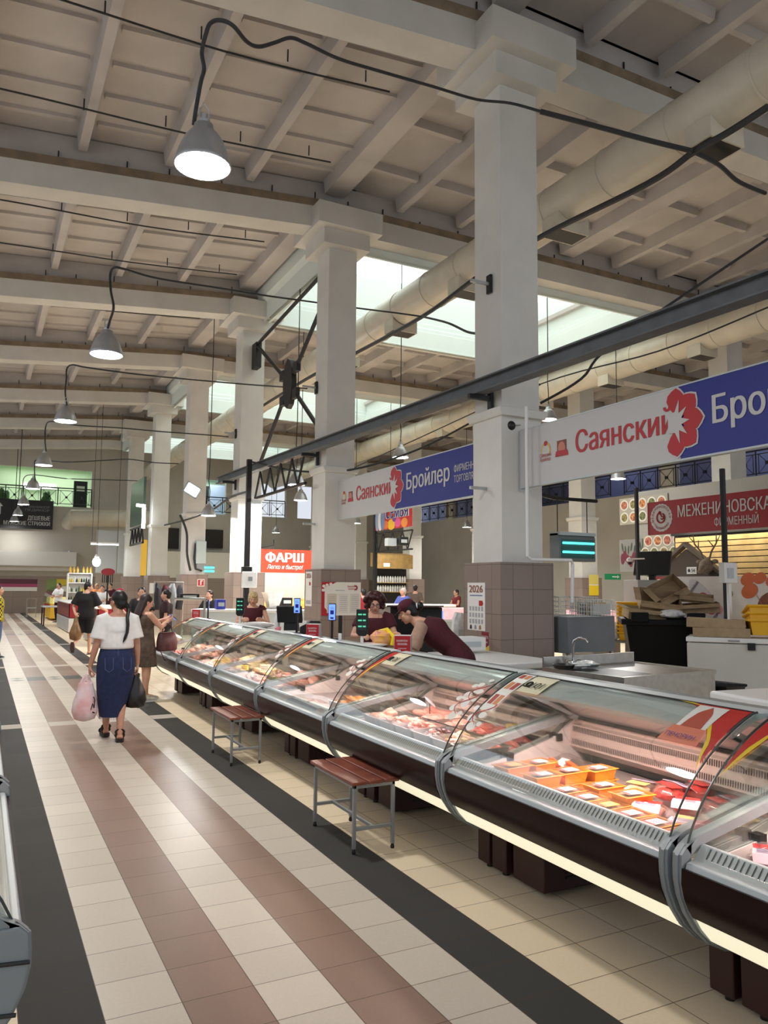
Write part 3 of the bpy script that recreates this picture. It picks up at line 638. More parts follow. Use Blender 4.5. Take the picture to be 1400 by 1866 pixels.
    # curved front glass
    b = B(); b.strip(GP, .006, .03, L-.03); b.build('front_glass', GLASS, t, ang=60)
    for y in (.03, L-.034):
        b = B(); b.strip([(x-.001, z+.001) for x, z in GP], .008, y, y+.004); b.build('glass_edge', mat('glass_edge', (70,78,74), .3), t)
    # plinths
    for ya, yb, xa in ((-.0, .13, .36), (L-.15, L, .36)):
        b = B(); b.box(xa, 1.05, ya+.005, yb-.005, .03, .29); o = b.build('plinth', MAROON2, t, bevel=.006)
        b = B(); b.lathe([(.02, 0), (.02, .035)], (xa+.05, (ya+yb)/2, 0), 10); b.lathe([(.02, 0), (.02, .035)], (.98, (ya+yb)/2, 0), 10); b.build('foot', BLACK, o)
    b = B(); b.box(.37, 1.06, L-.48, L-.20, .03, .29); o = b.build('compressor_box', MAROON2, t, bevel=.006)
    if detail:
        b = B()
        for k in range(7): b.box(.52, .98, L-.488, L-.478, .09+k*.026, .10+k*.026)
        b.build('louvres', BLACK, o, smooth=False)
    return t
STK_R = mat('sticker_red', (206,40,36), .45); STK_Y = mat('sticker_yellow', (240,208,40), .45); STK_W = mat('sticker_white', (238,232,226), .5); PLATE = mat('cream_plate', (226,216,186), .5)
def gpt(s):      # point and outward normal on the glass profile at parameter 0..1
    k = min(int(s*(len(GP)-1)), len(GP)-2); f = s*(len(GP)-1)-k; a, c = V(GP[k]), V(GP[k+1]); p = a.lerp(c, f); d = (c-a).normalized(); return p, V((-d.y, d.x))
def on_glass(pts, name, mt, t, off=.004):
    # patch lying on the curved glass; pts are (y, s) with s measured up the glass, split into thin rows so that it follows the curve
    ys = [p[0] for p in pts]; ss = [p[1] for p in pts]; s0, s1 = min(ss), max(ss); n = 10; b = B(); k = len(pts); rows = []
    for i in range(n+1):
        s = s0+(s1-s0)*i/n; s_ = min(max(s, s0+1e-4), s1-1e-4); xs = []
        for j in range(k):
            (ya, sa), (yb, sb) = pts[j], pts[(j+1) % k]
            if (sa-s_)*(sb-s_) < 0: xs.append(ya+(yb-ya)*(s_-sa)/(sb-sa))
        if len(xs) < 2: xs = (xs or [sum(ys)/k])*2
        p, nn = gpt(s); q = p+nn*off; rows.append([(q.x, min(xs), q.y), (q.x, max(xs), q.y)])
    for i in range(n): b.quad(rows[i][0], rows[i][1], rows[i+1][1], rows[i+1][0])
    return b.build(name, mt, t, smooth=False)
def plate(t, y, num, tilt=0):
    # cream stall number plate on the glass top
    P, nn = gpt(.86)
    b = B(); n = 4; rows = []
    for i in range(n+1):
        s = .69+.26*i/n; p, q = gpt(s); p = p+q*.006; rows.append([(p.x, y-.10, p.y), (p.x, y+.10, p.y)])
    for i in range(n): b.quad(rows[i][0], rows[i][1], rows[i+1][1], rows[i+1][0])
    pl = b.build('number_plate', PLATE, t, smooth=False)
    p, q = gpt(.735); p2, _ = gpt(.90); up = V((p2.x-p.x, 0, p2.y-p.y)).normalized(); p = p+q*.010
    text(num, .062, (p.x, y+.02, p.y), BLACK, 'numeral', pl, right=(0, -1, 0), up=up, width=.030*len(num), off=.010)
    c = V((p.x, y+.06, p.y))+up*.035; bb = B(); bb.tube([c+V((0,1,0))*.018*math.cos(a)+up*.024*math.sin(a) for a in (2*PI*k/10 for k in range(10))], .006, 5, closed=True); bb.tube([c-up*.024+V((0,.03,0)), c-up*.028-V((0,.03,0))], .005, 5)
    bb.build('mark', BLACK, pl)
def swirl(t, y, s0, mirror=1):
    # white lace-like swirl decal with a red stalk
    for k, (dy, ds, r) in enumerate([(0, .0, .040), (.05, .06, .034), (-.03, .10, .032), (.03, .16, .030), (.075, .14, .026), (-.055, .03, .022), (-.01, .22, .022)]):
        p, q = gpt(min(.97, s0+ds)); p3, _ = gpt(min(.99, s0+ds+.03)); up = V((p3.x-p.x, 0, p3.y-p.y)).normalized(); c = V((p.x, y+mirror*dy, p.y))+V((q.x, 0, q.y))*.005
        b = B(); n = 12; vs = [c+V((0, 1, 0))*r*math.cos(2*PI*j/n)+up*r*.8*math.sin(2*PI*j/n) for j in range(n)]; b.add(vs, [list(range(n))]); b.build('swirl_decal', STK_W, t, smooth=False)
    b = B(); P = []
    for k in range(8):
        p, q = gpt(s0+.02+.025*k); P.append((p.x+q.x*.008, y+mirror*(.06*math.sin(k*.7)-.02), p.y+q.y*.008))
    b.tube(P, .0022, 5); b.build('stalk_decal', RED, t)
def sticker_red_band(t, y0, y1):
    on_glass([(y0, .60), (y1, .97), (y1-.28, .97), (y0-.06, .80), (y0, .52)], 'sticker', STK_R, t, .0035)
def corner_sticker(t, ye, d, big=True):
    # red corner sticker with yellow curved edge at the end of the glass; d = direction into the case along y
    k = 1 if big else .6
    on_glass([(ye, .50), (ye+d*.05, .62), (ye+d*.12*k, .72), (ye+d*.34*k, .975), (ye, .975)], 'sticker', STK_R, t, .0035)
    on_glass([(ye, .46), (ye+d*.06, .64), (ye+d*.13*k, .74), (ye+d*.11*k, .75), (ye+d*.03, .62)], 'sticker_edge', STK_Y, t, .0045)
    on_glass([(ye+d*.24*k, .90), (ye+d*.40*k, .975), (ye+d*.31*k, .975)], 'sticker_edge', STK_Y, t, .0045)
    if big:
        on_glass([(ye+d*.10, .60), (ye+d*.26, .60), (ye+d*.26, .92), (ye+d*.10, .92)], 'badge', STK_W, t, .0055)
        on_glass([(ye+d*.12, .66), (ye+d*.24, .66), (ye+d*.22, .80), (ye+d*.18, .90), (ye+d*.14, .80)], 'badge_figure', mat('badge_brick', (176,76,56), .5), t, .0065)
        on_glass([(ye+d*.07, .58), (ye+d*.29, .58), (ye+d*.27, .68), (ye+d*.09, .68)], 'badge_ribbon', mat('badge_salmon', (214,120,90), .5), t, .0075)
        p, q = gpt(.60); p2, _ = gpt(.66); up = V((p2.x-p.x, 0, p2.y-p.y)).normalized()
        text('ПЕЧОРИН', .028, (p.x+q.x*.012, ye+d*.18, p.y+q.y*.012), BLUE, 'badge_text', t, right=(0,-1,0), up=up, width=.16, align='CENTER')
CX = 2.45
CASES = {}
CL = [('0', .575, 'nearest meat display case, cut off by the lower right corner'), ('A', 2.30, 'display case number 101 holding orange trays and red bags of meat'), ('B', 4.02, 'display case number 100 filled with steel pans of chicken'),
      ('C', 5.745, 'display case numbered 99 with one steel tray at the near end'), ('D', 7.47, 'display case with the big pink chicken breast pile'), ('E', 9.195, 'display case of frozen cuts behind the far bench'), ('F', 10.92, 'farthest display case of the row beside the woman in the brown dress')]
first = None
for k, y, l in CL:
    t = case('display_case', l, 'row of curved glass meat display cases', detail=1); t.location = (CX, y, 0); CASES[k] = t
    L = 1.70
    if k == 'A':
        corner_sticker(t, .05, 1); plate(t, 1.42, '101')
        o = on_glass([(1.66, .50), (1.66, .97), (1.54, .97), (1.54, .50)], 'leaflet', STK_W, t, .005)
        for i in range(3):
            for j in range(2): on_glass([(1.645-.052*j, .55+.14*i), (1.605-.052*j, .55+.14*i), (1.605-.052*j, .63+.14*i), (1.645-.052*j, .63+.14*i)], 'food_picture', [mat('leaflet_red', (168,60,44), .6), mat('leaflet_orange', (206,130,80), .6)][(i+j) % 2], t, .006)
        swirl(t, 1.62, .36)
    elif k == '0': corner_sticker(t, 1.66, -1, False)
    else:
        corner_sticker(t, 1.66, -1, False); plate(t, 1.46, {'B': '100', 'C': '99', 'D': '98', 'E': '97', 'F': '96'}[k]); swirl(t, .12, .52)
    if k == 'B': swirl(t, .14, .40)
# the row on the left side of the aisle: seen only along its front edge
for i, (y, l) in enumerate([(2.60, 'near grey end of the left hand display case at the lower left corner'), (4.55, 'second display case on the left side, only its front edge in view'), (6.5, 'third display case on the left side, a sliver at the left edge')]):
    t = case('display_case', l, 'left hand display cases', L=1.9, light=(i == 0), detail=0); t.location = (.185, y+1.9, 0); t.rotation_euler = (0, 0, PI)
    t.scale = (1, 1, 1)
    if i == 0:
        b = B(); inner = [(.40, z) for x, z in BO]; b.prism_q([(x+.004, z) for x, z in BO], inner, 1.9, 1.912); b.build('end_cover', GREYP, t, bevel=.01)
        b = B(); b.tube([(.0, 1.916, .60), (.38, 1.916, .63)], .006, 6); b.tube([(.03, 1.916, .46), (.38, 1.916, .50)], .006, 6); b.build('groove', BLACK, t)
# ------------------------------------------------------------------ goods
def lump(seed, rx, ry, rz, amp=.25, n=20, freq=2.2):
    b = B(); b.ball((0,0,0), 1, 1, 1, n); o = V((seed*3.1, seed*1.7, seed*.9))
    vs = []
    for v in b.v:
        p = V(v); k = 1+amp*noise.noise(p*freq*.6+o)+amp*.5*noise.noise(p*freq*1.6+o); vs.append((p.x*rx*k, p.y*ry*k, max(p.z*rz*k, -rz*.75)))
    b.v = vs; return b
def drum(seed=0):
    b = B(); rng = random.Random(seed); b.tube([(-.07, 0, 0), (-.055, .004, .002), (-.03, .006, .004), (0, 0, .006), (.03, 0, .006), (.055, 0, .003), (.07, 0, 0)], [.009, .013, .010, .016, .030, .032, .012], 12, sy=.85)
    b.ball((-.068, 0, .0), .013, .012, .010, 8); return b
CH = [mat('raw_chicken_pink', (226,150,136), .32, noise_amt=.14, scale=18, bump=.25, sss=.1), mat('raw_chicken_pale', (232,176,158), .34, noise_amt=.14, scale=22, bump=.25, sss=.1), mat('raw_chicken_red', (206,92,82), .3, noise_amt=.22, scale=20, bump=.3), mat('gizzard_dark', (110,64,60), .3, noise_amt=.3, scale=30, bump=.3),
      mat('marinade_orange', (232,134,52), .35, noise_amt=.22, scale=24, bump=.3), mat('chicken_skin_yellow', (222,188,140), .36, noise_amt=.15, scale=18, bump=.25), mat('feet_grey_pink', (206,160,150), .4, noise_amt=.2, scale=30, bump=.3)]
PROTO = {}
def piece(kind, mi, loc, rot, sc, label, grp, name='chicken_piece', cat='meat'):
    k = (kind, mi)
    if k not in PROTO:
        b = {'lump': lambda: lump(1, .055, .04, .028), 'lump2': lambda: lump(2, .06, .038, .026, .35), 'breast': lambda: lump(3, .085, .055, .032, .2), 'wing': lambda: lump(5, .07, .028, .022, .5, freq=3), 'drum': lambda: drum(), 'small': lambda: lump(7, .025, .02, .016, .35, 10)}[kind]()
        o = b.build(name, CH[mi]); PROTO[k] = o
    else:
        o = PROTO[k].copy(); C.objects.link(o); o.name = name
    o.location = loc; o.rotation_euler = rot; o.scale = (sc,)*3
    return tag(o, label, cat, grp)
rng = random.Random(11)
def heap(x0, x1, y0, y1, z0, n, kinds, label, grp, hz=.05, sc=1, name='chicken_piece', seed=0):
    rng = random.Random(seed+n)
    for i in range(n):
        a, c = rng.random(), rng.random(); x = x0+(x1-x0)*a; y = y0+(y1-y0)*c; k, mi = rng.choice(kinds)
        dome = max(0, 1-((a-.5)*2)**2)*max(0, 1-((c-.5)*2)**2)
        piece(k, mi, (x, y, z0+.014+hz*dome*rng.uniform(.35, 1)), (rng.uniform(-.25, .25), rng.uniform(-.3, .3), rng.uniform(0, 6.28)), sc*rng.uniform(.85, 1.15), label, grp, name)
def pan(label, x, y, lx, ly, z, h=.085, rz=0, grp=None):
    t = thing('steel_pan', label, 'pan', (x, y, z), rz, grp); f = .028; r = .012
    def ring(hx, hy, zz): return [V((sx*hx-(.02 if q else 0)*sx, sy*hy-(0 if q else .02)*sy, zz)) for sx, sy, q in ((1,-1,0),(1,1,0),(1,1,1),(-1,1,1),(-1,1,0),(-1,-1,0),(-1,-1,1),(1,-1,1))]
    a, c = lx/2, ly/2
    b = B(); b.loft([ring(a-f, c-f, .0), ring(a-.012, c-.012, h-.006), ring(a, c, h-.004), ring(a, c, h), ring(a-.014, c-.014, h), ring(a-f-.004, c-f-.004, .006)], cap=True); b.build('body', STEEL, t, ang=25)
    return t
DZ = .615
PINK = 'raw pink chicken piece in the first steel pan of case 100'
spec = [(2.875, 5.50, .33, .25, 'front steel pan at the far end of case 100 with pale drumsticks', [('drum', 1), ('lump', 1)], 8, 'pale chicken piece in the farthest front pan of case 100'),
        (2.875, 5.245, .33, .25, 'second front steel pan of case 100 with chicken wings', [('wing', 1), ('lump', 0)], 8, 'pale chicken wing in the second front pan of case 100'),
        (2.875, 4.985, .33, .25, 'third front steel pan of case 100 with pink necks', [('wing', 0), ('lump2', 0)], 8, 'pink chicken neck in the third front pan of case 100'),
        (2.875, 4.725, .33, .25, 'fourth front steel pan of case 100 with dark gizzards', [('small', 3), ('small', 0)], 26, 'dark gizzard in the fourth front pan of case 100'),
        (2.875, 4.465, .33, .25, 'fifth front steel pan of case 100 with yellow offal', [('lump', 5), ('lump2', 1), ('small', 4)], 10, 'yellowish offal in the fifth front pan of case 100'),
        (2.875, 4.205, .33, .25, 'empty looking steel pan nearest the camera in case 100', [('lump2', 1)], 3, 'pale scrap left in the nearest front pan of case 100'),
        (3.24, 5.36, .36, .50, 'wide rear steel pan of case 100 heaped with chicken breasts', [('breast', 0), ('breast', 1)], 14, 'smooth pink chicken breast heaped in the wide rear pan of case 100'),
        (3.24, 4.96, .36, .26, 'middle rear steel pan of case 100 with pink fillets', [('lump', 0), ('breast', 0)], 5, 'pink fillet in the middle rear pan of case 100'),
        (3.24, 4.64, .36, .34, 'rear steel pan of case 100 with bright red meat', [('lump', 2), ('lump2', 2)], 16, 'bright red meat chunk in a rear pan of case 100')]
for i, (x, y, lx, ly, l, ks, n, pl) in enumerate(spec):
    pan(l, x, y, lx, ly, DZ, .085, 0, 'steel pans in the display cases'); heap(x-lx/2+.07, x+lx/2-.07, y-ly/2+.06, y+ly/2-.06, DZ+.045, n, ks, pl, pl.replace('piece ', 'pieces '), .05 if n > 5 else .01, .95, 'meat_piece' if i != 3 else 'gizzard', i)
heap(3.0, 3.42, 4.16, 4.50, DZ+.01, 14, [('lump2', 2), ('breast', 2)], 'red meat cut in clear film lying at the near rear of case 100', 'red cuts at the rear of case 100', .06, 1.05, 'meat_cut', 5)
def sign_card(label, p, c=(240,220,130), w_=.09, h_=.06, yaw=.6, ob='price_card'):
    t = thing(ob, label, 'price card', p, yaw); b = B(); b.box(-w_/2, w_/2, -.002, .002, 0, h_, MX.Rotation(-.35, 4, 'X')); b.build('card', mat('card_%d_%d' % (c[0], c[2]), c, .6), t)
    b = B()
    for k in range(3): b.box(-w_*.38, w_*.3, -.0035, -.0025, h_*(.25+.22*k), h_*(.25+.22*k)+.006, MX.Rotation(-.35, 4, 'X'))
    b.build('print', mat('print_grey', (90,80,80), .7), t)
t = thing('price_disc', 'white oval price disc on a stalk above the chicken breasts of case 100', 'price sign', (3.16, 5.32, .80), -.6); b = B(); b.lathe([(.0, 0), (.052, .0), (.055, .005), (.0, .006)], n=24, cap=False, M=MX.Rotation(.75, 4, 'Y')); b.build('disc', mat('disc_white', (232,236,250), .4), t); b = B(); b.tube([(0,0,0), (.0,0,-.10)], .004, 6); b.build('stalk', BLACK, t)
sign_card('yellow price card on the red meat near the glass end of case 100', (3.28, 4.40, .70), (240,206,110), .10, .07, -.4)
# case C: one tray
pan('steel tray of orange marinated chicken at the near end of case 99', 2.93, 6.20, .42, .30, DZ, .10, 0, 'steel pans in the display cases'); pan('second steel tray with pale fillets behind the marinated one', 3.34, 6.25, .34, .40, DZ, .10, 0, 'steel pans in the display cases')
heap(2.80, 3.08, 6.10, 6.32, DZ+.06, 14, [('lump', 4), ('lump2', 4), ('wing', 4)], 'orange marinated chicken piece in the near tray of case 99', 'marinated chicken', .04, .95, 'marinated_chicken', 3)
heap(3.25, 3.44, 6.12, 6.38, DZ+.06, 7, [('breast', 1), ('breast', 0), ('lump', 4)], 'pale fillet in the rear tray of case 99', 'fillets', .03, .95, 'chicken_fillet', 4)
# case D: breasts, packed pieces
heap(2.85, 3.30, 7.75, 8.30, DZ, 30, [('breast', 0), ('breast', 0), ('lump', 0)], 'pink chicken breast on the big pile of the fourth case from the right', 'chicken breast pile', .17, 1.2, 'chicken_breast', 8)
heap(2.66, 2.88, 7.62, 8.75, DZ, 26, [('wing', 6), ('lump2', 1), ('small', 6), ('lump', 1)], 'pale wing along the front glass of the fourth case', 'wings along the front', .06, 1.0, 'chicken_wing', 9)
heap(2.75, 3.25, 8.50, 9.10, DZ, 20, [('lump2', 1), ('breast', 5), ('wing', 6)], 'wrapped pale chicken portion at the far end of the fourth case', 'wrapped portions', .09, 1.15, 'chicken_portion', 10)
sign_card('cream price card before the breast pile', (2.80, 8.22, .75), (244,232,200), .11, .09, -.3)
for i, (x, y) in enumerate([(2.72, 7.72), (2.85, 7.68), (2.80, 8.95)]): sign_card(['yellow price card at the near front corner of the fourth case', 'yellow price card beside the near end of the breast pile', 'yellow price card near the far end of the fourth case'][i], (x, y, .70), (236,206,70), .09, .06, -.3)
# case E: yellow skinned whole birds and frozen cuts
heap(2.95, 3.30, 9.45, 10.0, DZ, 14, [('breast', 5), ('breast', 5)], 'yellow skinned whole chicken on the fifth case pile', 'whole chickens', .14, 1.5, 'whole_chicken', 12)
heap(2.66, 2.95, 9.40, 10.75, DZ, 34, [('lump2', 6), ('lump', 5), ('wing', 1)], 'frosted chicken cut along the front of the fifth case', 'frosted cuts', .06, 1.1, 'chicken_cut', 13)
heap(2.95, 3.35, 10.2, 10.8, DZ, 14, [('lump2', 6), ('lump', 1)], 'grey pink poultry cut at the far end of the fifth case', 'grey poultry cuts', .05, 1.1, 'poultry_cut', 14)
for i, (x, y) in enumerate([(2.72, 9.8), (2.9, 10.1)]): sign_card(['yellow price card among frosted cuts', 'yellow price card before the whole chickens'][i], (x, y, .69), (236,206,70), .09, .06, -.3)
# case F: pink mound and feet
heap(2.80, 3.30, 11.05, 12.2, DZ, 40, [('breast', 0), ('lump', 0), ('breast', 6)], 'pink poultry part on the mound in the farthest case', 'pink poultry mound', .17, 1.3, 'poultry_part', 15)
heap(2.66, 2.85, 11.2, 12.5, DZ, 30, [('wing', 6), ('lump2', 6), ('wing', 0)], 'greyish chicken foot along the front of the farthest case', 'chicken feet', .08, 1.1, 'poultry_foot_piece', 16)
# nearest case: pale packs
# case A: orange trays with lids and labels
TRAY = mat('orange_tray', (255,166,40), .35); MEATY = [mat('minced_pale', (236,194,158), .5, noise_amt=.15, scale=30), mat('minced_pink', (238,170,146), .5, noise_amt=.15, scale=30)]
LABR = mat('label_red', (200,40,50), .5); LABB = mat('label_print', (120,120,150), .6)
def tray(label, loc, rz=0, mi=0, yellow=False):
    t = thing('orange_tray', label, 'food tray', loc, rz, 'orange sealed trays in case 101'); lx, ly, h = .185, .14, .062
    def R(a, c, z): return [V((s*a, q*c, z)) for s, q in ((1,-1),(1,1),(-1,1),(-1,-1))]
    b = B(); b.loft([R(lx/2-.022, ly/2-.022, 0), R(lx/2-.010, ly/2-.010, h-.006), R(lx/2, ly/2, h-.004), R(lx/2, ly/2, h), R(lx/2-.012, ly/2-.012, h), R(lx/2-.02, ly/2-.02, h-.02)]); b.build('tray', TRAY, t, bevel=.004)
    b = B(); b.box(-lx/2+.016, lx/2-.016, -ly/2+.016, ly/2-.016, h-.03, h-.008); b.build('meat', MEATY[mi], t, bevel=.006)
    b = B(); b.box(-lx/2+.004, lx/2-.004, -ly/2+.004, ly/2-.004, h+.001, h+.0022); b.build('film', CLEAR, t)
    b = B(); b.box(-.05, .045, -.035, .03, h+.003, h+.0038); o = b.build('label', STK_Y if yellow else STK_W, t)
    b = B(); b.box(-.048, -.032, -.033, .028, h+.0040, h+.0046); b.build('stripe', LABR, o)
    b = B()
    for k in range(5): b.box(-.024, .036, -.028+.011*k, -.024+.011*k, h+.0040, h+.0045)
    b.build('print', LABB, o); return t
TR = [(2.685, 2.43, 0, 'front row tray nearest the camera'), (2.685, 2.585, 0, 'second front row tray from the camera'), (2.69, 2.735, 1, 'third front row tray from the camera'), (2.695, 2.885, 0, 'front row tray with a yellow label'), (2.70, 3.035, 0, 'fifth front row tray from the camera'), (2.70, 3.19, 1, 'last low tray of the front row')]
for i, (x, y, mi, l) in enumerate(TR): tray('orange sealed meat tray, '+l, (x, y, DZ), .04*(i % 2), mi, i == 3)
TR2 = [(2.87, 2.905, .03, 'second row, nearest the red bags'), (2.885, 3.12, .02, 'second row, behind the front stack'), (2.69, 3.365, .04, 'on the middle stack by the glass'), (2.88, 3.375, .04, 'rear one beside the middle stack'), (3.06, 3.35, .04, 'third across, nearest the rear duct'), (2.66, 3.59, .045, 'on the far stack by the glass with dark sauce'), (2.845, 3.59, .045, 'beside the far end glass and the patties')]
for i, (x, y, dz, l) in enumerate(TR2):
    tray('orange sealed meat tray, '+l, (x, y, DZ+dz), -.05+.03*i, i % 2, i == 5)
    if dz > .035: tray('orange tray underneath another, '+l, (x, y, DZ-.018), -.05+.03*i, i % 2)
# patties in film
t = thing('patty_pack', 'film pack of round orange patties behind the orange trays', 'meat pack', (3.06, 3.62, DZ), .2)
for i in range(7):
    b = lump(i+20, .045, .045, .018, .12, 14); o = b.build('patty', mat('orange_patty', (226,110,52), .4, noise_amt=.15, scale=40), t); o.location = (-.09+.045*(i % 4), -.05+.09*(i//4), .03+.018*(i % 3)); o.rotation_euler = (.3, .2*i, 0)
b = lump(31, .15, .11, .075, .15); o = b.build('film', CLEAR, t); o.location = (0, 0, .045)
b = B(); b.box(-.04, .04, -.03, .03, .085, .087, MX.Rotation(-.3, 4, 'Y')); b.build('label', STK_W, t)
# bags of red meat with cardboard header
BAGR = [mat('bag_meat_red', (206,66,60), .35, noise_amt=.35, scale=26, bump=.3), mat('bag_meat_cream', (222,190,160), .4, noise_amt=.25, scale=22, bump=.3), mat('bag_meat_pale', (214,158,144), .4, noise_amt=.3, scale=24, bump=.3)]
HEAD = mat('bag_header_pink', (226,196,206), .5); BAGL = mat('bag_red_print', (206,44,40), .4)
def bag(label, loc, rz, mi, sc=1):
    t = thing('meat_bag', label, 'meat bag', loc, rz, 'sealed bags of meat in case 101'); t.scale = (sc,)*3
    b = lump(40+mi*5, .085, .065, .034, .22, 22); o = b.build('filling', BAGR[mi], t); o.location = (0, 0, .026)
    b = lump(40+mi*5, .10, .078, .045, .22, 18); o = b.build('film', CLEAR, t); o.location = (0, 0, .03)
    b = B(); b.loft([[V((.05, -.06, .072)), V((.05, .06, .072)), V((.05, .06, .074)), V((.05, -.06, .074))], [V((.085, -.065, .066)), V((.085, .065, .066)), V((.085, .065, .068)), V((.085, -.065, .068))], [V((.115, -.065, .045)), V((.115, .065, .045)), V((.115, .065, .047)), V((.115, -.065, .047))]]); h = b.build('header', HEAD, t, smooth=False)
    b = B(); b.box(-.02, .045, -.055, .055, .066, .068); b.build('printed_band', BAGL if mi != 1 else mat('band_yellow', (236,200,120), .5), t)
    b = B()
    for k in range(3): b.box(.058, .064, -.05, .045-.02*k, .0735-.001*k, .0745-.001*k) if False else b.box(.056+.009*k, .060+.009*k, -.05, .04, .0748-.0015*k, .0756-.0015*k)
    b.build('print', LABB, h); return t
BGS = [(2.90, 2.82, -2.6, 2, 1, 'front one next to the orange trays'), (3.02, 2.70, -2.5, 0, 1, 'with a beige sausage end, second from the trays'), (2.86, 2.555, -2.7, 1, 1, 'large clear one pressed against the front glass'), (3.14, 2.92, -.3, 0, .95, 'under a pink header in the second row'), (3.30, 2.88, -.2, 0, 1, 'at the back below the slotted duct'), (3.12, 2.62, -.3, 0, 1, 'in the middle with a tilted header'), (2.80, 2.43, -2.6, 1, .9, 'clear one at the near end by the glass edge'),
       (3.08, 2.44, -.3, 1, 1, 'near end one with a red printed band'), (3.12, 3.12, .3, 1, .95, 'cream one at the far end behind the trays'), (3.26, 3.06, .1, 2, .9, 'pale one at the far back by the duct'), (3.30, 2.50, -.2, 2, 1, 'pale one at the near back corner'), (3.33, 2.70, -.1, 2, .95, 'rolled one at the back near the glass joint')]
for x, y, r, mi, sc, l in BGS: bag('sealed bag of meat, '+l, (x, y, DZ+(.03 if mi == 0 else 0)), r, mi, sc)
for i, (x, y, l) in enumerate([(2.80, 2.10, 'film wrapped pale meat pack nearest the corner of the view'), (2.95, 1.85, 'film wrapped pale meat pack at the right edge of the view')]): bag(l, (x, y, DZ), -2.4, 2, 1.2)['group'] = 'packs in the nearest case'

t = thing('cream_cover', 'crumpled cream paper cover inside the left hand display case', 'cover', (-.42, 3.55, .66)); CRM = mat('cream_paper', (214,200,160), .7, noise_amt=.12, scale=5, bump=.4)
o = lump(140, .34, .80, .10, .35, 28).build('sheet', CRM, t); o = lump(141, .30, .55, .16, .4, 24).build('fold', CRM, t); o.location = (.05, .2, .05)
# ------------------------------------------------------------------ people
def remesh(b, name, mt, parent, voxel, smooth=4, loc=(0,0,0)):
    o = b.build(name, mt, None, smooth=False); md = o.modifiers.new('r', 'REMESH'); md.mode = 'VOXEL'; md.voxel_size = voxel
    if smooth: sm = o.modifiers.new('s', 'SMOOTH'); sm.factor = .5; sm.iterations = smooth
    dg = bpy.context.evaluated_depsgraph_get(); dg.update(); me = bpy.data.meshes.new_from_object(o.evaluated_get(dg)); old = o.data
    o.modifiers.clear(); o.data = me; bpy.data.meshes.remove(old); me.name = name
    if not me.materials: me.materials.append(mt)
    for p in me.polygons: p.use_smooth = True
    o.parent = parent; o.location = loc; return o
PROF = [(0, .135, .095), (.10, .168, .118), (.22, .165, .112), (.38, .128, .094), (.55, .138, .104), (.68, .148, .112), (.82, .158, .098), (.92, .125, .075), (1, .055, .055)]
def spine_rings(sp, side, infl=0, s0=0, s1=1, n=14, wx=1, wy=1, bust=0, ns=20):
    out = []
    L = [0]
    for i in range(1, len(sp)): L.append(L[-1]+(sp[i]-sp[i-1]).length)
    def P(s):
        q = s*L[-1]
        for i in range(1, len(sp)):
            if q <= L[i]+1e-9: return sp[i-1].lerp(sp[i], (q-L[i-1])/(L[i]-L[i-1]))
        return sp[-1]
    for i in range(n+1):
        s = s0+(s1-s0)*i/n; p = P(s); d = (P(min(1, s+.06))-P(max(0, s-.06))).normalized(); sd = (side-d*side.dot(d)).normalized(); fw = d.cross(sd)*-1
        for k in range(len(PROF)-1):
            if PROF[k][0] <= s <= PROF[k+1][0]:
                f = (s-PROF[k][0])/(PROF[k+1][0]-PROF[k][0]); rx = PROF[k][1]*(1-f)+PROF[k+1][1]*f; ry = PROF[k][2]*(1-f)+PROF[k+1][2]*f; break
        bb = bust*math.exp(-((s-.70)/.10)**2)
        out.append([p+sd*((rx*wx+infl)*math.cos(a))+fw*((ry*wy+infl+(bb if math.sin(a) > 0 else 0)*max(0, math.sin(a)))*math.sin(a)) for a in (2*PI*j/ns for j in range(ns))])
    return out
def frame(F, U):
    F = V(F).normalized(); U = V(U); U = (U-F*U.dot(F)).normalized(); R = F.cross(U); return R, F, U
def M3(R, F, U): return MX((R, F, U)).transposed().to_4x4()
def head_geo(b, c, R, F, U, k=1.0):
    m = M3(R, F, U); P = lambda r, f, u: c+R*r*k+F*f*k+U*u*k
    b.ball(P(0, -.012, .022), .074*k, .092*k, .090*k, 20, m); b.ball(P(0, .022, -.045), .057*k, .066*k, .066*k, 16, m); b.ball(P(0, .058, -.094), .024*k, .022*k, .018*k, 10, m)
    b.ball(P(0, .070, .022), .045*k, .016*k, .012*k, 10, m)
    b.tube([P(0, .082, .022), P(0, .096, -.006), P(0, .108, -.026)], [.008*k, .010*k, .013*k], 8); b.ball(P(0, .104, -.028), .017*k, .011*k, .010*k, 10, m)
    for s in (-1, 1):
        b.ball(P(s*.040, .060, -.025), .022*k, .020*k, .022*k, 10, m); b.ball(P(s*.077, -.012, -.012), .010*k, .020*k, .030*k, 10, m)
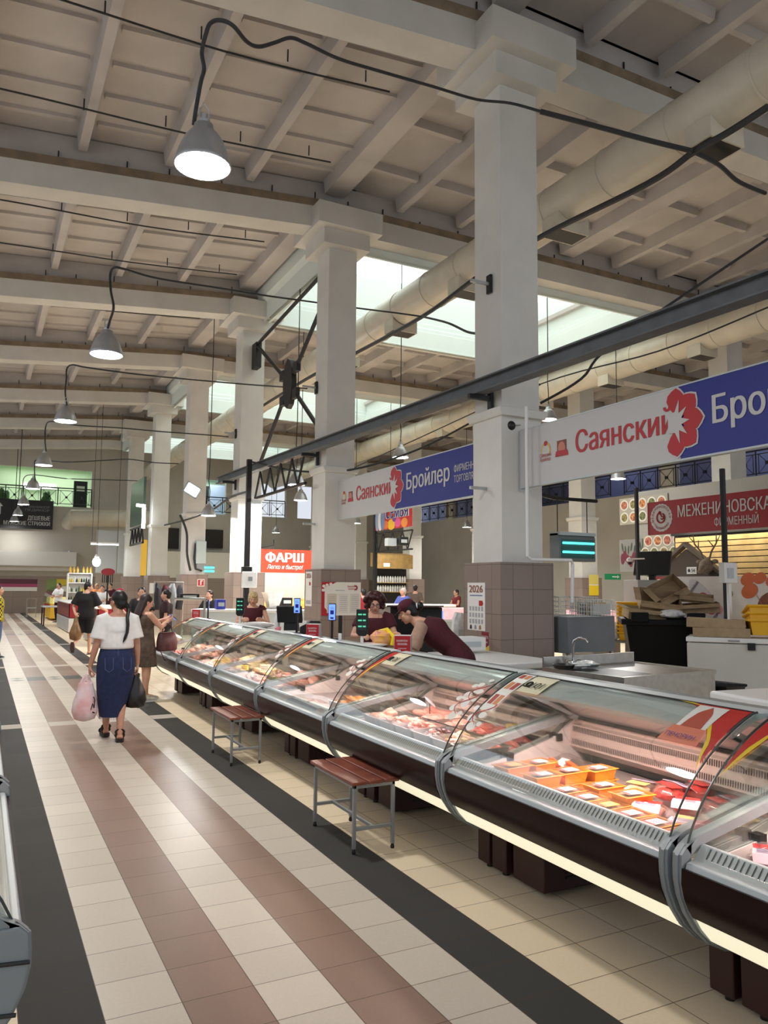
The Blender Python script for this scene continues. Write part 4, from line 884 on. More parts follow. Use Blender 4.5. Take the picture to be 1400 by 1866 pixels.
def face_parts(t, c, R, F, U, k=1.0, hair=None, glasses=False, eyes=True):
    m = M3(R, F, U); P = lambda r, f, u: c+R*r*k+F*f*k+U*u*k
    for s in (-1, 1):
        if eyes:
            b = B(); b.ball(P(s*.030, .074, .004), .013*k, .009*k, .008*k, 10, m); o = b.build('eye', mat('eye_white', (226,220,214), .3), t)
            b = B(); b.ball(P(s*.030, .082, .004), .006*k, .003*k, .006*k, 8, m); b.build('iris', mat('iris_dark', (44,30,24), .2), o)
        b = B(); b.tube([P(s*.014, .085, .022), P(s*.032, .084, .028), P(s*.050, .070, .022)], [.003*k, .004*k, .002*k], 6); b.build('eyebrow', hair or HAIRB, t)
    b = B(); b.ball(P(0, .088, -.056), .024*k, .009*k, .005*k, 10, m); b.ball(P(0, .087, -.064), .020*k, .009*k, .006*k, 10, m); b.build('mouth', mat('lips', (176,92,84), .45), t)
    if glasses:
        b = B()
        for s in (-1, 1):
            q = [P(s*.031+.024*math.cos(a), .098, .002+.018*math.sin(a)) for a in (2*PI*j/14 for j in range(14))]; b.tube(q, .0028*k, 5, closed=True); b.tube([P(s*.055, .096, .006), P(s*.078, .0, .006)], .0025*k, 5)
        b.tube([P(-.008, .098, .004), P(.008, .098, .004)], .0028*k, 5); b.build('glasses', BLACK, t)
def hand_geo(b, w, d, n, side, curl=.5, k=1.0):
    # palm, four unequal bent fingers and a thumb leaving the side of the palm
    d = V(d).normalized(); n = V(n); n = (n-d*n.dot(d)).normalized(); s = d.cross(n)*side; r = .0088*k
    pc = w+d*.045*k
    b.loft([[w+d*q*k+s*(hw*math.cos(a))*k+n*(th*math.sin(a))*k for a in (2*PI*j/10 for j in range(10))] for q, hw, th in ((-.01, .024, .019), (.02, .033, .017), (.06, .040, .015), (.085, .038, .012))])
    for i, (off, L) in enumerate([(-.030, .066), (-.010, .077), (.010, .073), (.029, .056)]):
        p = w+d*.080*k+s*off*k; pts = [p]; a = curl*.5; 
        for seg, f in enumerate((.45, .32, .23)):
            dd = d*math.cos(a)+n*math.sin(a); p = p+dd*L*f*k; pts.append(p); a += curl
        b.tube(pts, [r*1.05, r, r*.92, r*.75], 8); b.ball(pts[-1], r*.75, n=8)
    p = w+d*.02*k-s*.030*k; q = p+(d*.55-s*.7+n*.35).normalized()*.034*k; e = q+(d*.85-s*.05+n*.6*curl).normalized()*.036*k; g = e+(d*.9+s*.2+n*.7*curl).normalized()*.024*k
    b.tube([p, q, e, g], [r*1.5, r*1.3, r*1.1, r*.8], 8); b.ball(g, r*.8, n=8)
def arm_geo(b, sh, el, wr, k=1.0):
    b.tube([sh, sh.lerp(el, .35), el, el.lerp(wr, .3), wr], [.047*k, .045*k, .037*k, .036*k, .024*k], 12); b.ball(sh, .05*k, n=12); b.ball(el, .037*k, n=10)
def leg_geo(b, hp, kn, an, toe, k=1.0):
    b.tube([hp, hp.lerp(kn, .4), kn, kn.lerp(an, .3), an.lerp(kn, .25), an], [.085*k, .075*k, .054*k, .055*k, .038*k, .033*k], 14); b.ball(kn, .054*k, n=12)
    d = (toe-an); d.z = 0; d = d.normalized() if d.length > .01 else V((0,1,0)); up = V((0,0,1))
    heel = an-d*.035-up*(an.z*.55 if an.z < .2 else .035)
    b.tube([heel, an+d*.02+V((0,0,-.02)), toe.lerp(an, .4)+V((0,0,-.005)), toe], [.032*k, .038*k, .040*k, .028*k], 10, sy=.75); b.ball(an, .034*k, n=10)
def person(name, label, loc, rz, J, skin=SKIN, voxel=.009, face=True, hair=None, glasses=False, legs=True, hands=(.5, .5), hk=1.0, bust=.02, cat='person'):
    t = thing(name, label, cat, loc, rz)
    J = {k: V(v) for k, v in J.items()}
    sp = [J['crotch'], J['hip'], J['waist'], J['chest'], J['neck']]; side = (J['shR']-J['shL']).normalized()
    b = B(); b.loft(spine_rings(sp, side, 0, 0, 1, 16, bust=bust)); R, F, U = frame(J.get('face', V((0,1,0))), J.get('hup', V((0,0,1))))
    hc = J['head']; b.tube([J['neck']-(hc-J['neck'])*.3, J['neck'].lerp(hc, .4), hc-U*.05-F*.015], [.060, .050, .050], 12); head_geo(b, hc, R, F, U, hk)
    for s, nm in ((-1, 'L'), (1, 'R')):
        if 'el'+nm in J:
            arm_geo(b, J['sh'+nm], J['el'+nm], J['wr'+nm]); d = J.get('hd'+nm, (J['wr'+nm]-J['el'+nm])); hand_geo(b, J['wr'+nm], d, J.get('pn'+nm, V((-s, 0, 0))), s, hands[0 if s < 0 else 1])
        if legs: leg_geo(b, J['h'+nm], J['kn'+nm], J['an'+nm], J['to'+nm])
    remesh(b, 'body', skin, t, voxel, 3)
    if face: face_parts(t, hc, R, F, U, hk, hair, glasses)
    return t, J, sp, side, (R, F, U), hc
def stand(h=1.65, **kw):
    k = h/1.65; J = dict(crotch=(0,0,.80), hip=(0,0,.90), waist=(0,.0,1.06), chest=(0,.0,1.24), neck=(0,-.015,1.425), head=(0,.02,1.545), shL=(-.165,-.01,1.355), shR=(.165,-.01,1.355), elL=(-.215,-.03,1.09), elR=(.215,-.03,1.09), wrL=(-.235,.03,.85), wrR=(.235,.03,.85),
        hL=(-.085,0,.86), hR=(.085,0,.86), knL=(-.09,.02,.48), knR=(.09,.02,.48), anL=(-.09,-.03,.085), anR=(.09,-.03,.085), toL=(-.10,.13,.03), toR=(.10,.13,.03))
    J = {a: V(p)*k for a, p in J.items()}; J.update({a: V(p) for a, p in kw.items()}); return J
def shirt(t, sp, side, J, mt, s0, s1=.93, infl=.02, sl=.6, sr=.065, name='shirt', voxel=.012, wx=1, wy=1, bust=.02, flare=.0, sleeves=True, extra=None):
    b = B(); b.loft(spine_rings(sp, side, infl, s0, s1, 14, wx, wy, bust))
    if sleeves:
        for nm in 'LR':
            a, c = J['sh'+nm], J['el'+nm]; e = a.lerp(c, sl); inn = a.lerp(sp[-1], .45)
            b.tube([inn, a+V((0,0,.006)), a.lerp(e, .5), e], [.055, sr*.95, sr*1.02, sr*(1.05+flare)], 14)
    if extra: extra(b)
    return remesh(b, name, mt, t, voxel, 4)
def hair_cap(b, c, R, F, U, k=1.0, back=.0):
    m = M3(R, F, U); P = lambda r, f, u: c+R*r*k+F*f*k+U*u*k
    b.ball(P(0, -.026, .034), .085*k, .096*k, .092*k, 20, m); b.ball(P(0, -.055, -.02), .074*k, .060*k, .075*k, 14, m)
    return P
# -- woman in white tee walking away with two bags
J = stand(1.60, shL=(-.165,-.01,1.30), shR=(.165,-.01,1.30), elL=(-.215,-.04,1.04), wrL=(-.265,.0,.80), elR=(.212,-.02,1.04), wrR=(.235,.04,.80), anL=(-.05,.22,.10), toL=(-.06,.37,.04), knL=(-.07,.14,.48), anR=(.055,-.12,.09), toR=(.075,.03,.03), knR=(.07,.02,.47),
          face=(-.50,.86,-.08), hdL=(0,.05,-1), hdR=(.0,.05,-1), pnL=(1,0,0), pnR=(-1,0,0))
t, J, sp, side, (R, F, U), hc = person('person', 'woman walking away in a white t-shirt and long denim skirt carrying two bags', (1.37, 9.05, 0), -.02, J, mat('skin_tan', (198,146,120), .5, noise_amt=.06, scale=14, sss=.15), .007, True, None, hands=(1.15, 1.15))
TEE = mat('white_tee_cotton', (238,234,230), .85, noise_amt=.03, scale=20, bump=.15)
def tee_extra(b):
    b.loft([[V((rx*math.cos(a), ry*math.sin(a)-.005, z)) for a in (2*PI*j/20 for j in range(20))] for z, rx, ry in ((.985, .170, .135), (1.0, .185, .15), (1.06, .185, .15), (1.14, .178, .14), (1.22, .175, .13))])
shirt(t, sp, side, J, TEE, .42, .93, .022, .80, .074, 'tee', .010, flare=.12, extra=tee_extra)
DEN = mat('indigo_denim', (29,41,80), .8, noise_amt=.16, scale=30, bump=.15)
b = B(); rings = []
for z, rx, ry, ox, oy in [(1.03,.150,.118,0,0),(.99,.168,.13,0,0),(.90,.194,.155,0,-.02),(.80,.203,.165,0,-.02),(.66,.196,.16,-.005,0),(.50,.176,.158,-.01,.03),(.36,.150,.15,-.015,.04),(.255,.128,.150,-.018,.05)]:
    rings.append([V((ox+rx*math.cos(a)*(1+.035*math.sin(5*a+z*3)*(1.0-z)), oy+ry*math.sin(a)*(1+.03*math.sin(4*a)*(1-z)), z)) for a in (2*PI*j/32 for j in range(32))])
b.loft(rings); sk = b.build('denim_skirt', DEN, t, ang=60)
b = B(); b.loft([[V(((.153+e)*math.cos(a), (.121+e)*math.sin(a), z)) for a in (2*PI*j/28 for j in range(28))] for z, e in ((.995,.020),(1.03,.008))], cap=False); b.build('waistband', DEN, sk)
b = B()
for x0 in (-.135, .05): b.tube([(x0, -.170-.0, .90), (x0+.005, -.185, .78), (x0+.045, -.196, .75), (x0+.085, -.188, .78), (x0+.085, -.176, .90)], .0018, 4)
b.tube([(0, -.150, .98), (0, -.18, .84)], .0018, 4); b.build('stitching', mat('denim_stitch', (112,120,150), .8), sk)
b = B()
for k in range(60): a = 2*PI*k/60; b.tube([(-.018+.127*math.cos(a), .05+.149*math.sin(a), .26), (-.018+.132*math.cos(a)+random.uniform(-.006,.006), .05+.155*math.sin(a), .238-random.uniform(0,.012))], .0015, 3)
b.build('frayed_hem', mat('denim_fray', (120,130,160), .9), sk)
b = B(); P = hair_cap(b, hc, R, F, U); b.ball(P(0, -.075, -.03), .060, .045, .055, 12); remesh(b, 'hair', HAIRB, t, .008, 4)
b = B(); q = [P(.03, -.10, -.04), P(.05, -.115, -.09), V((.085,-.125,1.33)), V((.09,-.15,1.25)), V((.085,-.155,1.17)), V((.06,-.16,1.10)), V((.045,-.16,1.06))]
b.tube(q, [.030,.022,.019,.018,.017,.015,.004], 10); br = b.build('braid', HAIRB, t)
b = B(); b.lathe([(.012, 0), (.016, .003), (.012, .006)], P(-.082, -.01, -.05), 12); b.build('earring', mat('gold', (220,180,90), .3, .9), t)
SAND = mat('black_sandal', (26,24,24), .5)
for a, to in ((J['anL'], J['toL']), (J['anR'], J['toR'])):
    d = (to-a); d.z = 0; d.normalize(); s = V((d.y, -d.x, 0)); z0 = a.z-.09; c0 = a-d*.06; c0.z = 0; b = B()
    b.loft([[c0+d*q+s*w_*sg+V((0,0,zz)) for sg, zz in ((-1, z0), (1, z0), (1, z0+h), (-1, z0+h))] for q, w_, h in ((0,.025,.035),(.04,.042,.036),(.14,.045,.03),(.22,.040,.025),(.26,.022,.022))]); o = b.build('sandal_sole', SAND, t)
    b = B()
    for q, r, zz in ((.05, .044, .105), (.06, .042, .07), (.17, .046, .05), (.21, .042, .04)): cc = c0+d*q+V((0,0,z0+zz)); b.tube([cc+s*r*math.cos(x)+V((0,0,1))*r*.55*math.sin(x)+d*.0 for x in (2*PI*j/14 for j in range(14))], .008, 6, closed=True, sy=1.6)
    b.build('strap', SAND, o)
def bagshape(label, loc, mt, prof, hz, name='plastic_bag', cat='bag', seed=1, handle=True, hang=None):
    t = thing(name, label, cat, loc); n = 26; rings = []
    for z, rx, ry in prof:
        rings.append([V((rx*math.cos(a)*(1+.07*noise.noise(V((math.cos(a)*2+seed, math.sin(a)*2, z*6)))), ry*math.sin(a)*(1+.09*noise.noise(V((math.cos(a)*3, seed+math.sin(a)*3, z*7)))), z+.012*noise.noise(V((a, z*5, seed))))) for a in (2*PI*j/n for j in range(n))])
    b = B(); b.loft(rings); b.build('body', mt, t, ang=60)
    if handle:
        b = B()
        for s in (-1, 1): b.tube([(s*prof[-1][1]*.7, 0, prof[-1][0]-.01), (s*.03, 0, (prof[-1][0]+hz)/2), (0, .01, hz), (s*.012, -.012, hz-.05), (s*prof[-1][1]*.4, -.01, prof[-1][0]-.02)], [.020,.013,.008,.010,.016], 7)
        b.build('handle', mt, t)
    return t
wl = V((1.37,9.05,0))+MX.Rotation(-.02, 3, 'Z') @ J['wrL']; wr = V((1.37,9.05,0))+MX.Rotation(-.02, 3, 'Z') @ J['wrR']
WB = mat('pinkish_white_bag', (240,222,226), .45, noise_amt=.10, scale=7, bump=.3, c2=(232,178,178))
t2 = bagshape('pinkish white carrier bag in the left hand of the walking woman', (wl.x-.035, wl.y+.01, wl.z-.575), WB, [(0,.05,.04),(.02,.105,.08),(.10,.135,.10),(.20,.125,.09),(.32,.09,.065),(.40,.075,.045)], .49, seed=2)
b = B(); b.tube([(.05,-.085,.12),(.07,-.085,.19),(.085,-.08,.14),(.09,-.078,.22),(.075,-.085,.26)], .006, 5); b.tube([(.07,-.094,.10),(.09,-.085,.09)], .008, 5); b.build('printed_swirl', BLACK, t2)
bagshape('black plastic bag in the right hand of the walking woman', (wr.x-.01, wr.y+.0, wr.z-.47), mat('black_bag_film', (34,30,30), .3, noise_amt=.3, scale=9, bump=.5), [(0,.05,.05),(.015,.10,.08),(.08,.125,.10),(.17,.11,.085),(.27,.065,.05),(.34,.03,.025)], .39, seed=5)
# -- woman in brown dress with phone and handbag
J = stand(1.52, shL=(-.15,.0,1.24), shR=(.15,.0,1.24), elL=(-.19,.17,1.09), wrL=(-.06,.36,1.17), elR=(.20,.15,1.07), wrR=(.07,.34,1.15), face=(.1,.93,-.35), hdL=(.25,.8,.3), hdR=(-.25,.8,.3), pnL=(.7,-.2,.5), pnR=(-.7,-.2,.5), anL=(-.08,.10,.085), toL=(-.09,.25,.03), knL=(-.08,.08,.45))
t, J, sp, side, (R, F, U), hc = person('person', 'woman in a brown sleeveless dress looking at her phone beside the display cases', (2.17, 11.8, 0), -1.25, J, SKIN, .009, True, hands=(.9, .9))
BRD = mat('brown_dress_cloth', (84,70,58), .8, noise_amt=.25, scale=18, bump=.3)
def dress(b): b.loft([[V((rx*math.cos(a), ry*math.sin(a)+oy, z)) for a in (2*PI*j/22 for j in range(22))] for z, rx, ry, oy in ((.50,.200,.165,.02),(.62,.198,.165,.01),(.78,.195,.155,0),(.92,.165,.135,0),(1.05,.15,.125,0))])
shirt(t, sp, side, J, BRD, .20, .90, .016, 0, .05, 'dress', .012, sleeves=False, extra=dress, bust=.03)
b = B(); P = hair_cap(b, hc, R, F, U); b.loft([[P(rx*math.cos(a), oy+ry*math.sin(a), u) for a in (2*PI*j/14 for j in range(14))] for u, rx, ry, oy in ((.04,.082,.07,-.04),(-.06,.088,.06,-.055),(-.16,.10,.05,-.065),(-.26,.10,.04,-.06),(-.32,.07,.03,-.055))]); remesh(b, 'hair', mat('dark_brown_hair', (46,30,26), .5, noise_amt=.3, scale=50), t, .009, 4)
SNK = mat('silver_sneaker', (206,204,196), .4, .2, noise_amt=.15, scale=30)
def shoes(t, J, mt, sole=None, h=.09):
    for a, to in ((J['anL'], J['toL']), (J['anR'], J['toR'])):
        d = (to-a); d.z = 0; d.normalize(); z0 = max(0, min(a.z-.085, to.z-.03)); s = V((d.y, -d.x, 0)); c0 = a-d*.06; c0.z = 0
        b = B(); b.loft([[c0+d*q+s*w_*math.cos(x)+V((0,0,z0+hh*.5+hh*.5*math.sin(x))) for x in (2*PI*j/12 for j in range(12))] for q, w_, hh in ((-.01,.02,.06),(.01,.036,.10),(.08,.042,.095),(.15,.045,.07),(.22,.042,.055),(.265,.02,.04))]); o = b.build('shoe', mt, t)
        b = B(); b.loft([[c0+d*q+s*w_*sg+V((0,0,z0+zz)) for sg, zz in ((-1, 0), (1, 0), (1, .022), (-1, .022))] for q, w_ in ((-.015,.022),(.02,.042),(.15,.048),(.23,.044),(.27,.02))]); b.build('sole', sole or WHITE, o)
shoes(t, J, SNK)
def wpt(t, p): return V(t.location)+MX.Rotation(t.rotation_euler.z, 3, 'Z') @ V(p)
ph = thing('smartphone', 'smartphone held up by the woman in the brown dress', 'phone', wpt(t, (0, .455, 1.20)), -1.25); b = B(); b.box(-.037, .037, -.005, .005, -.075, .075, MX.Rotation(.9, 4, 'X')); b.build('body', BLACK, ph, bevel=.004)
b = B(); b.box(-.033, .033, -.0065, -.0052, -.068, .068, MX.Rotation(.9, 4, 'X')); b.build('screen', mat('phone_screen', (120,140,200), .2, emit=.6), ph)
HB = mat('burgundy_leather', (72,30,32), .45, noise_amt=.15, scale=20)
hb = thing('handbag', 'burgundy leather handbag hanging from the forearm of the woman in brown', 'bag', wpt(t, (.17, .27, .72)), -1.25)
b = B(); b.loft([[V((rx*math.cos(a), ry*math.sin(a)*abs(math.sin(a))**-.3 if abs(math.sin(a)) > .02 else 0, z)) for a in (2*PI*j/20+.08 for j in range(20))] for z, rx, ry in ((0,.06,.14),(.02,.075,.165),(.14,.07,.165),(.24,.05,.145),(.27,.03,.13))]); b.build('body', HB, hb, bevel=.004)
b = B(); b.tube([(.0,-.09,.25), (.0,-.06,.36), (0,0,.40), (0,.06,.36), (0,.09,.25)], .009, 7); b.build('handle', HB, hb); b = B(); b.tube([(.03,-.12,.22), (.06,-.13,.0), (.06,-.06,-.13), (.06,.06,-.12), (.05,.12,.05)], .007, 6); b.build('strap', HB, hb)
# -- man in black seen from behind, walking, brown bag
J = stand(1.74, anL=(-.07,-.42,.28), toL=(-.08,-.40,.13), knL=(-.09,.0,.50), anR=(.07,.10,.09), toR=(.085,.26,.03), knR=(.08,.07,.50), face=(.85,.5,-.15), elL=(-.27,-.08,1.14), wrL=(-.16,-.22,.98), elR=(.28,.10,1.13), wrR=(.34,.30,1.05), hdL=(.6,-.3,-.5), pnL=(.3,.6,-.4), neck=(0,.01,1.49), head=(.02,.05,1.60))
t, J, sp, side, (R, F, U), hc = person('person', 'man in loose black t-shirt and shorts walking with a brown bag behind his back', (2.28, 19.9, 0), -.55, J, SKIN, .011, True, hands=(1.1, .5))
BKT = mat('black_tee_cotton', (22,22,25), .85, noise_amt=.1, scale=20)
shirt(t, sp, side, J, BKT, .02, .93, .055, .85, .085, 'tee', .014, flare=.2, wx=1.05)
b = B()
for nm in 'LR': b.tube([J['h'+nm]+V((0,0,.05)), J['h'+nm].lerp(J['kn'+nm], .5), J['h'+nm].lerp(J['kn'+nm], .95)], [.11,.105,.10], 14)
b.loft(spine_rings(sp, side, .035, 0, .4, 6)); remesh(b, 'shorts', BKT, t, .014, 4)
b = B(); P = hair_cap(b, hc, R, F, U); remesh(b, 'hair', HAIRB, t, .010, 4)
for a, to in ((J['anL'], J['toL']), (J['anR'], J['toR'])):
    b = B(); d = (to-a).normalized(); s = V((d.y, -d.x, 0)); s = s.normalized() if s.length > .1 else V((1,0,0)); n_ = s.cross(d).normalized(); hl = a-d*.06 if a.z < .2 else a-n_*0
    q0 = V((a.x, a.y, .0))-V((d.x, d.y, 0)).normalized()*.06 if a.z < .2 else a+V((0,-.075,.05)); dd = V((d.x, d.y, 0)).normalized() if a.z < .2 else V((0,.15,-1)).normalized(); nn = V((0,0,1)) if a.z < .2 else V((0,1,.15)).normalized()
    b.loft([[q0+dd*q+s*w_*sg+nn*zz for sg, zz in ((-1, 0), (1, 0), (1, .02), (-1, .02))] for q, w_ in ((0,.03),(.05,.042),(.17,.048),(.25,.03))]); o = b.build('flip_flop', mat('brown_flip_flop', (70,52,44), .7), t)
    b = B(); b.tube([q0+dd*.10+s*.045+nn*.02, q0+dd*.16+nn*.05, q0+dd*.10-s*.045+nn*.02], .008, 5); b.build('strap', BLACK, o)
bl = wpt(t, J['wrL']+V((.05,-.05,-.06)))
bagshape('brown plastic bag held behind the back of the man in black', (bl.x, bl.y-.03, bl.z-.56), mat('brown_bag_film', (128,94,58), .35, noise_amt=.25, scale=9, bump=.5), [(0,.05,.05),(.03,.12,.10),(.14,.145,.12),(.26,.11,.09),(.38,.07,.05),(.46,.05,.03)], .56, seed=9)
# -- sellers behind the cases
def seller_vest(t, sp, side, J, tee=None, sleeve=.75, bust=.035):
    if tee: shirt(t, sp, side, J, tee, .05, .90, .012, sleeve, .070, 'blouse', .012, bust=bust)
    return shirt(t, sp, side, J, MAROONC, .0, .90, .024, .0, .066, 'vest', .012, sleeves=not tee, wy=1.05, bust=bust)
# curly haired seller with glasses, facing the camera side
J = stand(1.60, face=(-.12,1,-.28), head=(0,.075,1.475), neck=(0,.02,1.375), chest=(0,.03,1.20), shL=(-.175,.02,1.30), shR=(.175,.02,1.30), elL=(-.26,.12,1.08), wrL=(-.10,.36,1.10), elR=(.26,.12,1.08), wrR=(.12,.38,1.10), hdL=(.4,.8,0), hdR=(-.4,.8,0), pnL=(.5,0,-.8), pnR=(-.5,0,-.8))
t, J, sp, side, (R, F, U), hc = person('person', 'seller with big dark red curly hair and glasses in a maroon v-neck behind the cases', (4.40, 8.75, 0), 2.62, J, mat('skin_warm', (212,160,136), .5, noise_amt=.06, scale=14, sss=.15), .008, True, None, True, hands=(.7, .7))
shirt(t, sp, side, J, MAROONC, .0, .87, .022, .55, .068, 'blouse', .012, bust=.05)
b = B(); m_ = M3(R, F, U); P = lambda r, f, u: hc+R*r+F*f+U*u
b.prism([(-.045, 0), (.045, 0), (0, -.13)], 0, .01, 'y'); b.v = [tuple(P(0, 0, 0)*0+J['neck']+R*x+F*(.085+.35*max(0,-z)*.35+y)+V((0,0,z+.0))) for x, y, z in b.v]; b.build('neckline_skin', mat('skin_warm'), t)
b = B(); r2 = random.Random(3)
b.ball(P(0, -.03, .035), .10, .105, .098, 16, m_)
for k in range(150):
    a, e = r2.uniform(0, 2*PI), r2.uniform(-.9, 1.5); d = V((math.cos(a)*math.cos(e), math.sin(a)*math.cos(e), math.sin(e)))
    if d.y > .35 and d.z < .62: continue
    b.ball(P(d.x*.125, d.y*.115-.02, d.z*.115+.02), r2.uniform(.022, .034), n=8)
remesh(b, 'curly_hair', mat('dark_red_curls', (62,22,22), .5, noise_amt=.4, scale=45, bump=.4), t, .009, 1)
# second seller leaning forward with cap and bun, facing to the left
J = stand(1.62, crotch=(0,-.30,.82), hip=(0,-.26,.92), waist=(0,-.16,1.05), chest=(0,.04,1.20), neck=(0,.21,1.31), head=(0,.30,1.40), face=(-.05,.92,-.45), hup=(0,.4,1), shL=(-.17,.15,1.25), shR=(.17,.15,1.25), elL=(-.24,.26,.98), wrL=(-.16,.48,1.06), elR=(.24,.24,.98), wrR=(.18,.48,1.06), hL=(-.085,-.26,.88), hR=(.085,-.26,.88), knL=(-.09,-.2,.48), knR=(.09,-.2,.48), anL=(-.09,-.25,.085), anR=(.09,-.25,.085), toL=(-.1,-.1,.03), toR=(.1,-.1,.03), hdL=(.2,1,0), hdR=(-.2,1,0), pnL=(0,0,-1), pnR=(0,0,-1))
t, J, sp, side, (R, F, U), hc = person('person', 'seller in a maroon vest and cap bending over the cases, hair in a bun', (4.22, 6.98, .03), 1.02, J, SKIN, .008, True, hands=(.6, .6))
BEI = mat('beige_blouse', (176,142,122), .85, noise_amt=.06, scale=25); seller_vest(t, sp, side, J, BEI, .8)
b = B(); P = hair_cap(b, hc, R, F, U); remesh(b, 'hair', HAIRB, t, .008, 4)
b = B(); b.ball(P(0, -.145, .0), .045, .040, .045, 14); b.build('hair_bun', HAIRB, t); b = B(); b.ball(P(0, -.115, .01), .036, .022, .036, 12); b.build('hair_tie', WHITE, t)
b = B(); m_ = M3(R, F, U); b.ball(P(0, -.015, .060), .088, .098, .072, 18, m_); b.loft([[P(.08*math.cos(a), .05+.10*math.sin(a), .045-.03*math.sin(a)+zz) for a in (PI*j/10 for j in range(11))] for zz in (0, .006)]); remesh(b, 'cap', MAROONC, t, .007, 2)
# blonde seller further down
J = stand(1.60, face=(.0,1,-.30), head=(0,.08,1.46), neck=(0,.03,1.355), chest=(0,.04,1.18), waist=(0,.0,1.03), shL=(-.18,.03,1.27), shR=(.18,.03,1.27), elL=(-.27,.10,1.04), wrL=(-.14,.36,1.12), elR=(.27,.10,1.04), wrR=(.16,.36,1.12), hdL=(.4,.8,0), hdR=(-.4,.8,0))
t, J, sp, side, (R, F, U), hc = person('person', 'blonde seller in a sleeveless maroon vest behind the row of cases', (4.20, 13.05, 0), 2.85, J, SKIN, .009, True, mat('blonde_hair', (186,162,116), .5, noise_amt=.3, scale=45))
seller_vest(t, sp, side, J, None)
b = B(); P = hair_cap(b, hc, R, F, U); b.ball(P(-.02, .062, .062), .06, .03, .035, 12); b.ball(P(.06, .02, -.01), .03, .05, .07, 12); b.ball(P(-.06, .02, -.01), .03, .05, .07, 12); remesh(b, 'hair', mat('blonde_hair'), t, .009, 4)
# -- smaller figures further away
def behind(u, v, xmin, y):
    q = at(u, v, y=y)
    return q if q.x >= xmin else at(u, v, x=xmin)
def figure(label, loc, rz, h, top, hairm, legc=None, pose=None, face=True, sl=.8, long=False, extra=None, infl=.035, bald=False):
    J = stand(h); 
    if pose: J.update({k: V(v)*(h/1.65) for k, v in pose.items()})
    t, J, sp, side, (R, F, U), hc = person('person', label, loc, rz, J, SKIN, .016, face, hands=(.6, .6))
    shirt(t, sp, side, J, top, .05, .92, infl, sl, .075, 'shirt', .018)
    if legc:
        b = B()
        for nm in 'LR': b.tube([J['h'+nm]+V((0,0,.05)), J['h'+nm].lerp(J['kn'+nm], .5), J['kn'+nm], J['an'+nm]], [.105,.095,.075,.06], 12)
        b.loft(spine_rings(sp, side, .025, 0, .35, 6)); remesh(b, 'trousers', legc, t, .018, 3); shoes(t, J, mat('dark_shoe', (40,36,36), .5))
    b = B(); P = hair_cap(b, hc, R, F, U)
    if long: b.ball(P(0, -.05, -.10), .085, .05, .12, 12)
    remesh(b, 'hair', hairm, t, .014, 3)
    if extra: extra(t, J, P, (R, F, U), hc)
    return t
JEAN = mat('blue_jeans', (92,112,150), .85, noise_amt=.12, scale=20); DARKC = mat('dark_cloth', (34,32,38), .85); WSH = mat('white_shirt_cloth', (226,226,228), .85)
up = dict(elL=(-.25,.10,1.10), wrL=(-.12,.34,1.08), elR=(.25,.10,1.10), wrR=(.12,.34,1.08))
p = at(107, 1085, y=36.2); figure('man in a white shirt standing behind the far counters beside the bottle shelf', (p.x, p.y, 0), 2.2, 1.68, WSH, HAIRB, DARKC, up)
PL = mat('plaid_yellow_black', (196,178,40), .85)
def plaid():
    m = MATS['plaid_yellow_black']; nt = m.node_tree; b_ = nt.nodes['Principled BSDF']; tc = nt.nodes.new('ShaderNodeTexCoord'); ck = nt.nodes.new('ShaderNodeTexChecker'); ck.inputs['Scale'].default_value = 22; ck.inputs[1].default_value = (*lin((206,186,44)), 1); ck.inputs[2].default_value = (*lin((58,50,24)), 1); nt.links.new(tc.outputs['Object'], ck.inputs[0]); nt.links.new(ck.outputs[0], b_.inputs['Base Color'])
plaid()
def pack(t, J, P, fr, hc):
    b = B(); b.loft([[V((rx*math.cos(a), -.20+ry*math.sin(a), z)) for a in (2*PI*j/16 for j in range(16))] for z, rx, ry in ((.88,.12,.06),(.92,.16,.10),(1.15,.165,.11),(1.32,.12,.08),(1.36,.05,.04))]); b.build('backpack', mat('black_backpack', (24,24,28), .7), t)
p = at(3, 1190, y=19.6); figure('man in a yellow and black plaid shirt with a backpack at the left edge', (p.x-.14, p.y, 0), -1.9, 1.62, PL, HAIRB, JEAN, None, extra=pack)
p = behind(185, 1100, 4.1, 24.4); figure('seller in a white t-shirt behind the red counters', (p.x, p.y, 0), 2.9, 1.60, WSH, mat('dark_brown_hair'), DARKC, up)
p = behind(175, 1100, 4.5, 28.5); figure('woman in an orange top behind the red counters, next to the bottle shelf', (p.x, p.y, 0), 2.4, 1.66, mat('orange_cloth', (226,140,72), .8), mat('fair_hair', (150,110,70), .6), DARKC, up)
p = behind(200, 1100, 4.9, 27.2); figure('man in dark red in front of the red flag board behind the counters', (p.x, p.y, 0), 2.6, 1.68, MAROONC, HAIRB, DARKC, up)
def redcap(t, J, P, fr, hc):
    b = B(); m_ = M3(*fr); b.ball(P(0, -.01, .062), .090, .10, .070, 14, m_); b.build('cap', mat('red_cap', (150,30,52), .7), t)
p = at(217, 1110, y=18.5); figure('seller in a dark red sweater and red cap leaning over the counter', (p.x, p.y, 0), -2.2, 1.56, mat('dark_red_sweater', (140,26,40), .8), HAIRB, DARKC, dict(elR=(.32,.18,1.22), wrR=(.40,.40,1.08), elL=(-.22,.15,1.1), wrL=(-.1,.40,1.0)), sl=1.0, extra=redcap)
p = at(257, 1110, y=17.2); figure('person with black hair just above the woman in the brown dress', (p.x, p.y, 0), 2.9, 1.60, DARKC, HAIRB, DARKC, up)
p = at(382, 1100, y=19.5); figure('person in black leaning on a counter left of the third column', (p.x, p.y, 0), 2.2, 1.52, DARKC, mat('dark_brown_hair'), DARKC, up)
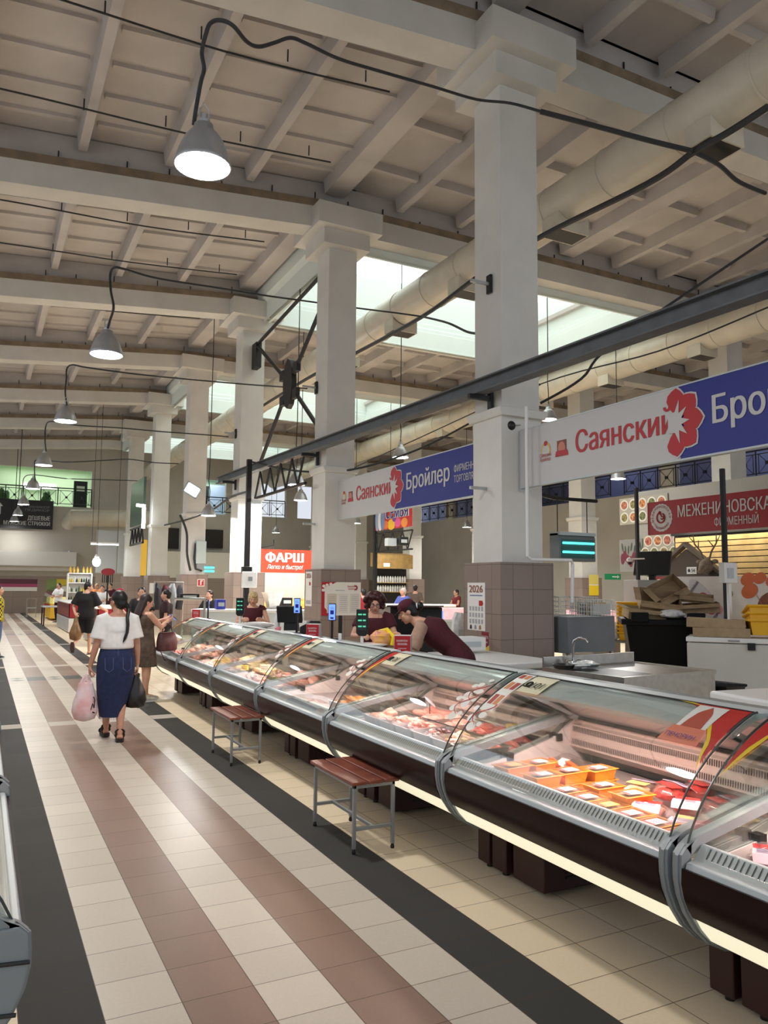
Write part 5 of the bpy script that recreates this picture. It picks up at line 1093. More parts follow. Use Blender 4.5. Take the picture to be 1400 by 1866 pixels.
p = at(735, 1110, y=20.6); figure('grey haired seller in a blue t-shirt and maroon apron in the middle background', (p.x, p.y, 0), 1.9, 1.62, mat('blue_tee', (76,90,168), .8), mat('grey_hair', (190,186,178), .6), DARKC, up)
p = at(757, 1100, y=23.5); figure('black haired person in a brown shirt seen from behind in the background', (p.x, p.y, 0), -.6, 1.72, mat('brown_shirt', (96,84,76), .8), HAIRB, DARKC)
p = at(832, 1110, y=24); figure('seller in a red apron near the pink lit far counter', (p.x, p.y, 0), 1.6, 1.56, mat('red_apron', (110,30,36), .8), mat('dark_brown_hair'), DARKC, up, sl=.4)
p = at(662, 1110, y=21); figure('person in a red and white jacket seen from behind left of the curly haired seller', (p.x, p.y, 0), .2, 1.58, mat('red_jacket', (150,34,46), .8), HAIRB, DARKC)
p = at(303, 1110, y=17.0); figure('person in a black and red jacket behind the far end of the case row', (p.x, p.y, 0), 1.2, 1.56, mat('black_red_jacket', (60,30,36), .8, c2=(24,22,26), scale=6), HAIRB, DARKC)
# ------------------------------------------------------------------ benches
WOOD = mat('red_brown_wood', (126,66,48), .35, noise_amt=.28, scale=5)
BST = mat('bench_steel', (150,154,158), .4, .4)
def bench(label, x, y, L=.72, W=.34, h=.45):
    t = thing('bench', label, 'bench', (x, y, 0), 0, None)
    for i in range(3):
        w_ = (W-.03)/3; x0 = i*(w_+.015); b = B(); b.box(x0, x0+w_, 0, L, h-.022, h); o = b.build('seat_slat', WOOD, t, bevel=.005)
        b = B()
        for yy in (.04, L-.04): b.lathe([(.006, 0), (.006, .002), (0, .003)], (x0+w_/2, yy, h), 8)
        b.build('screw', STEEL, o)
    b = B(); a = .02
    for (x0, x1, y0, y1) in ((a, W-a, .025, .045), (a, W-a, L-.045, L-.025), (a, a+.02, .025, L-.025), (W-a-.02, W-a, .025, L-.025)): b.box(x0, x1, y0, y1, h-.047, h-.022)
    b.build('frame', BST, t, bevel=.003)
    for lx in (a, W-a-.022):
        for ly in (.025, L-.047):
            b = B(); b.box(lx, lx+.022, ly, ly+.022, .03, h-.024); o = b.build('leg', BST, t, bevel=.003)
            b = B(); b.lathe([(.012, 0), (.014, .012), (.010, .022), (.010, .032)], (lx+.011, ly+.011, 0), 10); b.build('foot_cap', BLACK, o)
    b = B()
    for ly in (.025, L-.047): b.box(a+.022, W-a-.022, ly, ly+.022, .14, .162)
    b.box(W/2-.011, W/2+.011, .047, L-.047, .14, .162); b.build('stretcher', BST, t, bevel=.003)
bench('wooden slat bench on grey legs, the near one beside case 100', 2.165, 4.60)
bench('wooden slat bench on grey legs, the far one beside the third case joint', 2.150, 7.28)
# ------------------------------------------------------------------ things on top of the cases
def red_box(label, p, rz):
    t = thing('promo_box', label, 'box', p, rz, None); s = .075
    b = B(); b.box(-s, s, -s, s, 0, .15); b.build('box', SIGNW, t, bevel=.002)
    b = B(); b.box(-s+.002, s-.002, -s-.002, -s-.0005, .003, .147); o = b.build('red_face', RED, t)
    text('СКАНИРУЙ И', .018, (-.055, -s-.002, .095), WHITE, 'lettering', o, width=.10, off=.01); text('ЭКОНОМЬ', .02, (-.045, -s-.002, .065), WHITE, 'lettering', o, width=.09, off=.01); text('в приложении', .012, (-.04, -s-.002, .03), WHITE, 'lettering', o, width=.075)
    n = 5
    for k in range(n):
        a = math.radians(80-40*k); c = V((0, .085+0)); 
        flat([(.012*math.cos(a)+.01*math.cos(a+1.57), .10+.012*math.sin(a)+.01*math.sin(a+1.57)), (.034*math.cos(a), .10+.034*math.sin(a)), (.012*math.cos(a)-.01*math.cos(a+1.57), .10+.012*math.sin(a)-.01*math.sin(a+1.57))], 'petal', RED, t, .002, (-s, -.01, 0), (0, -1, 0), (0, 0, 1))
    flat([(-.06, .003), (.06, .003), (.06, .03), (.03, .045), (0, .03), (-.03, .045), (-.06, .03)], 'red_edge', RED, t, .002, (-s, 0, 0), (0, -1, 0), (0, 0, 1))
TOP = 1.098
def ont(u, v, x=3.48):
    p = at(u, v, x=x); return (x, p.y, TOP)
red_box('red and white cardboard promo box in front of the bending seller', ont(735, 1184), -.60)
red_box('red and white cardboard promo box beside the phone stand near the second column', ont(572, 1162), -.60)
red_box('red and white cardboard promo box at the far end of the case row', ont(360, 1124), -.6)
def phone_stand(label, p, rz, tall=.40):
    t = thing('phone_stand', label, 'payment terminal', p, rz, None)
    b = B(); b.box(-.07, .07, -.05, .05, 0, .02); b.build('base', BLACK, t, bevel=.006); b = B(); b.box(-.012, .012, -.012, .012, .02, tall-.1); b.build('post', BLACK, t)
    b = B(); b.box(-.042, .042, -.012, .012, tall-.19, tall); o = b.build('phone', BLACK, t, bevel=.008); b = B(); b.box(-.036, .036, -.0145, -.0125, tall-.18, tall-.01); s = b.build('screen', mat('blue_screen', (110,150,250), .2, emit=.9), o)
    b = B(); b.box(-.018, .018, -.016, -.0147, tall-.17, tall-.15); b.box(-.02, .02, -.016, -.0147, tall-.12, tall-.075); b.build('screen_block', mat('screen_dark_blue', (30,40,150), .3), s)
    b = B(); b.box(-.02, .02, -.016, -.0147, tall-.06, tall-.055); b.box(-.02, .015, -.016, -.0147, tall-.045, tall-.04); b.build('screen_text', mat('screen_grey', (90,110,190), .3), s)
phone_stand('phone payment stand with a blue screen in front of the second column', ont(605, 1163), -.6)
phone_stand('dark payment stand seen from the side near the far end of the case row', ont(379, 1126), 1.2, .34)
phone_stand('phone payment stand with a blue screen beside the blonde seller', ont(541, 1145), -.6, .44)
t = thing('card_reader', 'slim black card reader on a white stub right of the phone stand', 'card reader', ont(620, 1160, 3.56), -.6); b = B(); b.box(-.02, .02, -.015, .015, .07, .27); b.build('body', BLACK, t, bevel=.006); b = B(); b.box(-.018, .018, -.018, .018, 0, .075); b.build('stub', WHITE, t, bevel=.004)
def scale_display(label, p, rz, h=.42):
    t = thing('price_display', label, 'scale display', p, rz, None); b = B(); b.box(-.015, .015, -.012, .012, 0, h-.2); b.build('pole', WHITE, t)
    b = B(); b.prism([(-.06, h-.24), (-.035, h-.27), (.035, h-.27), (.06, h-.24), (.06, h), (-.06, h)], -.02, .02); o = b.build('housing', BLACK, t, bevel=.006)
    b = B(); b.box(-.05, .05, -.0225, -.0205, h-.21, h-.02); s = b.build('screen', mat('green_black_lcd', (14,36,34), .2, emit=.2), o)
    b = B()
    for k in range(3): b.box(-.04, .0, -.0245, -.023, h-.06-.06*k, h-.045-.06*k); b.box(.01, .04, -.0245, -.023, h-.06-.06*k, h-.045-.06*k)
    b.build('digits', mat('lcd_digits', (90,200,160), .3, emit=.5), s)
scale_display('scale price display with green digits beside the curly haired seller', ont(660, 1170), -.6, .36)
scale_display('scale price display beside the blonde seller', ont(437, 1140), -.6, .40)
def monitor(label, p, rz, w_=.42, h=.34):
    t = thing('cash_monitor', label, 'monitor', p, rz, None); b = B(); b.box(-w_/2, w_/2, -.02, .02, .12, .12+h, MX.Rotation(.25, 4, 'X')); b.build('screen_back', BLACK, t, bevel=.01); b = B(); b.prism([(-.03, 0), (.10, 0), (.03, .25), (-.01, .25)], -.09, .09, 'x'); b.build('foot', BLACK, t, bevel=.008)
monitor('black cash register monitor seen from behind, left of the second column', ont(530, 1152, 3.6), -.7, .34, .22)
t = thing('cash_terminal', 'dark cash terminal between the two sellers with a blue screen edge', 'cash register', (5.22, 9.02, 0), -.75); b = B(); b.box(-.40, .20, -.18, .18, .0, 1.05); b.build('stand', BLK2, t, bevel=.01); b = B(); b.box(-.40, .30, -.10, -.06, 1.05, 1.42); o = b.build('monitor', BLACK, t, bevel=.01); b = B(); b.box(.30, .312, -.09, -.07, 1.15, 1.38); b.build('side_screen', mat('blue_screen'), o)
b = B(); b.box(-.42, .28, -.2, .12, 1.42, 1.44); b.build('top_shelf', MAROON2, t)
t = thing('white_bottle', 'white plastic bottle on the cases left of the second column', 'bottle', ont(505, 1146)); b = B(); b.lathe([(.0, 0), (.035, 0), (.037, .01), (.037, .14), (.030, .18), (.017, .21), (.017, .24)], n=18); b.build('body', WHITE, t); b = B(); b.lathe([(.018, .24), (.018, .262), (.0, .264)], n=14); b.build('cap', GREYL, t)
t = thing('paper_tray', 'flat white tray with pink cups on the case top by the bottle', 'tray', ont(520, 1152, 3.4), -.3); b = B(); b.box(-.14, .14, -.10, .10, 0, .03); b.build('tray', WHITE, t, bevel=.006); b = B(); b.lathe([(.025, .03), (.03, .08)], (-.08, .02, 0), 12); b.lathe([(.025, .03), (.03, .07)], (-.10, -.05, 0), 12); b.build('cup', mat('pink_plastic', (236,140,150), .5), t)
t = thing('clear_packs', 'clear film packs lying on the case in front of the blonde seller', 'meat packs', ont(465, 1145, 3.4), .2); b = B(); b.add(lump(77, .30, .12, .05, .2).v, lump(77, .30, .12, .05, .2).f); o = b.build('pack', mat('milky_film', (214,208,206), .25, noise_amt=.1, scale=8, bump=.3), t); o.location = (0, 0, .04)
t = thing('film_sheets', 'flat clear packs on the case in front of the curly haired seller', 'meat packs', ont(670, 1172, 3.4), .1); o = lump(78, .22, .12, .025, .2).build('pack', mat('milky_film'), t); o.location = (0, 0, .02)
# packed chicken held by the curly seller
t = thing('chicken_bag', 'yellow and pink printed bag of chicken pieces held between the sellers', 'meat bag', ont(702, 1170, 3.62), .3); o = lump(61, .17, .12, .085, .3, 22).build('filling', mat('bag_print', (226,160,140), .35, c2=(236,176,60), scale=12, bump=.3), t); o.location = (0, 0, .07)
for i in range(6):
    o = lump(62+i, .05, .04, .035, .2, 12).build('chicken_piece', CH[i % 2], t); o.location = (-.10+.05*i, .02*math.sin(i*2), .10+.02*math.cos(i)); 
b = B(); b.tube([(-.02, -.12, .02), (-.01, -.13, .10), (.0, -.03, .165), (.0, .08, .14)], .022, 8); b.build('yellow_band', STK_Y, t)
for p, l in ((ont(560, 1150, 3.6), 'small printed till left of the black monitor'),):
    t = thing('receipt_printer', l, 'printer', p, -.6); b = B(); b.prism([(-.08, 0), (.08, 0), (.08, .10), (.0, .13), (-.08, .09)], -.07, .07); b.build('body', BLACK, t, bevel=.01); b = B(); b.box(-.05, -.0, -.05, .05, .11, .16); b.build('paper', PAPER, t)
t = thing('tape_holder', 'black rounded tape dispenser behind the promo box at the second column', 'dispenser', ont(574, 1155, 3.6), -.6); b = B(); b.lathe([(0,-.07),(.075,-.07),(.09,-.05),(.09,.05),(.075,.07),(0,.07)], n=20, M=MX.Translation((0,0,.09)) @ MX.Rotation(PI/2, 4, 'Y')); b.build('body', BLACK, t); b = B(); b.box(-.02, .03, -.095, -.085, .06, .14); b.build('label', WHITE, t)
# ------------------------------------------------------------------ notices on the columns
def poster(label, loc, right, w_, h, parts=None, name='poster', cat='poster'):
    t = thing(name, label, cat, loc); R = V(right); n = R.cross(V((0,0,1))); b = B(); vs = [R*x+V((0,0,z))+n*d for d in (-.002, .002) for x, z in ((0,0),(w_,0),(w_,h),(0,h))]
    b.add(vs, [[0,1,5,4],[1,2,6,5],[2,3,7,6],[3,0,4,7],[4,5,6,7],[3,2,1,0]]); b.build('sheet', PAPER, t, smooth=False); return t
fx, fy = 5.985, 8.29
t = poster('2026 wall calendar on the left tiled side of the nearest column', (fx-.003, 9.06, 1.11), (0,-1,0), .42, .64, cat='calendar', name='wall_calendar'); kw = dict(right=(0,-1,0)); o = (-.002, 0, 0)
text('2026', .10, (-.003, -.05, .51), mat('calendar_brown', (150,84,60), .6), 'numerals', t, width=.32, off=.02, **kw)
flat([(.28,.40),(.36,.40),(.38,.36),(.36,.33),(.28,.33)], 'logo', RED, t, .003, o, (0,-1,0)); b = B()
for i in range(5):
    for j in range(3): b.box(-.004, -.0025, -(.05+.07*i+.045), -(.05+.07*i), .09+.085*j, .15+.085*j)
b.build('month_grid', mat('print_light', (176,174,180), .7), t); b = B(); b.box(-.004, -.0025, -.36, -.06, .46, .475); b.build('title_line', mat('print_blue', (120,130,170), .7), t)
for i, c in enumerate(((60,50,44), (150,150,150), (170,110,70))): flat([(.06+.11*i, .015), (.11+.11*i, .015), (.105+.11*i, .06), (.085+.11*i, .075), (.065+.11*i, .06)], 'figurine', mat('fig_%d' % i, c, .7), t, .003, o, (0,-1,0))
t = poster('small dark red and yellow job notice under the calendar', (fx-.003, 8.72, .80), (0,-1,0), .17, .30, cat='notice', name='job_notice'); flat([(.0,.13),(.0,.30),(.17,.30),(.17,.13),(.085,.09)], 'red_field', mat('notice_red', (130,24,40), .6), t, .003, o, (0,-1,0)); flat([(.0,.06),(.17,.06),(.17,.125),(.085,.085),(0,.125)], 'yellow_field', STK_Y, t, .0028, o, (0,-1,0))
text('РАБОТА', .04, (-.004, -.012, .21), WHITE, 'lettering', t, width=.146, off=.015, **kw); text('рядом', .03, (-.004, -.03, .155), WHITE, 'lettering', t, width=.11, off=.01, **kw)
t = poster('white notice board with red flowers on the second column front', (5.99, 14.28, 1.10), (1,0,0), .86, .66, cat='notice board', name='notice_board'); o = (0, -.002, 0)
flat([(0,0),(.07,0),(.07,.5),(.02,.66),(0,.66)], 'red_side', RED, t, .003, o); flat([(0,.54),(.20,.60),(.32,.66),(0,.66)], 'red_top', RED, t, .0032, o); flat([(0,0),(.22,0),(.07,.16),(.07,.10)], 'red_foot', RED, t, .0034, o)
for i, (x, z) in enumerate([(.05,.58),(.12,.60),(.20,.62),(.04,.50),(.11,.53)]): flat([(x+.035*math.cos(a), z+.03*math.sin(a)) for a in (2*PI*k/10 for k in range(10))], 'flower', STK_W, t, .004+.0003*i, o)
for i, c in enumerate(((216,208,190), (226,222,218), (220,216,212))): flat([(.12+.25*i, .05), (.33+.25*i, .05), (.33+.25*i, .43), (.12+.25*i, .43)], 'document', mat('doc_%d' % i, c, .7), t, .005, o)
b = B()
for i in range(3):
    for k in range(8): b.box(.15+.25*i, .30+.25*i, -.0095, -.0085, .10+.038*k, .108+.038*k)
b.box(.30, .50, -.0075, -.0065, .49, .50); b.build('print', mat('print_light'), t)
for k in range(6):
    a = math.radians(100-40*k); flat([(.74+.02*math.cos(a)+.02*math.cos(a+1.57), .55+.02*math.sin(a)+.02*math.sin(a+1.57)), (.74+.07*math.cos(a), .55+.07*math.sin(a)), (.74+.02*math.cos(a)-.02*math.cos(a+1.57), .55+.02*math.sin(a)-.02*math.sin(a+1.57))], 'petal', RED, t, .004, o)
text('Саянский', .035, (.56, -.004, .56), RED, 'lettering', t, width=.16, off=.01); text('Бройлер', .03, (.58, -.004, .515), RED, 'lettering', t, width=.13, off=.01)
t = poster('narrow paper calendar on the left side of the second column', (5.982, 15.10, 1.27), (0,-1,0), .34, .70, cat='calendar', name='wall_calendar'); o = (-.002, 0, 0); text('2026', .10, (-.003, -.04, .57), mat('calendar_brown'), 'numerals', t, width=.26, off=.02, **kw); flat([(.2,.42),(.28,.42),(.28,.48),(.2,.50)], 'logo', RED, t, .003, o, (0,-1,0)); b = B(); b.box(-.004, -.0025, -.30, -.04, .04, .12); b.build('figures', mat('print_light'), t)
t = poster('sheet of white paper on the brown tiles of the fifth column', (6.06, 32.28, 1.30), (1,0,0), .30, .42); t = poster('small red safety sign on the tiles of the fourth column', (6.50, 26.28, 1.62), (1,0,0), .24, .24, name='safety_sign', cat='sign'); flat([(.02,.02),(.22,.02),(.22,.22),(.02,.22)], 'red_field', RED, t, .003, (0,-.002,0)); flat([(.10,.05),(.14,.05),(.14,.17),(.18,.17),(.18,.20),(.10,.20)], 'mark', STK_W, t, .004, (0,-.002,0))
t = thing('electrical_box', 'grey electrical box with cables on the fourth column', 'electrical box', (6.58, 26.33, 2.16)); b = B(); b.box(-.17, .17, -.14, .06, .22, .98); b.build('cabinet', mat('box_grey', (176,190,188), .5), t, bevel=.01); b = B(); b.box(-.13, .13, -.10, .03, .0, .22); b.build('cable_gland', GREYP, t); b = B(); b.tube([(-.18,-.05,.9), (-.22,-.08,.4), (-.16,-.09,.05), (.05,-.09,-.02)], .035, 8); b.build('cable', CABLE, t)
# ------------------------------------------------------------------ behind the cases, right of the nearest column
t = thing('chest_freezer', 'white freezer with a flat lid in front of the nearest column', 'freezer', (5.28, 7.62, 0)); b = B(); b.box(-.40, .40, -.85, .62, .05, .82); b.build('body', WHITE, t, bevel=.02); b = B(); b.box(-.42, .42, -.87, .64, .83, .90); b.build('lid', WHITE, t, bevel=.015); b = B(); b.box(-.41, .41, -.86, .63, .815, .835); b.build('seal', GREYP, t)
t = thing('grey_cabinet', 'grey metal box cabinet on legs right of the nearest column', 'cabinet', (7.39, 8.68, 0), .12); CABG = mat('grey_cabinet_paint', (112,118,122), .45, noise_amt=.06, scale=3)
b = B(); b.box(-.47, .47, -.47, .47, .82, 1.30); b.build('box', CABG, t, bevel=.006)
for x in (-.43, .43):
    for y in (-.43, .43): b = B(); b.box(x-.02, x+.02, y-.02, y+.02, 0, .82); b.build('leg', STEEL, t)
t = thing('wrapped_stool', 'grey crate under a plastic cover below the grey cabinet', 'crate', (7.12, 7.85, 0)); b = B(); b.box(-.28, .28, -.26, .26, 0, .80); b.build('crate', mat('grey_crate', (92,98,102), .5), t, bevel=.02); o = lump(90, .33, .31, .06, .3, 20).build('film_cover', CLEAR, t); o.location = (0, 0, .80)
t = thing('orange_container', 'orange container on the floor under the grey cabinet', 'container', (7.03, 8.42, 0)); b = B(); b.box(-.12, .12, -.12, .12, 0, .55); b.build('body', mat('orange_plastic', (206,100,30), .5), t, bevel=.02); b = B(); b.lathe([(.05, .55), (.05, .60), (.02, .61)], n=12); b.build('cap', YEL, t)
WIRE = mat('white_wire', (214,216,214), .4)
def basket(label, p, rz, lx, ly, h, name='wire_basket'):
    t = thing(name, label, 'basket', p, rz, None)
    b = B(); r = .004
    for k in range(5):
        z = h*k/4; b.tube([(-lx/2,-ly/2,z),(lx/2,-ly/2,z),(lx/2,ly/2,z),(-lx/2,ly/2,z)], r if k < 4 else .006, 5, closed=True)
    b.build('hoop', WIRE, t); b = B()
    for k in range(13):
        x = -lx/2+lx*k/12; b.tube([(x,-ly/2,h),(x,-ly/2,0),(x,ly/2,0),(x,ly/2,h)], r, 4)
    for k in range(9):
        y = -ly/2+ly*k/8; b.tube([(-lx/2,y,h),(-lx/2,y,0),(lx/2,y,0),(lx/2,y,h)], r, 4)
    b.build('grid', WIRE, t); return t
basket('white wire basket on top of the grey cabinet, the left larger one', (7.24, 8.58, 1.305), .1, .55, .80, .26); basket('white wire basket with packets on the right half of the grey cabinet', (7.72, 8.50, 1.305), -.02, .40, .50, .22)
t = thing('packet_bundle', 'bundle of labelled packets inside the right wire basket', 'packets', (7.72, 8.50, 1.32)); 
for i in range(4): b = B(); b.box(-.16, .16, -.19+.09*i, -.12+.09*i, 0, .15+.02*(i % 2)); b.build('packet', mat('packet_%d' % (i % 3), [(210,210,206), (196,160,90), (150,160,170)][i % 3], .5), t, bevel=.004)
# uv insect lamp
t = thing('insect_lamp', 'hanging insect lamp with two glowing turquoise tubes', 'insect lamp', (8.24, 9.5, 2.10)); b = B(); b.prism([(-.12, 0), (.12, 0), (.12, .44), (-.08, .44), (-.12, .36)], -.36, .36, 'x'); b.build('housing', mat('grey_lamp_case', (110,116,114), .4, .4), t, bevel=.008); b = B(); b.box(-.33, .33, -.125, -.118, .05, .34); b.build('dark_grid', mat('teal_back', (40,84,82), .5), t); b = B(); b.box(-.36, .36, -.13, .12, .40, .45); b.build('top_hood', GREYL, t)
for z in (.14, .28): b = B(); b.tube([(-.31, -.14, z), (.31, -.14, z)], .018, 8); b.build('tube', mat('turquoise_tube', (90,240,236), .3, emit=1.5), t)
b = B(); b.tube([(-.3, 0, .44), (-.3, 0, .98)], .008, 5); b.build('chain', BLK2, t); b = B(); b.tube([(.3, 0, .44), (.3, 0, .98)], .008, 5); b.build('chain', BLK2, t)
tag(B().tube([(6.76, 8.85, 3.06), (7.9, 9.5, 3.08), (8.75, 9.5, 3.08)], .03, 6).build('steel_bar', BLK2), 'dark steel bar running from the nearest column above the insect lamp', 'bar')
# stainless sink unit
t = thing('sink_unit', 'stainless steel sink unit with a tap behind case 101', 'sink', (5.15, 5.28, 0), .10); w_, d_ = 1.36, 1.02
b = B(); b.box(0, .62, 0, d_, .86, .90); 
b = B(); b.loft([[V((0,0,.86)), V((w_,0,.86)), V((w_,d_,.86)), V((0,d_,.86))], [V((0,0,.90)), V((w_,0,.90)), V((w_,d_,.90)), V((0,d_,.90))], [V((.03,.03,.90)), V((w_-.03,.03,.90)), V((w_-.03,d_-.03,.90)), V((.03,d_-.03,.90))], [V((.04,.04,.885)), V((w_-.04,.04,.885)), V((w_-.04,d_-.04,.885)), V((.04,d_-.04,.885))]]); b.build('worktop', STEEL, t, smooth=False)
b = B(); b.box(.12, .60, .16, .86, .884, .8865); b.build('basin', mat('dark_basin', (66,64,60), .3, .7), t); b = B(); b.box(.01, w_-.01, .012, .03, .40, .86); b.box(w_-.03, w_-.012, .02, d_-.02, .40, .86); b.box(.012, .03, .02, d_-.02, .40, .86); b.build('apron', STEEL, t, smooth=False)
b = B(); b.box(.0, w_, d_-.02, d_, .90, 1.0); b.build('splash_back', STEEL, t); b = B(); b.box(.06, .28, .005, .012, .70, .80); b.build('opening', BLACK, t)
for x in (.02, w_-.05):
    for y in (.02, d_-.05): b = B(); b.box(x, x+.035, y, y+.035, 0, .86); b.build('leg', STEEL, t)
b = B(); b.tube([(.34, .93, .90), (.34, .93, 1.10), (.34, .91, 1.16), (.34, .84, 1.19), (.34, .75, 1.18), (.34, .72, 1.15)], .014, 10); b.build('spout', mat('chrome', (220,220,220), .12, 1), t); b = B(); b.lathe([(.03, .90), (.03, .93), (.018, .95)], (.34, .93, 0), 14); b.ball((.27, .92, .95), .035, .03, .025, 10); b.ball((.41, .92, .95), .035, .03, .025, 10); b.build('tap_handle', mat('chrome'), t)
tag(lump(91, .20, .10, .035, .5, 24).build('plastic_sheet', mat('crumpled_film', (214,216,214), .2, noise_amt=.15, scale=20, bump=.5), loc=(5.42, 6.12, .925)), 'crumpled clear plastic sheet beside the sink tap', 'plastic sheet')
t = thing('black_dish', 'small black dish at the rear left of the sink unit', 'dish', (5.14, 6.08, .905)); b = B(); b.lathe([(.0, 0), (.09, 0), (.11, .04), (.10, .04), (.085, .01), (0, .01)], n=20, cap=False); b.build('dish', BLACK, t)
t = thing('white_lid_freezer', 'white chest lid at the right edge right below the sink unit', 'freezer', (5.55, 4.0, 0), -.1); b = B(); b.box(-.42, .6, -.5, .28, .05, .80); b.build('body', WHITE, t, bevel=.02); b = B(); b.box(-.45, .63, -.53, .31, .83, .90); b.build('lid', WHITE, t, bevel=.02)
t = thing('black_basket', 'black plastic basket between the sink unit and the chest freezer', 'basket', (6.75, 5.62, 0), .2); b = B(); b.loft([[V((s*a, q*a, z)) for s, q in ((1,-1),(1,1),(-1,1),(-1,-1))] for z, a in ((.3,.14),(.72,.20),(.72,.18),(.32,.12))]); b.build('body', BLACK, t, bevel=.01); b = B(); b.tube([(-.2,-.2,.72),(.2,-.2,.72),(.2,.2,.72),(-.2,.2,.72)], .016, 6, closed=True); b.build('rim', BLACK, t); b = B(); b.box(-.05, .05, -.05, .05, 0, .3); b.build('foot', BLACK, t)
# waste bin with cardboard
az = -.72
t = thing('waste_container', 'big black wheeled waste container heaped with cardboard', 'waste container', (9.95, 9.18, 0), az); t.scale = (1.1,)*3; BINM = mat('black_bin_plastic', (9,10,12), .5, spec=.2)
def Rr(a, c, z): return [V((s*a, q*c, z)) for s, q in ((1,-1),(1,1),(-1,1),(-1,-1))]
b = B(); b.loft([Rr(.52,.36,.16), Rr(.64,.50,1.05), Rr(.61,.47,1.05), Rr(.55,.42,.6)]); b.build('body', BINM, t, bevel=.015); b = B(); b.loft([Rr(.70,.55,1.02), Rr(.70,.55,1.10), Rr(.62,.48,1.10), Rr(.62,.48,1.02)]); b.build('rim', BINM, t, bevel=.01)
for x in (-.45, .3): b = B(); b.box(x-.12, x+.12, -.60, -.50, 1.06, 1.20); b.build('lift_lug', BINM, t, bevel=.015)
for x in (-.4, .4):
    for y in (-.28, .28): b = B(); b.lathe([(.0,-.02),(.08,-.02),(.08,.02),(0,.02)], n=14, M=MX.Translation((x, y, .08)) @ MX.Rotation(PI/2, 4, 'Y')); b.build('wheel', BLACK, t)
def carton(label, p, s, rot, open_=True, grp=None, name='cardboard_box'):
    t = thing(name, label, 'cardboard box', p, 0, grp); t.rotation_euler = rot; s = [q*1.06 for q in s]; a, c, h = s[0]/2, s[1]/2, s[2]; w_ = .006
    b = B(); b.loft([Rr(a, c, 0), Rr(a, c, h), Rr(a-w_, c-w_, h), Rr(a-w_, c-w_, w_)]) if open_ else b.box(-a, a, -c, c, 0, h); b.build('box', CARD, t, smooth=False)
    if open_:
        b = B(); b.box(-a, a, -c-.10, -c, h-.05, h-.044); o = b.build('flap', CARD, t); 
        b = B(); b.box(-a-.09, -a, -c*.9, c*.9, h-.006, h); b.build('flap', CARD, t)
    return t
cb_ = V((9.95, 9.18, 1.19)); dx = V((math.cos(az), math.sin(az), 0))*1.1; dy = V((-math.sin(az), math.cos(az), 0))*1.1
carton('open brown cardboard box tilted at the left of the waste heap', cb_+dx*-.38+dy*-.25+V((0,0,.02)), (.55,.40,.16), (.12,.10,az+.2)); carton('dark mouthed cardboard box in the middle of the waste heap', cb_+dx*-.15+dy*.02+V((0,0,.20)), (.60,.40,.20), (.55,.12,az+.1)); carton('cardboard box standing on edge at the top of the waste heap', cb_+dx*.0+dy*.22+V((0,0,.42)), (.50,.34,.16), (.75,-.45,az+.4)); carton('shallow cardboard tray at the right of the waste heap', cb_+dx*.42+dy*-.02+V((0,0,.12)), (.56,.40,.14), (.05,-.08,az-.05)); carton('crushed cardboard box on top of the shallow tray', cb_+dx*.40+dy*.10+V((0,0,.30)), (.48,.34,.10), (.15,.10,az-.15))
tag(lump(93, .22, .14, .07, .5, 20).build('white_bag', mat('crumpled_white_film', (222,222,222), .35, noise_amt=.12, scale=14, bump=.4), loc=cb_+dx*.02+dy*-.38+V((0,0,.10))), 'crumpled white plastic bag on the rim of the waste container', 'plastic bag')
# chest freezer at the right
fz = -.925; fc = V((9.93, 7.71, 0)); fxv = V((math.cos(fz), math.sin(fz), 0)); fyv = V((-math.sin(fz), math.cos(fz), 0))
t = thing('chest_freezer', 'grey white chest freezer with cartons on its lid at the right edge', 'freezer', fc, fz); FZ = mat('off_white_enamel', (204,202,196), .4, noise_amt=.03, scale=2)
b = B(); b.box(-.80, .95, -.36, .36, .05, .92); b.build('body', FZ, t, bevel=.02); b = B(); b.box(-.81, .96, -.38, .37, .93, 1.0); b.build('lid', WHITE, t, bevel=.015); b = B(); b.box(.0, .10, -.395, -.37, .84, .94); b.box(.03, .07, -.41, -.39, .86, .90); b.build('lock', BLK2, t); b = B(); b.box(-.25, -.10, -.39, -.378, .95, .975); b.build('badge', STEEL, t)
carton('flat brown carton lying lower on the chest freezer', fc+fxv*-.35+fyv*-.05+V((0,0,1.005)), (.72,.45,.12), (0,0,fz+.05), False); carton('flat brown carton lying on another one on the chest freezer', fc+fxv*-.42+fyv*-.04+V((0,0,1.13)), (.74,.44,.12), (0,.03,fz+.03), False)
def crate(label, p, rz, tilt=0, grp=None, h=.16, n=9):
    t = thing('yellow_crate', label, 'crate', p, rz, grp); t.rotation_euler = (tilt, 0, rz)
    b = B(); b.loft([Rr(.27,.17,0), Rr(.30,.20,h), Rr(.285,.185,h), Rr(.255,.155,.015)]); b.build('body', YEL, t, smooth=False); b = B(); b.loft([Rr(.31,.21,h-.035), Rr(.33,.23,h-.02), Rr(.33,.23,h), Rr(.29,.19,h)]); b.build('rim', YEL, t, smooth=False)
    return t
base = at(1156, 1166, x=11.4); 
for i in range(9): crate(['lowest', 'second', 'third', 'fourth', 'fifth', 'sixth', 'seventh', 'eighth', 'topmost'][i]+' yellow crate of the tall nested stack behind the waste container', (base.x, base.y, base.z+.072*i), -.72, 0, 'nested stack of yellow crates')
t = thing('prep_table', 'steel work table carrying the tall stack of yellow crates', 'table', (base.x, base.y, 0), -.72); b = B(); b.box(-.5, .5, -.32, .32, base.z-.045, base.z-.005); b.build('top', STEEL, t)
for x in (-.46, .46):
    for y in (-.28, .28): b = B(); b.box(x-.02, x+.02, y-.02, y+.02, 0, base.z-.045); b.build('leg', STEEL, t)
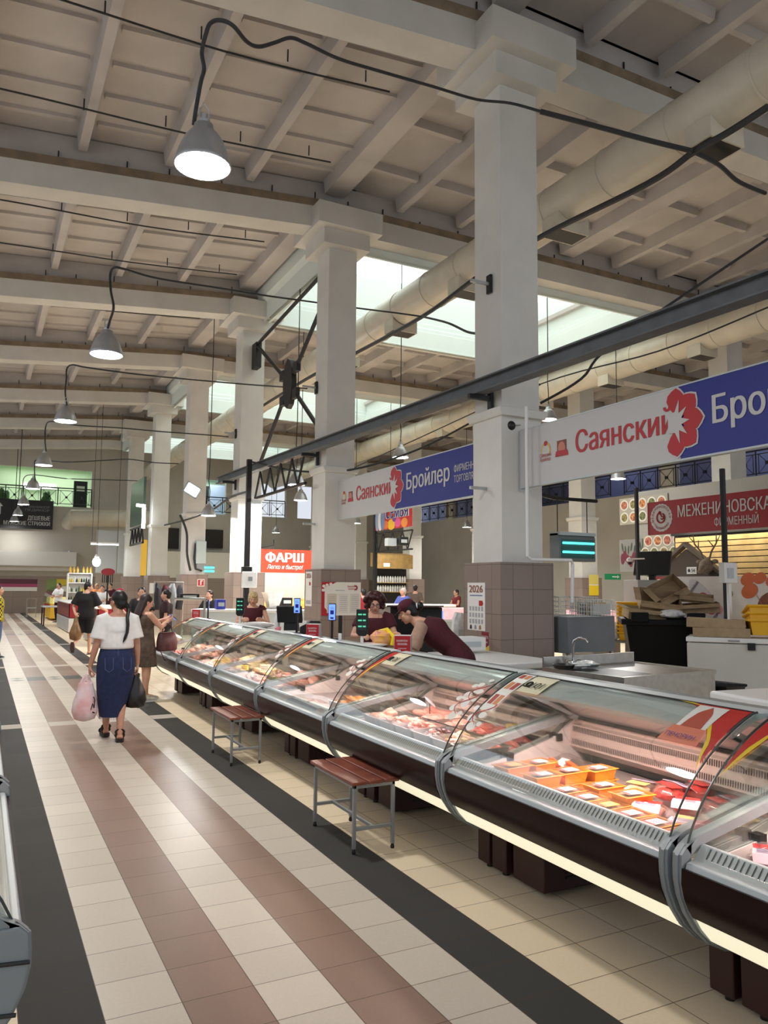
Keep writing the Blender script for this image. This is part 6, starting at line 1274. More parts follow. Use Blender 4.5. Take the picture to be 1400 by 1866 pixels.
tag(lump(95, .16, .12, .20, .4, 18).build('white_bag', mat('crumpled_white_film'), loc=(base.x-.33, base.y+.22, base.z+.15)), 'white plastic bag on the work table left of the yellow crate stack', 'plastic bag')
q = fc+fxv*.30+fyv*.0+V((0,0,1.006))
for i in range(3): crate(['lowest', 'middle', 'topmost'][i]+' of the tilted yellow crates on the chest freezer', (q.x, q.y, q.z+.03+.085*i), fz+.2, -.06-.10*i, 'tilted yellow crates', .22)
# ------------------------------------------------------------------ market stall with red banner (right background)
MZ = mat('stall_red', (150,24,36), .5)
t = thing('stall_banner', 'red stall banner with a white round chicken emblem', 'sign', (12.0, 11.53, 2.76)); b = B(); b.box(-.03, .03, -4.2, 0, 0, .66); b.build('panel', MZ, t, smooth=False); kw = dict(right=(0,-1,0)); o = (-.031, 0, 0)
cc = (.36, .33); flat([(cc[0]+(.27+.012*(k % 2))*math.cos(2*PI*k/40), cc[1]+(.27+.012*(k % 2))*math.sin(2*PI*k/40)) for k in range(40)], 'emblem_disc', SIGNW, t, .004, o, (0,-1,0))
def chick(t, cx, cy, r, org, right=(0,-1,0)):
    R = V(right); n_ = R.cross(V((0,0,1))); b = B(); P = lambda x, z: V(org)+R*(cx+x*r)+V((0,0,cy+z*r))+n_*.008
    b.tube([P(math.cos(a)*.95*(1-.25*k/26), math.sin(a)*.95*(1-.25*k/26)) for k, a in ((k, 1.9+k*.22) for k in range(26))], .13*r, 5); b.tube([P(-.30, .55), P(-.45, .95), P(-.30, 1.05), P(-.1, .95), P(-.05, .55), P(.1, .15), P(.45, .2), P(.5, -.1), P(.2, -.3), P(-.05, -.15)], .11*r, 5); b.build('emblem_bird', MZ, t)
chick(t, cc[0], cc[1]-.0, .12, o)
for k, ch in enumerate('МЕЖЕНИНОВСКАЯ'):
    a = math.radians(195-k*16.2); text(ch, .05, (-.036, -(cc[0]+.20*math.cos(a)), cc[1]+.20*math.sin(a)-.0), MZ, 'emblem_text', t, right=(0, -math.sin(a), -math.cos(a)), up=(0, -math.cos(a), math.sin(a)), off=.01, align='CENTER')
for k, ch in enumerate('ПТИЦЕФАБРИКА'):
    a = math.radians(215+k*10.0); text(ch, .045, (-.036, -(cc[0]+.235*math.cos(a)), cc[1]+.235*math.sin(a)), MZ, 'emblem_text', t, right=(0, math.sin(a), math.cos(a)), up=(0, math.cos(a), -math.sin(a)), off=.01, align='CENTER')
text('МЕЖЕНИНОВСКАЯ', .23, (-.033, -.78, .31), SIGNW, 'lettering', t, width=2.15, off=.02, **kw); text('ФИРМЕННЫЙ', .15, (-.033, -1.62, .085), SIGNW, 'lettering', t, width=.92, off=.012, **kw)
def post(label, x, y, h, r=.05): t = tag(B().box(-r, r, -r, r, 0, h).build('steel_post', BLK2, loc=(x, y, 0), bevel=.008), label, 'post'); return t
pp = at(1325, 1120, x=9.85); post('black steel post crossing in front of the red banner', pp.x, pp.y, 3.5, .032)
t = thing('switch_box', 'white switch box on the black post in front of the red banner', 'switch box', (pp.x-.06, pp.y-.08, 0)); b = B(); b.box(-.16, .12, -.08, .02, 1.78, 2.08); b.build('cover', WHITE, t, bevel=.01); b = B(); b.box(-.10, .03, -.09, -.08, 1.85, 2.0); b.build('socket', GREYL, t); b = B(); b.box(-.03, .03, -.04, .0, .9, 1.78); b.build('duct', WHITE, t)
pp2 = at(1163, 1040, x=11.9); post('black post at the left end of the red banner', pp2.x, pp2.y, 3.75, .032)
cpn = at(1190, 1046, x=12.4)
t = thing('stall_counter', 'stall counter whose front shows sausage and vegetables on a white ground', 'counter', (13.0, 12.45, 0)); b = B(); b.box(-.02, .8, -4.6, .1, 0, 1.94); b.build('front', mat('poster_white', (222,218,214), .5), t, smooth=False); o = (-.021, 0, 0); R_ = (0,-1,0)
FOOD = [mat('food_%d' % i, a, .6, c2=c, scale=16) for i, (a, c) in enumerate((((150,140,80),(84,66,40)), ((206,140,80),(120,60,36)), ((120,120,70),(60,70,40)), ((196,120,90),(110,50,40))))]
def blob(cx, cz, rx, rz2, c, nm, d=.004, rot=0, n=22, mtn=None): flat([(cx+rx*math.cos(a)*math.cos(rot)-rz2*math.sin(a)*math.sin(rot), cz+rx*math.cos(a)*math.sin(rot)+rz2*math.sin(a)*math.cos(rot)) for a in (2*PI*k/n for k in range(n))], nm, mtn or mat('pr_%d_%d_%d' % c, c, .5), t, d, o, R_)
flat([(0,1.94),(0,1.60),(.35,1.68),(.7,1.94)], 'red_corner', MZ, t, .003, o, R_); blob(.24, 1.76, .13, .13, (230,224,218), 'emblem_disc', .005); chick(t, .24, 1.76, .07, (-.022,0,0))
blob(.62, 1.55, .17, .19, (206,64,48), 'tomato'); blob(.62, 1.60, .05, .05, (86,96,50), 'tomato_leaf', .006); blob(.93, 1.68, .06, .075, (150,140,60), 'olive'); blob(2.02, 1.60, .06, .07, (150,140,60), 'olive')
blob(1.45, 1.42, .60, .20, (202,200,206), 'sausage', .005, -.85); blob(1.47, 1.40, .26, .15, (176,56,84), 'sausage_label', .007, -.85); blob(1.74, 1.30, .11, .09, (222,150,160), 'sausage_window', .009, -.85)
text('Филейная', .08, (-.030, -1.06, 1.56), mat('dark_navy', (40,40,70), .5), 'sausage_text', t, right=(0,-.66,.75), up=(0,.75,.66), width=.34, off=.012); text('Филейная', .08, (-.030, -1.60, 1.03), mat('dark_navy'), 'sausage_text', t, right=(0,-.66,.75), up=(0,.75,.66), width=.30, off=.012)
for i, (x, z, r) in enumerate([(2.42,1.88,.15),(2.68,1.90,.13),(2.95,1.85,.14),(2.45,1.66,.17),(3.2,1.80,.2),(3.35,1.6,.18)]): blob(x, z, r*1.1, r*.8, (204,98,44), 'carrot', .005+.0004*i, .4)
blob(2.95, 1.35, .34, .30, (122,66,44), 'smoked_ham', .008)
b = B()
for k in range(7): b.tube([V(o)+V((-.0095, -(2.65+.1*k), 1.18+.02*k)), V(o)+V((-.0095, -(2.72+.1*k), 1.40)), V(o)+V((-.0095, -(2.6+.1*k), 1.58-.02*k))], .006, 4)
b.build('ham_netting', mat('net_brown', (176,120,80), .7), t)
SLAT = mat('pale_wood_slat', (214,184,126), .5, noise_amt=.15, scale=3)
t = thing('slat_wall', 'stall back wall of pale wooden slats with lit gaps', 'slat wall', (14.6, 13.2, 0))
for k in range(8): b = B(); b.box(-.02, .03, -4.2, .0, 1.9+.125*k, 2.005+.125*k); b.build('slat', SLAT, t, bevel=.004)
b = B(); b.box(.06, .1, -4.3, .1, 1.8, 2.95); b.build('backing', BLACK, t, smooth=False); b = B(); b.box(-.06, .1, -4.3, .1, 0, 1.85); b.build('lower_panel', MAROON2, t, smooth=False); b = B(); b.box(-.05, .1, -4.3, .1, 2.93, 3.0); b.build('top_rail', BLACK, t, smooth=False)
lamp('stall_light', 'AREA', (14.3, 11.6, 3.1), 16, (1, .86, .62), .2, 3, rot=(0, -.5, 0), parent=None)
BB = mat('beige_board', (156,150,134), .6)
zt = at(1150, 905, x=15.65).z; t = thing('stall_partition', 'plain grey partition wall carrying the food and tulip posters', 'partition', (15.66, 15.5, 0)); b = B(); b.box(0, .08, -5.0, 0, 1.0, zt+.1); b.build('panel', mat('partition_grey', (150,147,140), .7), t, smooth=False); b = B(); b.box(-.03, .1, -5.0, 0, 0, 1.0); b.build('lower_panel', WT, t, smooth=False)
q = at(1174, 1046, x=15.62); t = thing('food_poster', 'poster of round food bowls left of the wooden slats', 'poster', q); b = B(); b.box(0, .03, -1.25, 0, 0, 1.02); b.build('board', BB, t, smooth=False); o = (-.001, 0, 0)
for i in range(4):
    for j in range(2): blob(.18+.32*i-(.12 if j == 0 else 0), .56+.30*j, .145, .145, (206,202,192), 'bowl', .004+.0004*i); blob(.18+.32*i-(.12 if j == 0 else 0), .56+.30*j, .112, .112, (90,90,60), 'bowl_food', .007, mtn=FOOD[(i*2+j*3) % 4])
flat([(0,0),(1.25,0),(1.25,.38),(0,.38)], 'meat_picture', mat('meat_picture', (120,70,58), .6, c2=(60,36,34), scale=9), t, .008, o, (0,-1,0))
q = at(1130, 957, x=15.62); t = thing('food_poster', 'upper poster of food plates left of the red banner', 'poster', q); b = B(); b.box(0, .03, -1.7, 0, 0, .72); b.build('board', BB, t, smooth=False)
for i in range(5):
    for j in range(2): blob(.18+.33*i, .19+.34*j, .15, .15, (204,200,190), 'plate', .004); blob(.18+.33*i, .19+.34*j, .11, .11, (90,90,60), 'plate_food', .006, mtn=FOOD[(i+j*3) % 4])
# deer head trophy and gable
t = thing('deer_trophy', 'mounted deer head with antlers on the stall gable', 'trophy', at(1288, 1032, x=13.6)); FUR = mat('deer_fur', (120,104,88), .9, noise_amt=.25, scale=20, bump=.3)
b = B(); b.ball((0,0,0), .14, .17, .17, 14); b.tube([(-.05,0,.02), (-.22,-.08,-.06), (-.33,-.12,-.12)], [.12,.085,.05], 12); b.ball((-.34,-.12,-.12), .055, .06, .05, 10); remesh(b, 'head', FUR, t, .02, 3)
for s in (-1, 1):
    b = B(); b.ball((.02, s*.20, .10), .03, .09, .05, 8); b.build('ear', FUR, t)
    b = B(); b.tube([(0, s*.07, .14), (.0, s*.14, .32), (-.02, s*.28, .48), (-.04, s*.30, .70)], [.022,.02,.016,.008], 7); b.tube([(0, s*.20, .40), (-.08, s*.12, .55)], [.015,.007], 6); b.tube([(-.01, s*.28, .50), (-.05, s*.42, .66)], [.014,.006], 6); b.build('antler', mat('antler_bone', (112,96,78), .6), t)
t = thing('gable_board', 'dark brown gable roof board behind the deer trophy', 'stall roof', (13.7, 13.0, 0)); b = B(); b.prism([(-.9-.9, 1.95), (.9-.9, 1.95), (-.9, 2.55)], -.03, .03, 'x'); b.v = [(x, y, z) for x, y, z in b.v]; b.build('gable', mat('dark_brown_board', (84,72,62), .7), t, smooth=False); b = B(); b.prism([(-1.95, 1.9), (-.9, 2.62), (.15, 1.9), (.15, 1.97), (-.9, 2.70), (-1.95, 1.97)], -.10, .06, 'x'); b.build('eaves', mat('grey_brown_board', (104,92,80), .7), t, smooth=False)
t = poster('small cream number board on the gable left of the deer head', at(1252, 1046, x=13.55), (0,-1,0), .26, .15, name='number_board', cat='sign'); text('54', .08, (-.003, -.13, .035), BLACK, 'numeral', t, right=(0,-1,0), width=.09, off=.02)
flat([(.04,.04),(.09,.04),(.10,.08),(.065,.12),(.03,.08)], 'mark', BLACK, t, .004, (-.002,0,0), (0,-1,0))
t = thing('flat_monitor', 'dark tilted monitor on the stall counter by the left post', 'monitor', at(1188, 1040, x=12.3), -1.2); b = B(); b.box(-.38, .38, -.03, .03, -.10, .42, MX.Rotation(-.3, 4, 'X')); b.build('screen', BLACK, t, bevel=.01); b = B(); b.box(-.06, .06, -.02, .06, -.30, -.05); b.build('stand', BLACK, t)
t = thing('tulip_poster', 'picture of dark red tulips on the grey wall left of the stall', 'poster', at(1150, 1015, x=15.63)); o = (-.001,0,0); b = B(); b.box(0, .02, -.42, .42, -.40, .48); b.build('board', mat('grey_board', (128,126,121), .7), t, smooth=False)
for i in range(7): blob(-.30+.10*i, -.05+.08*math.sin(i*1.7), .07, .15, (96,26,44), 'tulip', .004+.0005*i, .3*math.sin(i)); blob(-.30+.11*i, .22+.05*math.cos(i*2.1), .03, .12, (60,70,50), 'leaf', .003, .2*math.cos(i))
t = thing('security_camera', 'small white security camera beside the red banner post', 'camera', at(1148, 1024, x=11.7)); b = B(); b.ball((0,0,.04), .07, .07, .05, 12); b.build('body', WHITE, t); b = B(); b.ball((0,0,-.01), .045, .045, .05, 12); b.build('dome', BLACK, t); b = B(); b.tube([(0,0,.06), (.08,-.32,.06)], .015, 6); b.build('arm', WHITE, t)
t = thing('white_cabinet', 'white upright cabinet with framed notes behind the yellow crates', 'cabinet', at(1185, 1165, x=12.2), -.3); t.location.z = 0; b = B(); b.box(-.40, .45, -.3, .3, 0, 1.86); b.build('body', mat('grey_cabinet_white', (160,160,156), .5), t, bevel=.01); b = B(); b.box(.15, .42, -.31, -.302, 1.55, 1.88); b.box(.15, .42, -.31, -.302, 1.15, 1.48); b.build('note', BLACK, t); text('РАМ', .10, (.19, -.312, 1.66), WHITE, 'lettering', t, width=.2, off=.02)
t = poster('yellow notices on the tiles of the back row column behind the insect lamp', at(1074, 1085, y=20.285), (1,0,0), .42, .70, name='yellow_notice', cat='notice'); flat([(0,0),(.42,0),(.42,.34),(0,.34)], 'yellow_field', STK_Y, t, .004, (0,-.002,0)); flat([(0,.37),(.42,.37),(.42,.70),(0,.70)], 'pale_field', mat('pale_yellow', (226,210,110), .6), t, .004, (0,-.002,0))
# ------------------------------------------------------------------ FARSH stall and middle background
OR = mat('orange_red_sign', (228,74,48), .5, emit=.25)
p0 = at(469, 1043, y=22.5); p1 = at(562, 1003, y=22.5)
t = thing('stall_sign', 'orange red mince stall sign with white letters beside the second column', 'sign', p0); W_ = p1.x-p0.x+.25; H_ = p1.z-p0.z; b = B(); b.box(0, W_, 0, .08, 0, H_); b.build('panel', OR, t, smooth=False)
text('ФАРШ', H_*.40, (.26, -.002, H_*.46), mat('sign_glow_white', (255,250,246), .5, emit=.5), 'lettering', t, width=1.20, off=.05); text('Легко и быстро!', H_*.19, (.30, -.002, H_*.16), mat('sign_glow_white'), 'lettering', t, width=1.15, off=.012, shear=.25)
b = B(); b.tube([(-.05, 0, H_+.02), (.5, 0, H_+.12), (.5, 0, H_+.3)], .02, 5); b.build('hanger', BLK2, t)
for x in (.05, W_-.1): b = B(); b.box(x, x+.05, .08, .13, -p0.z, H_); b.build('upright', BLK2, t)
kio = mat('pale_marble', (226,212,206), .5, noise_amt=.06, scale=2)
t = thing('mince_kiosk', 'bright pale marble kiosk under the orange sign', 'kiosk', (p0.x+.1, 24.0, 0)); b = B(); b.box(0, 2.6, .4, .5, 0, 2.25); b.build('back_panel', kio, t, smooth=False); b = B(); b.box(0, 2.6, -.3, .1, 0, .95); b.build('counter', mat('kiosk_red', (110,24,30), .5), t, smooth=False); b = B(); b.box(.3, 2.4, -.25, .05, .95, 1.25); b.build('vitrine', mat('warm_glow_food', (250,206,96), .5, emit=.6, c2=(220,110,60), scale=9), t)
lamp('kiosk_light', 'AREA', (p0.x+1.2, 23.7, 2.2), 6, (1,.93,.85), 1.8, .3)
t = thing('meat_grinder', 'steel meat grinder with a hopper behind the blonde seller', 'grinder', at(497, 1103, y=17.5)); b = B(); b.loft([Rr(.10,.10,-.35), Rr(.12,.12,0), Rr(.20,.20,.28), Rr(.22,.22,.30)]); b.build('hopper', STEEL, t); b = B(); b.box(-.16, .16, -.2, .2, -1.15, -.35); b.build('body', mat('kiosk_red'), t, bevel=.02)
def counter(label, u0, u1, v, d, ztop, mt, front=None, name='market_counter', depth=.8):
    a = at(u0, v, d=d); c = at(u1, v, d=d); a.z = 0; c.z = 0; L = (c-a).length; an = math.atan2(c.y-a.y, c.x-a.x); t = thing(name, label, 'counter', a, an); b = B(); b.box(0, L, 0, depth, 0, ztop-.06); b.build('body', mt, t, bevel=.01); b = B(); b.box(-.02, L+.02, -.03, depth, ztop-.06, ztop); b.build('top', front or WHITE, t, bevel=.01); return t, L
WCT = mat('white_counter', (206,214,216), .35)
t, L = counter('white counter with a bright panel behind the blonde seller', 350, 560, 1110, 17.5, 1.13, WCT)
t, L = counter('white counter left of the curly haired seller', 628, 760, 1110, 16.5, 1.05, WCT)
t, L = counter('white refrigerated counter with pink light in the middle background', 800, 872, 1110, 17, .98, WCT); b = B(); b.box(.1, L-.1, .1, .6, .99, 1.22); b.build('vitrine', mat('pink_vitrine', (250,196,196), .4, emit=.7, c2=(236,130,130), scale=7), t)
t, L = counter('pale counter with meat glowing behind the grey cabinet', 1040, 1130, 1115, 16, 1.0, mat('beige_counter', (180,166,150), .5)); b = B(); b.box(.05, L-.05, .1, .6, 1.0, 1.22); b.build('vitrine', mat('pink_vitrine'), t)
t, L = counter('dark counter beneath the family store banner', 690, 830, 1095, 21, 1.2, mat('dark_counter', (90,84,80), .5))
# scales, bags and small goods on those counters: separate things
def small(label, u, v, d, s, mt, name, cat, shape='box', zt=0):
    p = at(u, v, d=d) if not zt else at(u, v, z=zt); t = thing(name, label, cat, p); b = B()
    if shape == 'box': b.box(-s[0]/2, s[0]/2, -s[1]/2, s[1]/2, 0, s[2])
    elif shape == 'pack': b = lump(int(u), s[0]/2, s[1]/2, s[2], .35, 14); b.v = [(x, y, z+s[2]*.6) for x, y, z in b.v]
    b.build('body', mt, t, bevel=.01 if shape == 'box' else 0); b = B(); b.box(-s[0]*.35, s[0]*.35, -s[1]*.52, -s[1]*.5, s[2]*.3, s[2]*.7); b.build('front', GREYL, t); return t
small('black scale head on a post by the far end of the case row', 345, 1092, 17.0, (.42,.1,.12), BLACK, 'scale', 'scale'); small('blue carton on the white counter left of the third column', 401, 1110, 17.2, (.2,.2,.22), mat('blue_carton', (50,60,170), .5), 'blue_carton', 'box', zt=1.135)
small('black printer on the white counter behind the phone stand', 520, 1104, 14, (.3,.3,.22), BLACK, 'printer', 'printer', zt=1.135); small('white plastic bag on the far counter near the nearest column', 838, 1168, 11.5, (.3,.25,.25), mat('crumpled_white_film'), 'white_bag', 'plastic bag', 'pack'); small('yellow cloth on the counter behind the curly haired seller', 725, 1117, 14, (.22,.2,.06), mat('yellow_cloth', (236,214,40), .7), 'yellow_cloth', 'cloth', 'pack', zt=1.055)
small('white microwave shaped box on the counter left of the calendar column', 842, 1185, 9.4, (.5,.3,.16), WHITE, 'white_box', 'box')
t = thing('knife_shelf', 'wooden roofed kiosk with shelves of bottles in the middle background', 'kiosk', at(688, 1042, y=30)); KW = mat('kiosk_wood', (150,120,70), .6, noise_amt=.15, scale=4); b = B(); b.box(0, 2.1, 0, .7, .15, .95)
b = B(); b.prism([(0, .15), (.7, .25), (.7, .85), (.0, .75)], 0, 1.75, 'x'); b.build('roof', KW, t); b = B(); b.box(.1, 1.7, .5, .6, -2.36, .15); b.build('back', BLACK, t)
for k in range(2):
    b = B()
    for j in range(12): b.lathe([(.05, 0), (.05, .2), (.02, .28)], (.22+.12*j, .35, -.85+.40*k), 8)
    b.build('bottle_row', mat('grey_bottles', (176,176,170), .4, noise_amt=.2, scale=9), t); b = B(); b.box(.1, 1.7, .2, .5, -.88+.40*k, -.85+.40*k); b.build('shelf', KW, t)
t.children[0]['kind'] = t.children[0].get('kind', '') or ''
del t.children[0]['kind']
small('yellowish number tag on the wooden kiosk', 705, 1033, 33.1, (.3,.03,.16), PLATE, 'number_tag', 'sign')
t = thing('family_banner', 'colourful family store banner hanging below the far banner', 'sign', (12.0, 23.97, 3.57)); b = B(); b.box(-.03, .03, -2.6, 0, 0, 1.02); b.build('panel', mat('banner_red', (196,44,40), .5), t, smooth=False); kw = dict(right=(0,-1,0)); o = (-.031,0,0)
def blob2(cx, cz, rx, rz2, c, nm, d=.004): flat([(cx+rx*math.cos(a), cz+rz2*math.sin(a)) for a in (2*PI*k/18 for k in range(18))], nm, mat('pr_%d_%d_%d' % c, c, .5), t, d, o, (0,-1,0))
for i, (x, z, r, c) in enumerate([(1.3,.14,.26,(236,190,50)),(1.75,.18,.22,(220,90,150)),(2.2,.15,.22,(236,150,60)),(1.5,.30,.12,(120,60,150)),(.9,.15,.2,(226,120,60))]): blob2(x, z, r, r*.7, c, 'splash', .004+.0006*i)
for i, (x, c) in enumerate([(.28, (150,170,200)), (.50, (226,226,230)), (.68, (120,140,180))]): blob2(x, .35, .16, .38, c, 'family_shape', .006+.0006*i); blob2(x, .80, .09, .11, (200,150,120), 'family_face', .009)
text('БОЛЬШАЯ', .26, (-.036, -.92, .76), STK_Y, 'lettering', t, width=1.4, off=.04, **kw); text('СЕМЬЯ', .36, (-.043, -.93, .34), WHITE, 'lettering_edge', t, width=1.56, off=.09, **kw); text('СЕМЬЯ', .36, (-.048, -.95, .35), BLUE, 'lettering', t, width=1.5, off=.03, **kw)
t = thing('lattice_truss', 'dark lattice truss under the family store banner', 'truss', (12.0, 0, 0)); b = B(); b.tube([(0, 24, 3.45), (0, 21.3, 3.45)], .03, 6); b.tube([(0, 24, 2.85), (0, 21.3, 2.85)], .03, 6); b.build('chord', BLK2, t)
for k in range(8): b = B(); y = 24-k*.34; b.tube([(0, y, 2.85 if k % 2 else 3.45), (0, y-.34, 3.45 if k % 2 else 2.85)], .025, 6); b.build('diagonal', BLK2, t)
pp = at(683, 1080, x=12); post('thin black post left of the family store banner', pp.x, pp.y, 4.6, .06)
small('small floodlight under the family banner truss', 712, 995, 24, (.32,.2,.24), GREYL, 'floodlight', 'light'); small('black speaker on the truss under the family banner', 734, 994, 24, (.3,.2,.26), BLACK, 'wall_speaker', 'speaker')
for u, v, l in ((1025, 1000, 'x'),): pass
t = thing('insect_lamp', 'distant insect lamp with turquoise tubes between fourth and third columns', 'insect lamp', at(376, 1038, y=38)); b = B(); b.box(-.38, .38, -.1, .1, -.17, .22); b.build('housing', GREYL, t)
for z in (-.08, .1): b = B(); b.tube([(-.36, -.13, z), (.36, -.13, z)], .04, 8); b.build('tube', mat('turquoise_tube'), t)
def exit_sign(label, p): t = thing('exit_sign', label, 'sign', p); b = B(); b.box(-.35, .35, 0, .05, -.10, .10); b.build('panel', mat('exit_green', (30,130,80), .5, emit=.2), t); b = B(); b.box(-.05, .2, -.006, -.001, -.02, .02); b.prism([(.18,-.06),(.28,0),(.18,.06)], -.006, -.001); b.build('arrow', WHITE, t)
exit_sign('green arrow sign between third column post and the orange sign', at(455, 1037, y=46.5)); exit_sign('small green arrow sign above tiles in the far left background', at(237, 1052, y=47.82)); exit_sign('green arrow sign on the back row column left of the stall', at(1118, 1051, y=20.25))
# ------------------------------------------------------------------ far left background
RC = mat('counter_red', (150,30,38), .4, noise_amt=.1, scale=3); WS = mat('counter_white_slats', (214,210,204), .5)
def red_counter(label, x, y0, y1):
    t = thing('red_counter', label, 'counter', (x, y0, 0)); L = y1-y0; b = B(); b.box(.02, .9, 0, L, .52, 1.0); b.build('red_body', RC, t, bevel=.01); b = B(); b.box(.0, .9, 0, L, .04, .50); b.build('white_base', WS, t, smooth=False); b = B()
    for k in range(int(L/.22)): b.box(-.006, -.001, .05+.22*k, .09+.22*k, .06, .48)
    b.build('slats', GREYP, t); b = B(); b.box(-.06, .95, -.03, L+.03, 1.0, 1.04); b.build('top', WHITE, t, bevel=.01); b = B(); b.box(-.005, .0, .05, L-.05, .54, .98); b.build('front_panel', mat('panel_brown_red', (120,50,48), .5), t); return t
red_counter('near red market counter with a white slatted base behind the woman in white', 2.86, 22.3, 25.4); red_counter('far red market counter beside the man in black', 2.72, 28.4, 33.0)
t = thing('fruit_case', 'yellow based glass case full of bright goods by the end wall', 'display case', (2.85, 38.0, 0)); b = B(); b.box(0, 1.0, 0, 4.0, .1, .75); b.build('base', mat('case_yellow', (222,176,40), .5), t); b = B(); b.box(.1, .9, .1, 3.9, .75, 1.0); b.build('goods', mat('bright_goods', (240,232,120), .5, emit=.35, c2=(226,190,180), scale=6), t)
b = B(); b.strip([(-.05, .75), (-.02, 1.05), (.12, 1.35), (.5, 1.55), (1.0, 1.6)], .01, 0, 4.0); b.build('curved_glass', GLASS2, t); b = B(); b.box(-.01, 0, .3, 3.7, .55, .72); b.build('red_price_strip', RED, t)
t = thing('side_table', 'small dark table in front of the yellow based case', 'table', (2.25, 33.6, 0)); b = B(); b.box(0, .7, 0, 1.3, .72, .76); b.build('top', GREYL, t)
for x in (.03, .63):
    for y in (.05, 1.2): b = B(); b.box(x, x+.05, y, y+.05, 0, .72); b.build('leg', MAROON2, t)
t = thing('metal_chair', 'pale metal chair by the end wall left of the yellow based case', 'chair', (2.1, 42, 0)); b = B(); b.box(0, .42, 0, .42, .44, .47); b.build('seat', GREYL, t); b = B(); b.tube([(0,.4,0),(0,.42,.9),(.42,.42,.9),(.42,.4,0)], .015, 6); b.build('back_frame', STEEL, t)
for x in (.02, .40): b = B(); b.tube([(x,.02,0),(x,.02,.45)], .014, 6); b.build('leg', STEEL, t)
t = thing('bottle_shelf', 'lit white shelf of bottles with golden tins on top by the far counters', 'shelf', (3.42, 37.0, 0)); b = B()
b.box(0, .05, 0, .4, 0, 2.12); b.box(.98, 1.03, 0, .4, 0, 2.12); b.box(0, 1.03, .38, .42, 0, 2.12); b.build('frame', WHITE, t, smooth=False)
for k in range(5): b = B(); b.box(.05, .98, .0, .38, .3+.42*k+.12, .34+.42*k+.12); b.build('shelf', WHITE, t)
sh = list(t.location); BT = [mat('bottle_green', (60,90,40), .3), mat('bottle_yellow', (214,186,60), .35), mat('bottle_dark', (40,36,30), .3), mat('bottle_white', (220,220,206), .4)]
bp = None; rb = random.Random(5)
for k in range(3):
    for j in range(9):
        z = .34+.42*(k+1)+.125; x = sh[0]+.10+.10*j
        b = B(); h = rb.uniform(.16, .26); b.lathe([(.035, 0), (.035, h*.65), (.014, h*.8), (.014, h)], n=8)
        tag(b.build('bottle', BT[rb.randrange(4)], loc=(x, sh[1]+.16, z)), 'bottle on the '+['lower', 'middle', 'upper'][k]+' level of the lit bottle shelf', 'bottle', 'bottles on the '+['lower', 'middle', 'upper'][k]+' shelf level')
for j in range(6):
    b = B(); b.lathe([(.06, 0), (.065, .15), (.03, .22), (.02, .28)], n=10); tag(b.build('golden_tin', mat('gold_tin', (196,160,80), .35, .4), loc=(sh[0]+.12+.15*j+(.1 if j > 2 else 0), sh[1]+.2, 2.145)), 'golden tin standing on top of the lit bottle shelf', 'tin', 'golden tins on the shelf top')
t = poster('row of pink and white flyers on the tiled end wall', (0.2, 47.84, 1.22), (1,0,0), 2.65, .66, name='flyer_row', cat='poster'); flat([(0,.40),(2.65,.40),(2.65,.66),(0,.66)], 'dark_band', mat('flyer_dark', (96,50,64), .6), t, .004, (0,-.002,0)); flat([(0,.22),(2.65,.22),(2.65,.40),(0,.40)], 'pink_band', mat('flyer_pink', (170,70,110), .6), t, .0042, (0,-.002,0))
t = poster('green and yellow posters on the end wall behind the white shirt man', (3.3, 47.84, 1.2), (1,0,0), 1.5, .7, name='green_poster', cat='poster'); flat([(0,0),(.55,0),(.55,.7),(0,.7)], 'green_field', mat('poster_green', (130,150,90), .6), t, .004, (0,-.002,0)); flat([(.55,.3),(1.5,.3),(1.5,.7),(.55,.7)], 'yellow_field', mat('poster_yellow', (216,196,60), .6), t, .0042, (0,-.002,0))
DK = mat('dark_sign', (30,32,36), .5)
p0 = at(96, 965, y=47.4); p1 = at(92, 917, y=47.4)
t = thing('hairdresser_sign', 'dark sign about cheap haircuts hanging below the gallery', 'sign', (p0.x-4.2, 47.55, p0.z)); H_ = 1.62; b = B(); b.box(0, 4.2, 0, .06, 0, H_); b.build('panel', DK, t, smooth=False); LG = mat('sign_grey_text', (196,198,200), .5); kw = {}
text('ДЕШЕВЫЕ', .24, (4.05, -.002, .50), LG, 'lettering', t, width=1.15, off=.02, align='RIGHT'); text('МУЖСКИЕ СТРИЖКИ', .22, (4.05, -.002, .20), LG, 'lettering', t, width=2.35, off=.02, align='RIGHT'); text('МАНИКЮР', .13, (4.0, -.002, 1.18), mat('sign_dim_text', (120,124,126), .5), 'lettering', t, width=1.1, align='RIGHT'); text('ПЕДИКЮР', .13, (4.0, -.002, 1.0), mat('sign_dim_text'), 'lettering', t, width=1.25, align='RIGHT')
for x in (1.45, 2.55): flat([(x-.08,.75 if x < 2 else 1.25),(x+.08,.75 if x < 2 else 1.25),(x+.08,1.2 if x < 2 else 1.42),(x+.18,1.2 if x < 2 else 1.42),(x,1.42 if x < 2 else 1.58),(x-.18,1.2 if x < 2 else 1.42),(x-.08,1.2 if x < 2 else 1.42)], 'arrow', LG, t, .004)
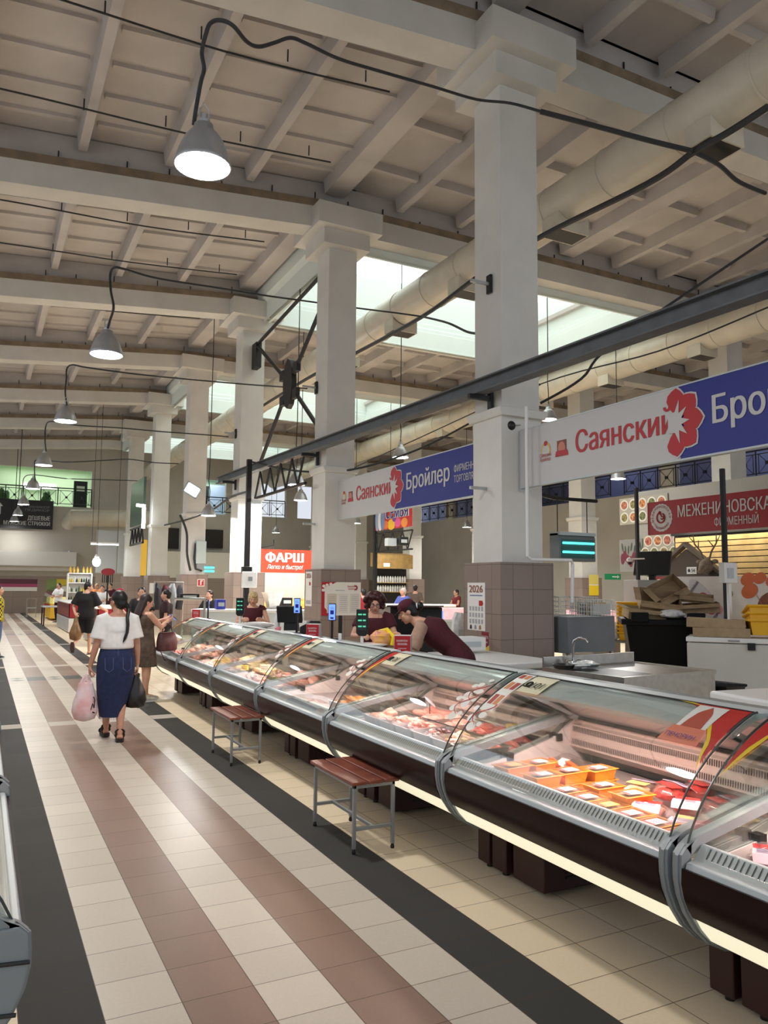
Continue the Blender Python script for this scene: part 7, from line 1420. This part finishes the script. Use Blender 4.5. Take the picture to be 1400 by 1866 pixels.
# gallery railings
RAIL = mat('black_railing', (26,28,32), .5)
def railing(label, a, c, n):
    a = V(a); c = V(c); d = (c-a); L = d.length; d.normalize(); t = thing('gallery_railing', label, 'railing', a); Z = V((0,0,1)); w_ = L/n
    b = B(); b.tube([V((0,0,1.0)), d*L+V((0,0,1.0))], .035, 6); b.tube([V((0,0,.86)), d*L+V((0,0,.86))], .02, 5); b.tube([V((0,0,.10)), d*L+V((0,0,.10))], .02, 5); b.build('rail', RAIL, t)
    for k in range(n+1): b = B(); b.tube([d*(w_*k), d*(w_*k)+Z], .028, 5); b.build('baluster', RAIL, t)
    for k in range(n):
        b = B(); p = d*(w_*k+.12); q = d*(w_*(k+1)-.12); b.tube([p+Z*.1, q+Z*.86], .012, 4); b.tube([p+Z*.86, q+Z*.1], .012, 4); b.tube([p+Z*.1, p+Z*.86], .014, 4); b.tube([q+Z*.1, q+Z*.86], .014, 4); m_ = (p+q)/2+Z*.48; b.box(m_.x-.06, m_.x+.06, m_.y-.06, m_.y+.06, m_.z-.06, m_.z+.06); b.build('cross_panel', RAIL, t)
    return t
railing('black gallery railing with crossed panels on the end wall at the left', (.1, 47.85, 6.10), (5.5, 47.85, 6.10), 6); railing('black gallery railing on the end wall between the columns', (11.2, 47.85, 6.10), (17.4, 47.85, 6.10), 6)
railing('black gallery railing along the right wall, nearest stretch', (XR-.02, 21.0, 6.05), (XR-.02, 15.0, 6.05), 6); railing('black gallery railing along the right wall, middle stretch', (XR-.02, 27.0, 6.05), (XR-.02, 21.9, 6.05), 5); railing('black gallery railing along the right wall, far stretch', (XR-.02, 46, 6.05), (XR-.02, 27.9, 6.05), 16)
# gallery shop fronts seen through the opening
GL = mat('gallery_glow', (236,250,232), .5, emit=.7)
t = thing('gallery_shop_sign', 'small lit beauty shop sign inside the left gallery', 'sign', (1.9, YF+3.7, 7.35)); b = B(); b.box(0, 2.0, 0, .08, 0, .42); b.build('panel', WHITE, t); text('МАНИКЮР', .2, (.1, -.002, .1), mat('lit_letters', (255,255,255), .5, emit=3), 'lettering', t, width=1.7, off=.03)
t = thing('gallery_stand', 'dark shop stand at the right end of the left gallery', 'display stand', (4.65, YF+1.2, 5.97)); b = B(); b.box(0, .75, 0, .2, 0, 1.75); b.build('board', DK, t); b = B(); b.box(.15, .6, -.012, -.002, 1.15, 1.45); b.build('picture', mat('pale_print', (210,214,206), .5), t)
for i, x in enumerate((.9, 3.15)):
    t = thing('potted_plant', ['green potted plant behind the gallery railing, left', 'green potted plant behind the gallery railing, middle'][i], 'plant', (x, YF+.6, 5.96)); o = lump(100+i, .26, .22, .34, .6, 16).build('foliage', mat('plant_green', (70,110,60), .7, noise_amt=.3, scale=12), t); o.location = (0, 0, .6); b = B(); b.lathe([(.12, 0), (.16, .28), (.14, .28)], n=12); b.build('pot', MAROON2, t)
t = thing('gallery_wall_panel', 'pale blue panels in the gallery between the columns', 'panel', (10.9, YF+2.5, 6.0)); b = B(); b.box(0, 1.1, 0, .1, 0, 2.2); b.box(2.2, 5.6, 0, .1, 0, 2.2); b.build('panel', mat('pale_blue_panel', (190,206,232), .5), t); b = B(); b.box(1.15, 2.15, 0, .1, 0, 2.1); b.build('door', DK, t)
for u, v, w_, h_, l in ((314, 981, .8, 1.25, 'dark square vent panel on the end wall between fifth and fourth columns'), (390, 982, 1.15, 1.15, 'dark square vent panel on the end wall between fourth and third columns')):
    t = thing('wall_vent', l, 'vent', at(u, v, y=47.8)); b = B(); b.box(-w_/2, w_/2, -.02, .05, -h_/2, h_/2); b.build('panel', mat('dark_vent', (46,42,38), .7), t); b = B()
    for k in range(6): b.box(-w_/2, w_/2, -.03, -.02, -h_/2+h_*k/6, -h_/2+h_*k/6+.03)
    b.build('louvre', BLK2, t)
t = thing('white_panel_wall', 'pale partition behind the fourth column at the end wall', 'partition', (9.5, 46.6, 0)); b = B(); b.box(0, 4.6, 0, .1, 2.05, 3.6); b.build('upper_panel', mat('pale_cream', (226,220,206), .6), t); b = B(); b.box(0, 4.6, -.02, .1, 0, 2.05); b.build('lower_panel', WT, t)
t = thing('kiosk_partition', 'white kiosk partition beside the sixth column with a yellow lit edge', 'partition', (5.0, 40.5, 0)); b = B(); b.box(0, .95, 0, .1, 2.2, 4.3); b.box(1.0, 1.9, 0, .1, 2.2, 4.3); b.build('panel', mat('pale_grey_panel', (186,190,190), .5), t); b = B(); b.box(2.1, 2.4, -.1, 0, 2.1, 3.9); b.build('lit_edge', mat('amber_glow', (236,186,70), .5, emit=.35), t); b = B(); b.box(0, 2.6, .0, .1, 0, 2.15); b.build('tiled_base', WT, t)
t = thing('flag_board', 'dark red oval sign board with black streamers behind the far counters', 'sign', at(197, 1042, y=30)); b = B(); n = 20; b.prism([(.24*math.cos(2*PI*k/n), .13*math.sin(2*PI*k/n)) for k in range(n)], -.03, .03); b.build('board', mat('board_red', (150,34,44), .5), t); b = B()
for k in range(6): b.box(-.20+.07*k, -.165+.07*k, .0, .02, -.40, -.09)
b.build('streamers', BLACK, t); b = B(); b.tube([(0,0,-2.0), (0,0,0)], .03, 6); b.build('pole', BLK2, t)
t = thing('green_board', 'large dark green board on a lattice beside the fifth column', 'board', (5.92, 36.4, 4.2)); b = B(); b.box(-.05, .05, -3.1, 0, 0, 1.95); b.build('panel', mat('dark_green_glass', (86,110,96), .3), t); b = B(); b.tube([(0, 0, -.1), (0, -3.1, -.1)], .05, 6); b.tube([(0, 0, -.8), (0, -3.1, -.8)], .05, 6)
for k in range(8): b.tube([(0, -.39*k, -.1 if k % 2 else -.8), (0, -.39*(k+1), -.8 if k % 2 else -.1)], .04, 5)
b.build('lattice', BLK2, t)
t = thing('dark_clothes_rack', 'rack hung with dark and red jackets left of the fourth column', 'clothes rack', at(306, 1130, y=22.5)); t.location.z = 0; b = B(); b.tube([(-.4,0,0),(-.4,0,1.75),(.4,0,1.75),(.4,0,0)], .025, 6); b.build('frame', STEEL, t)
for k in range(4): o = lump(110+k, .12, .2, .42, .3, 14).build('jacket', [DARKC, MAROONC, mat('grey_jacket', (130,134,138), .8), DARKC][k], t); o.location = (-.3+.2*k, 0, 1.28)
t = thing('tap_rail', 'stainless rail behind the far end of the case row', 'rail', at(345, 1112, y=15.5)); b = B(); b.tube([(-.3,0,-.15),(-.3,0,.22),(.3,0,.22),(.3,0,-.15)], .03, 8); b.build('tube', STEEL, t); b = B(); b.tube([(-.3,0,-1.15),(-.3,0,-.15)], .03, 8); b.tube([(.3,0,-1.15),(.3,0,-.15)], .03, 8); b.build('upright', STEEL, t)
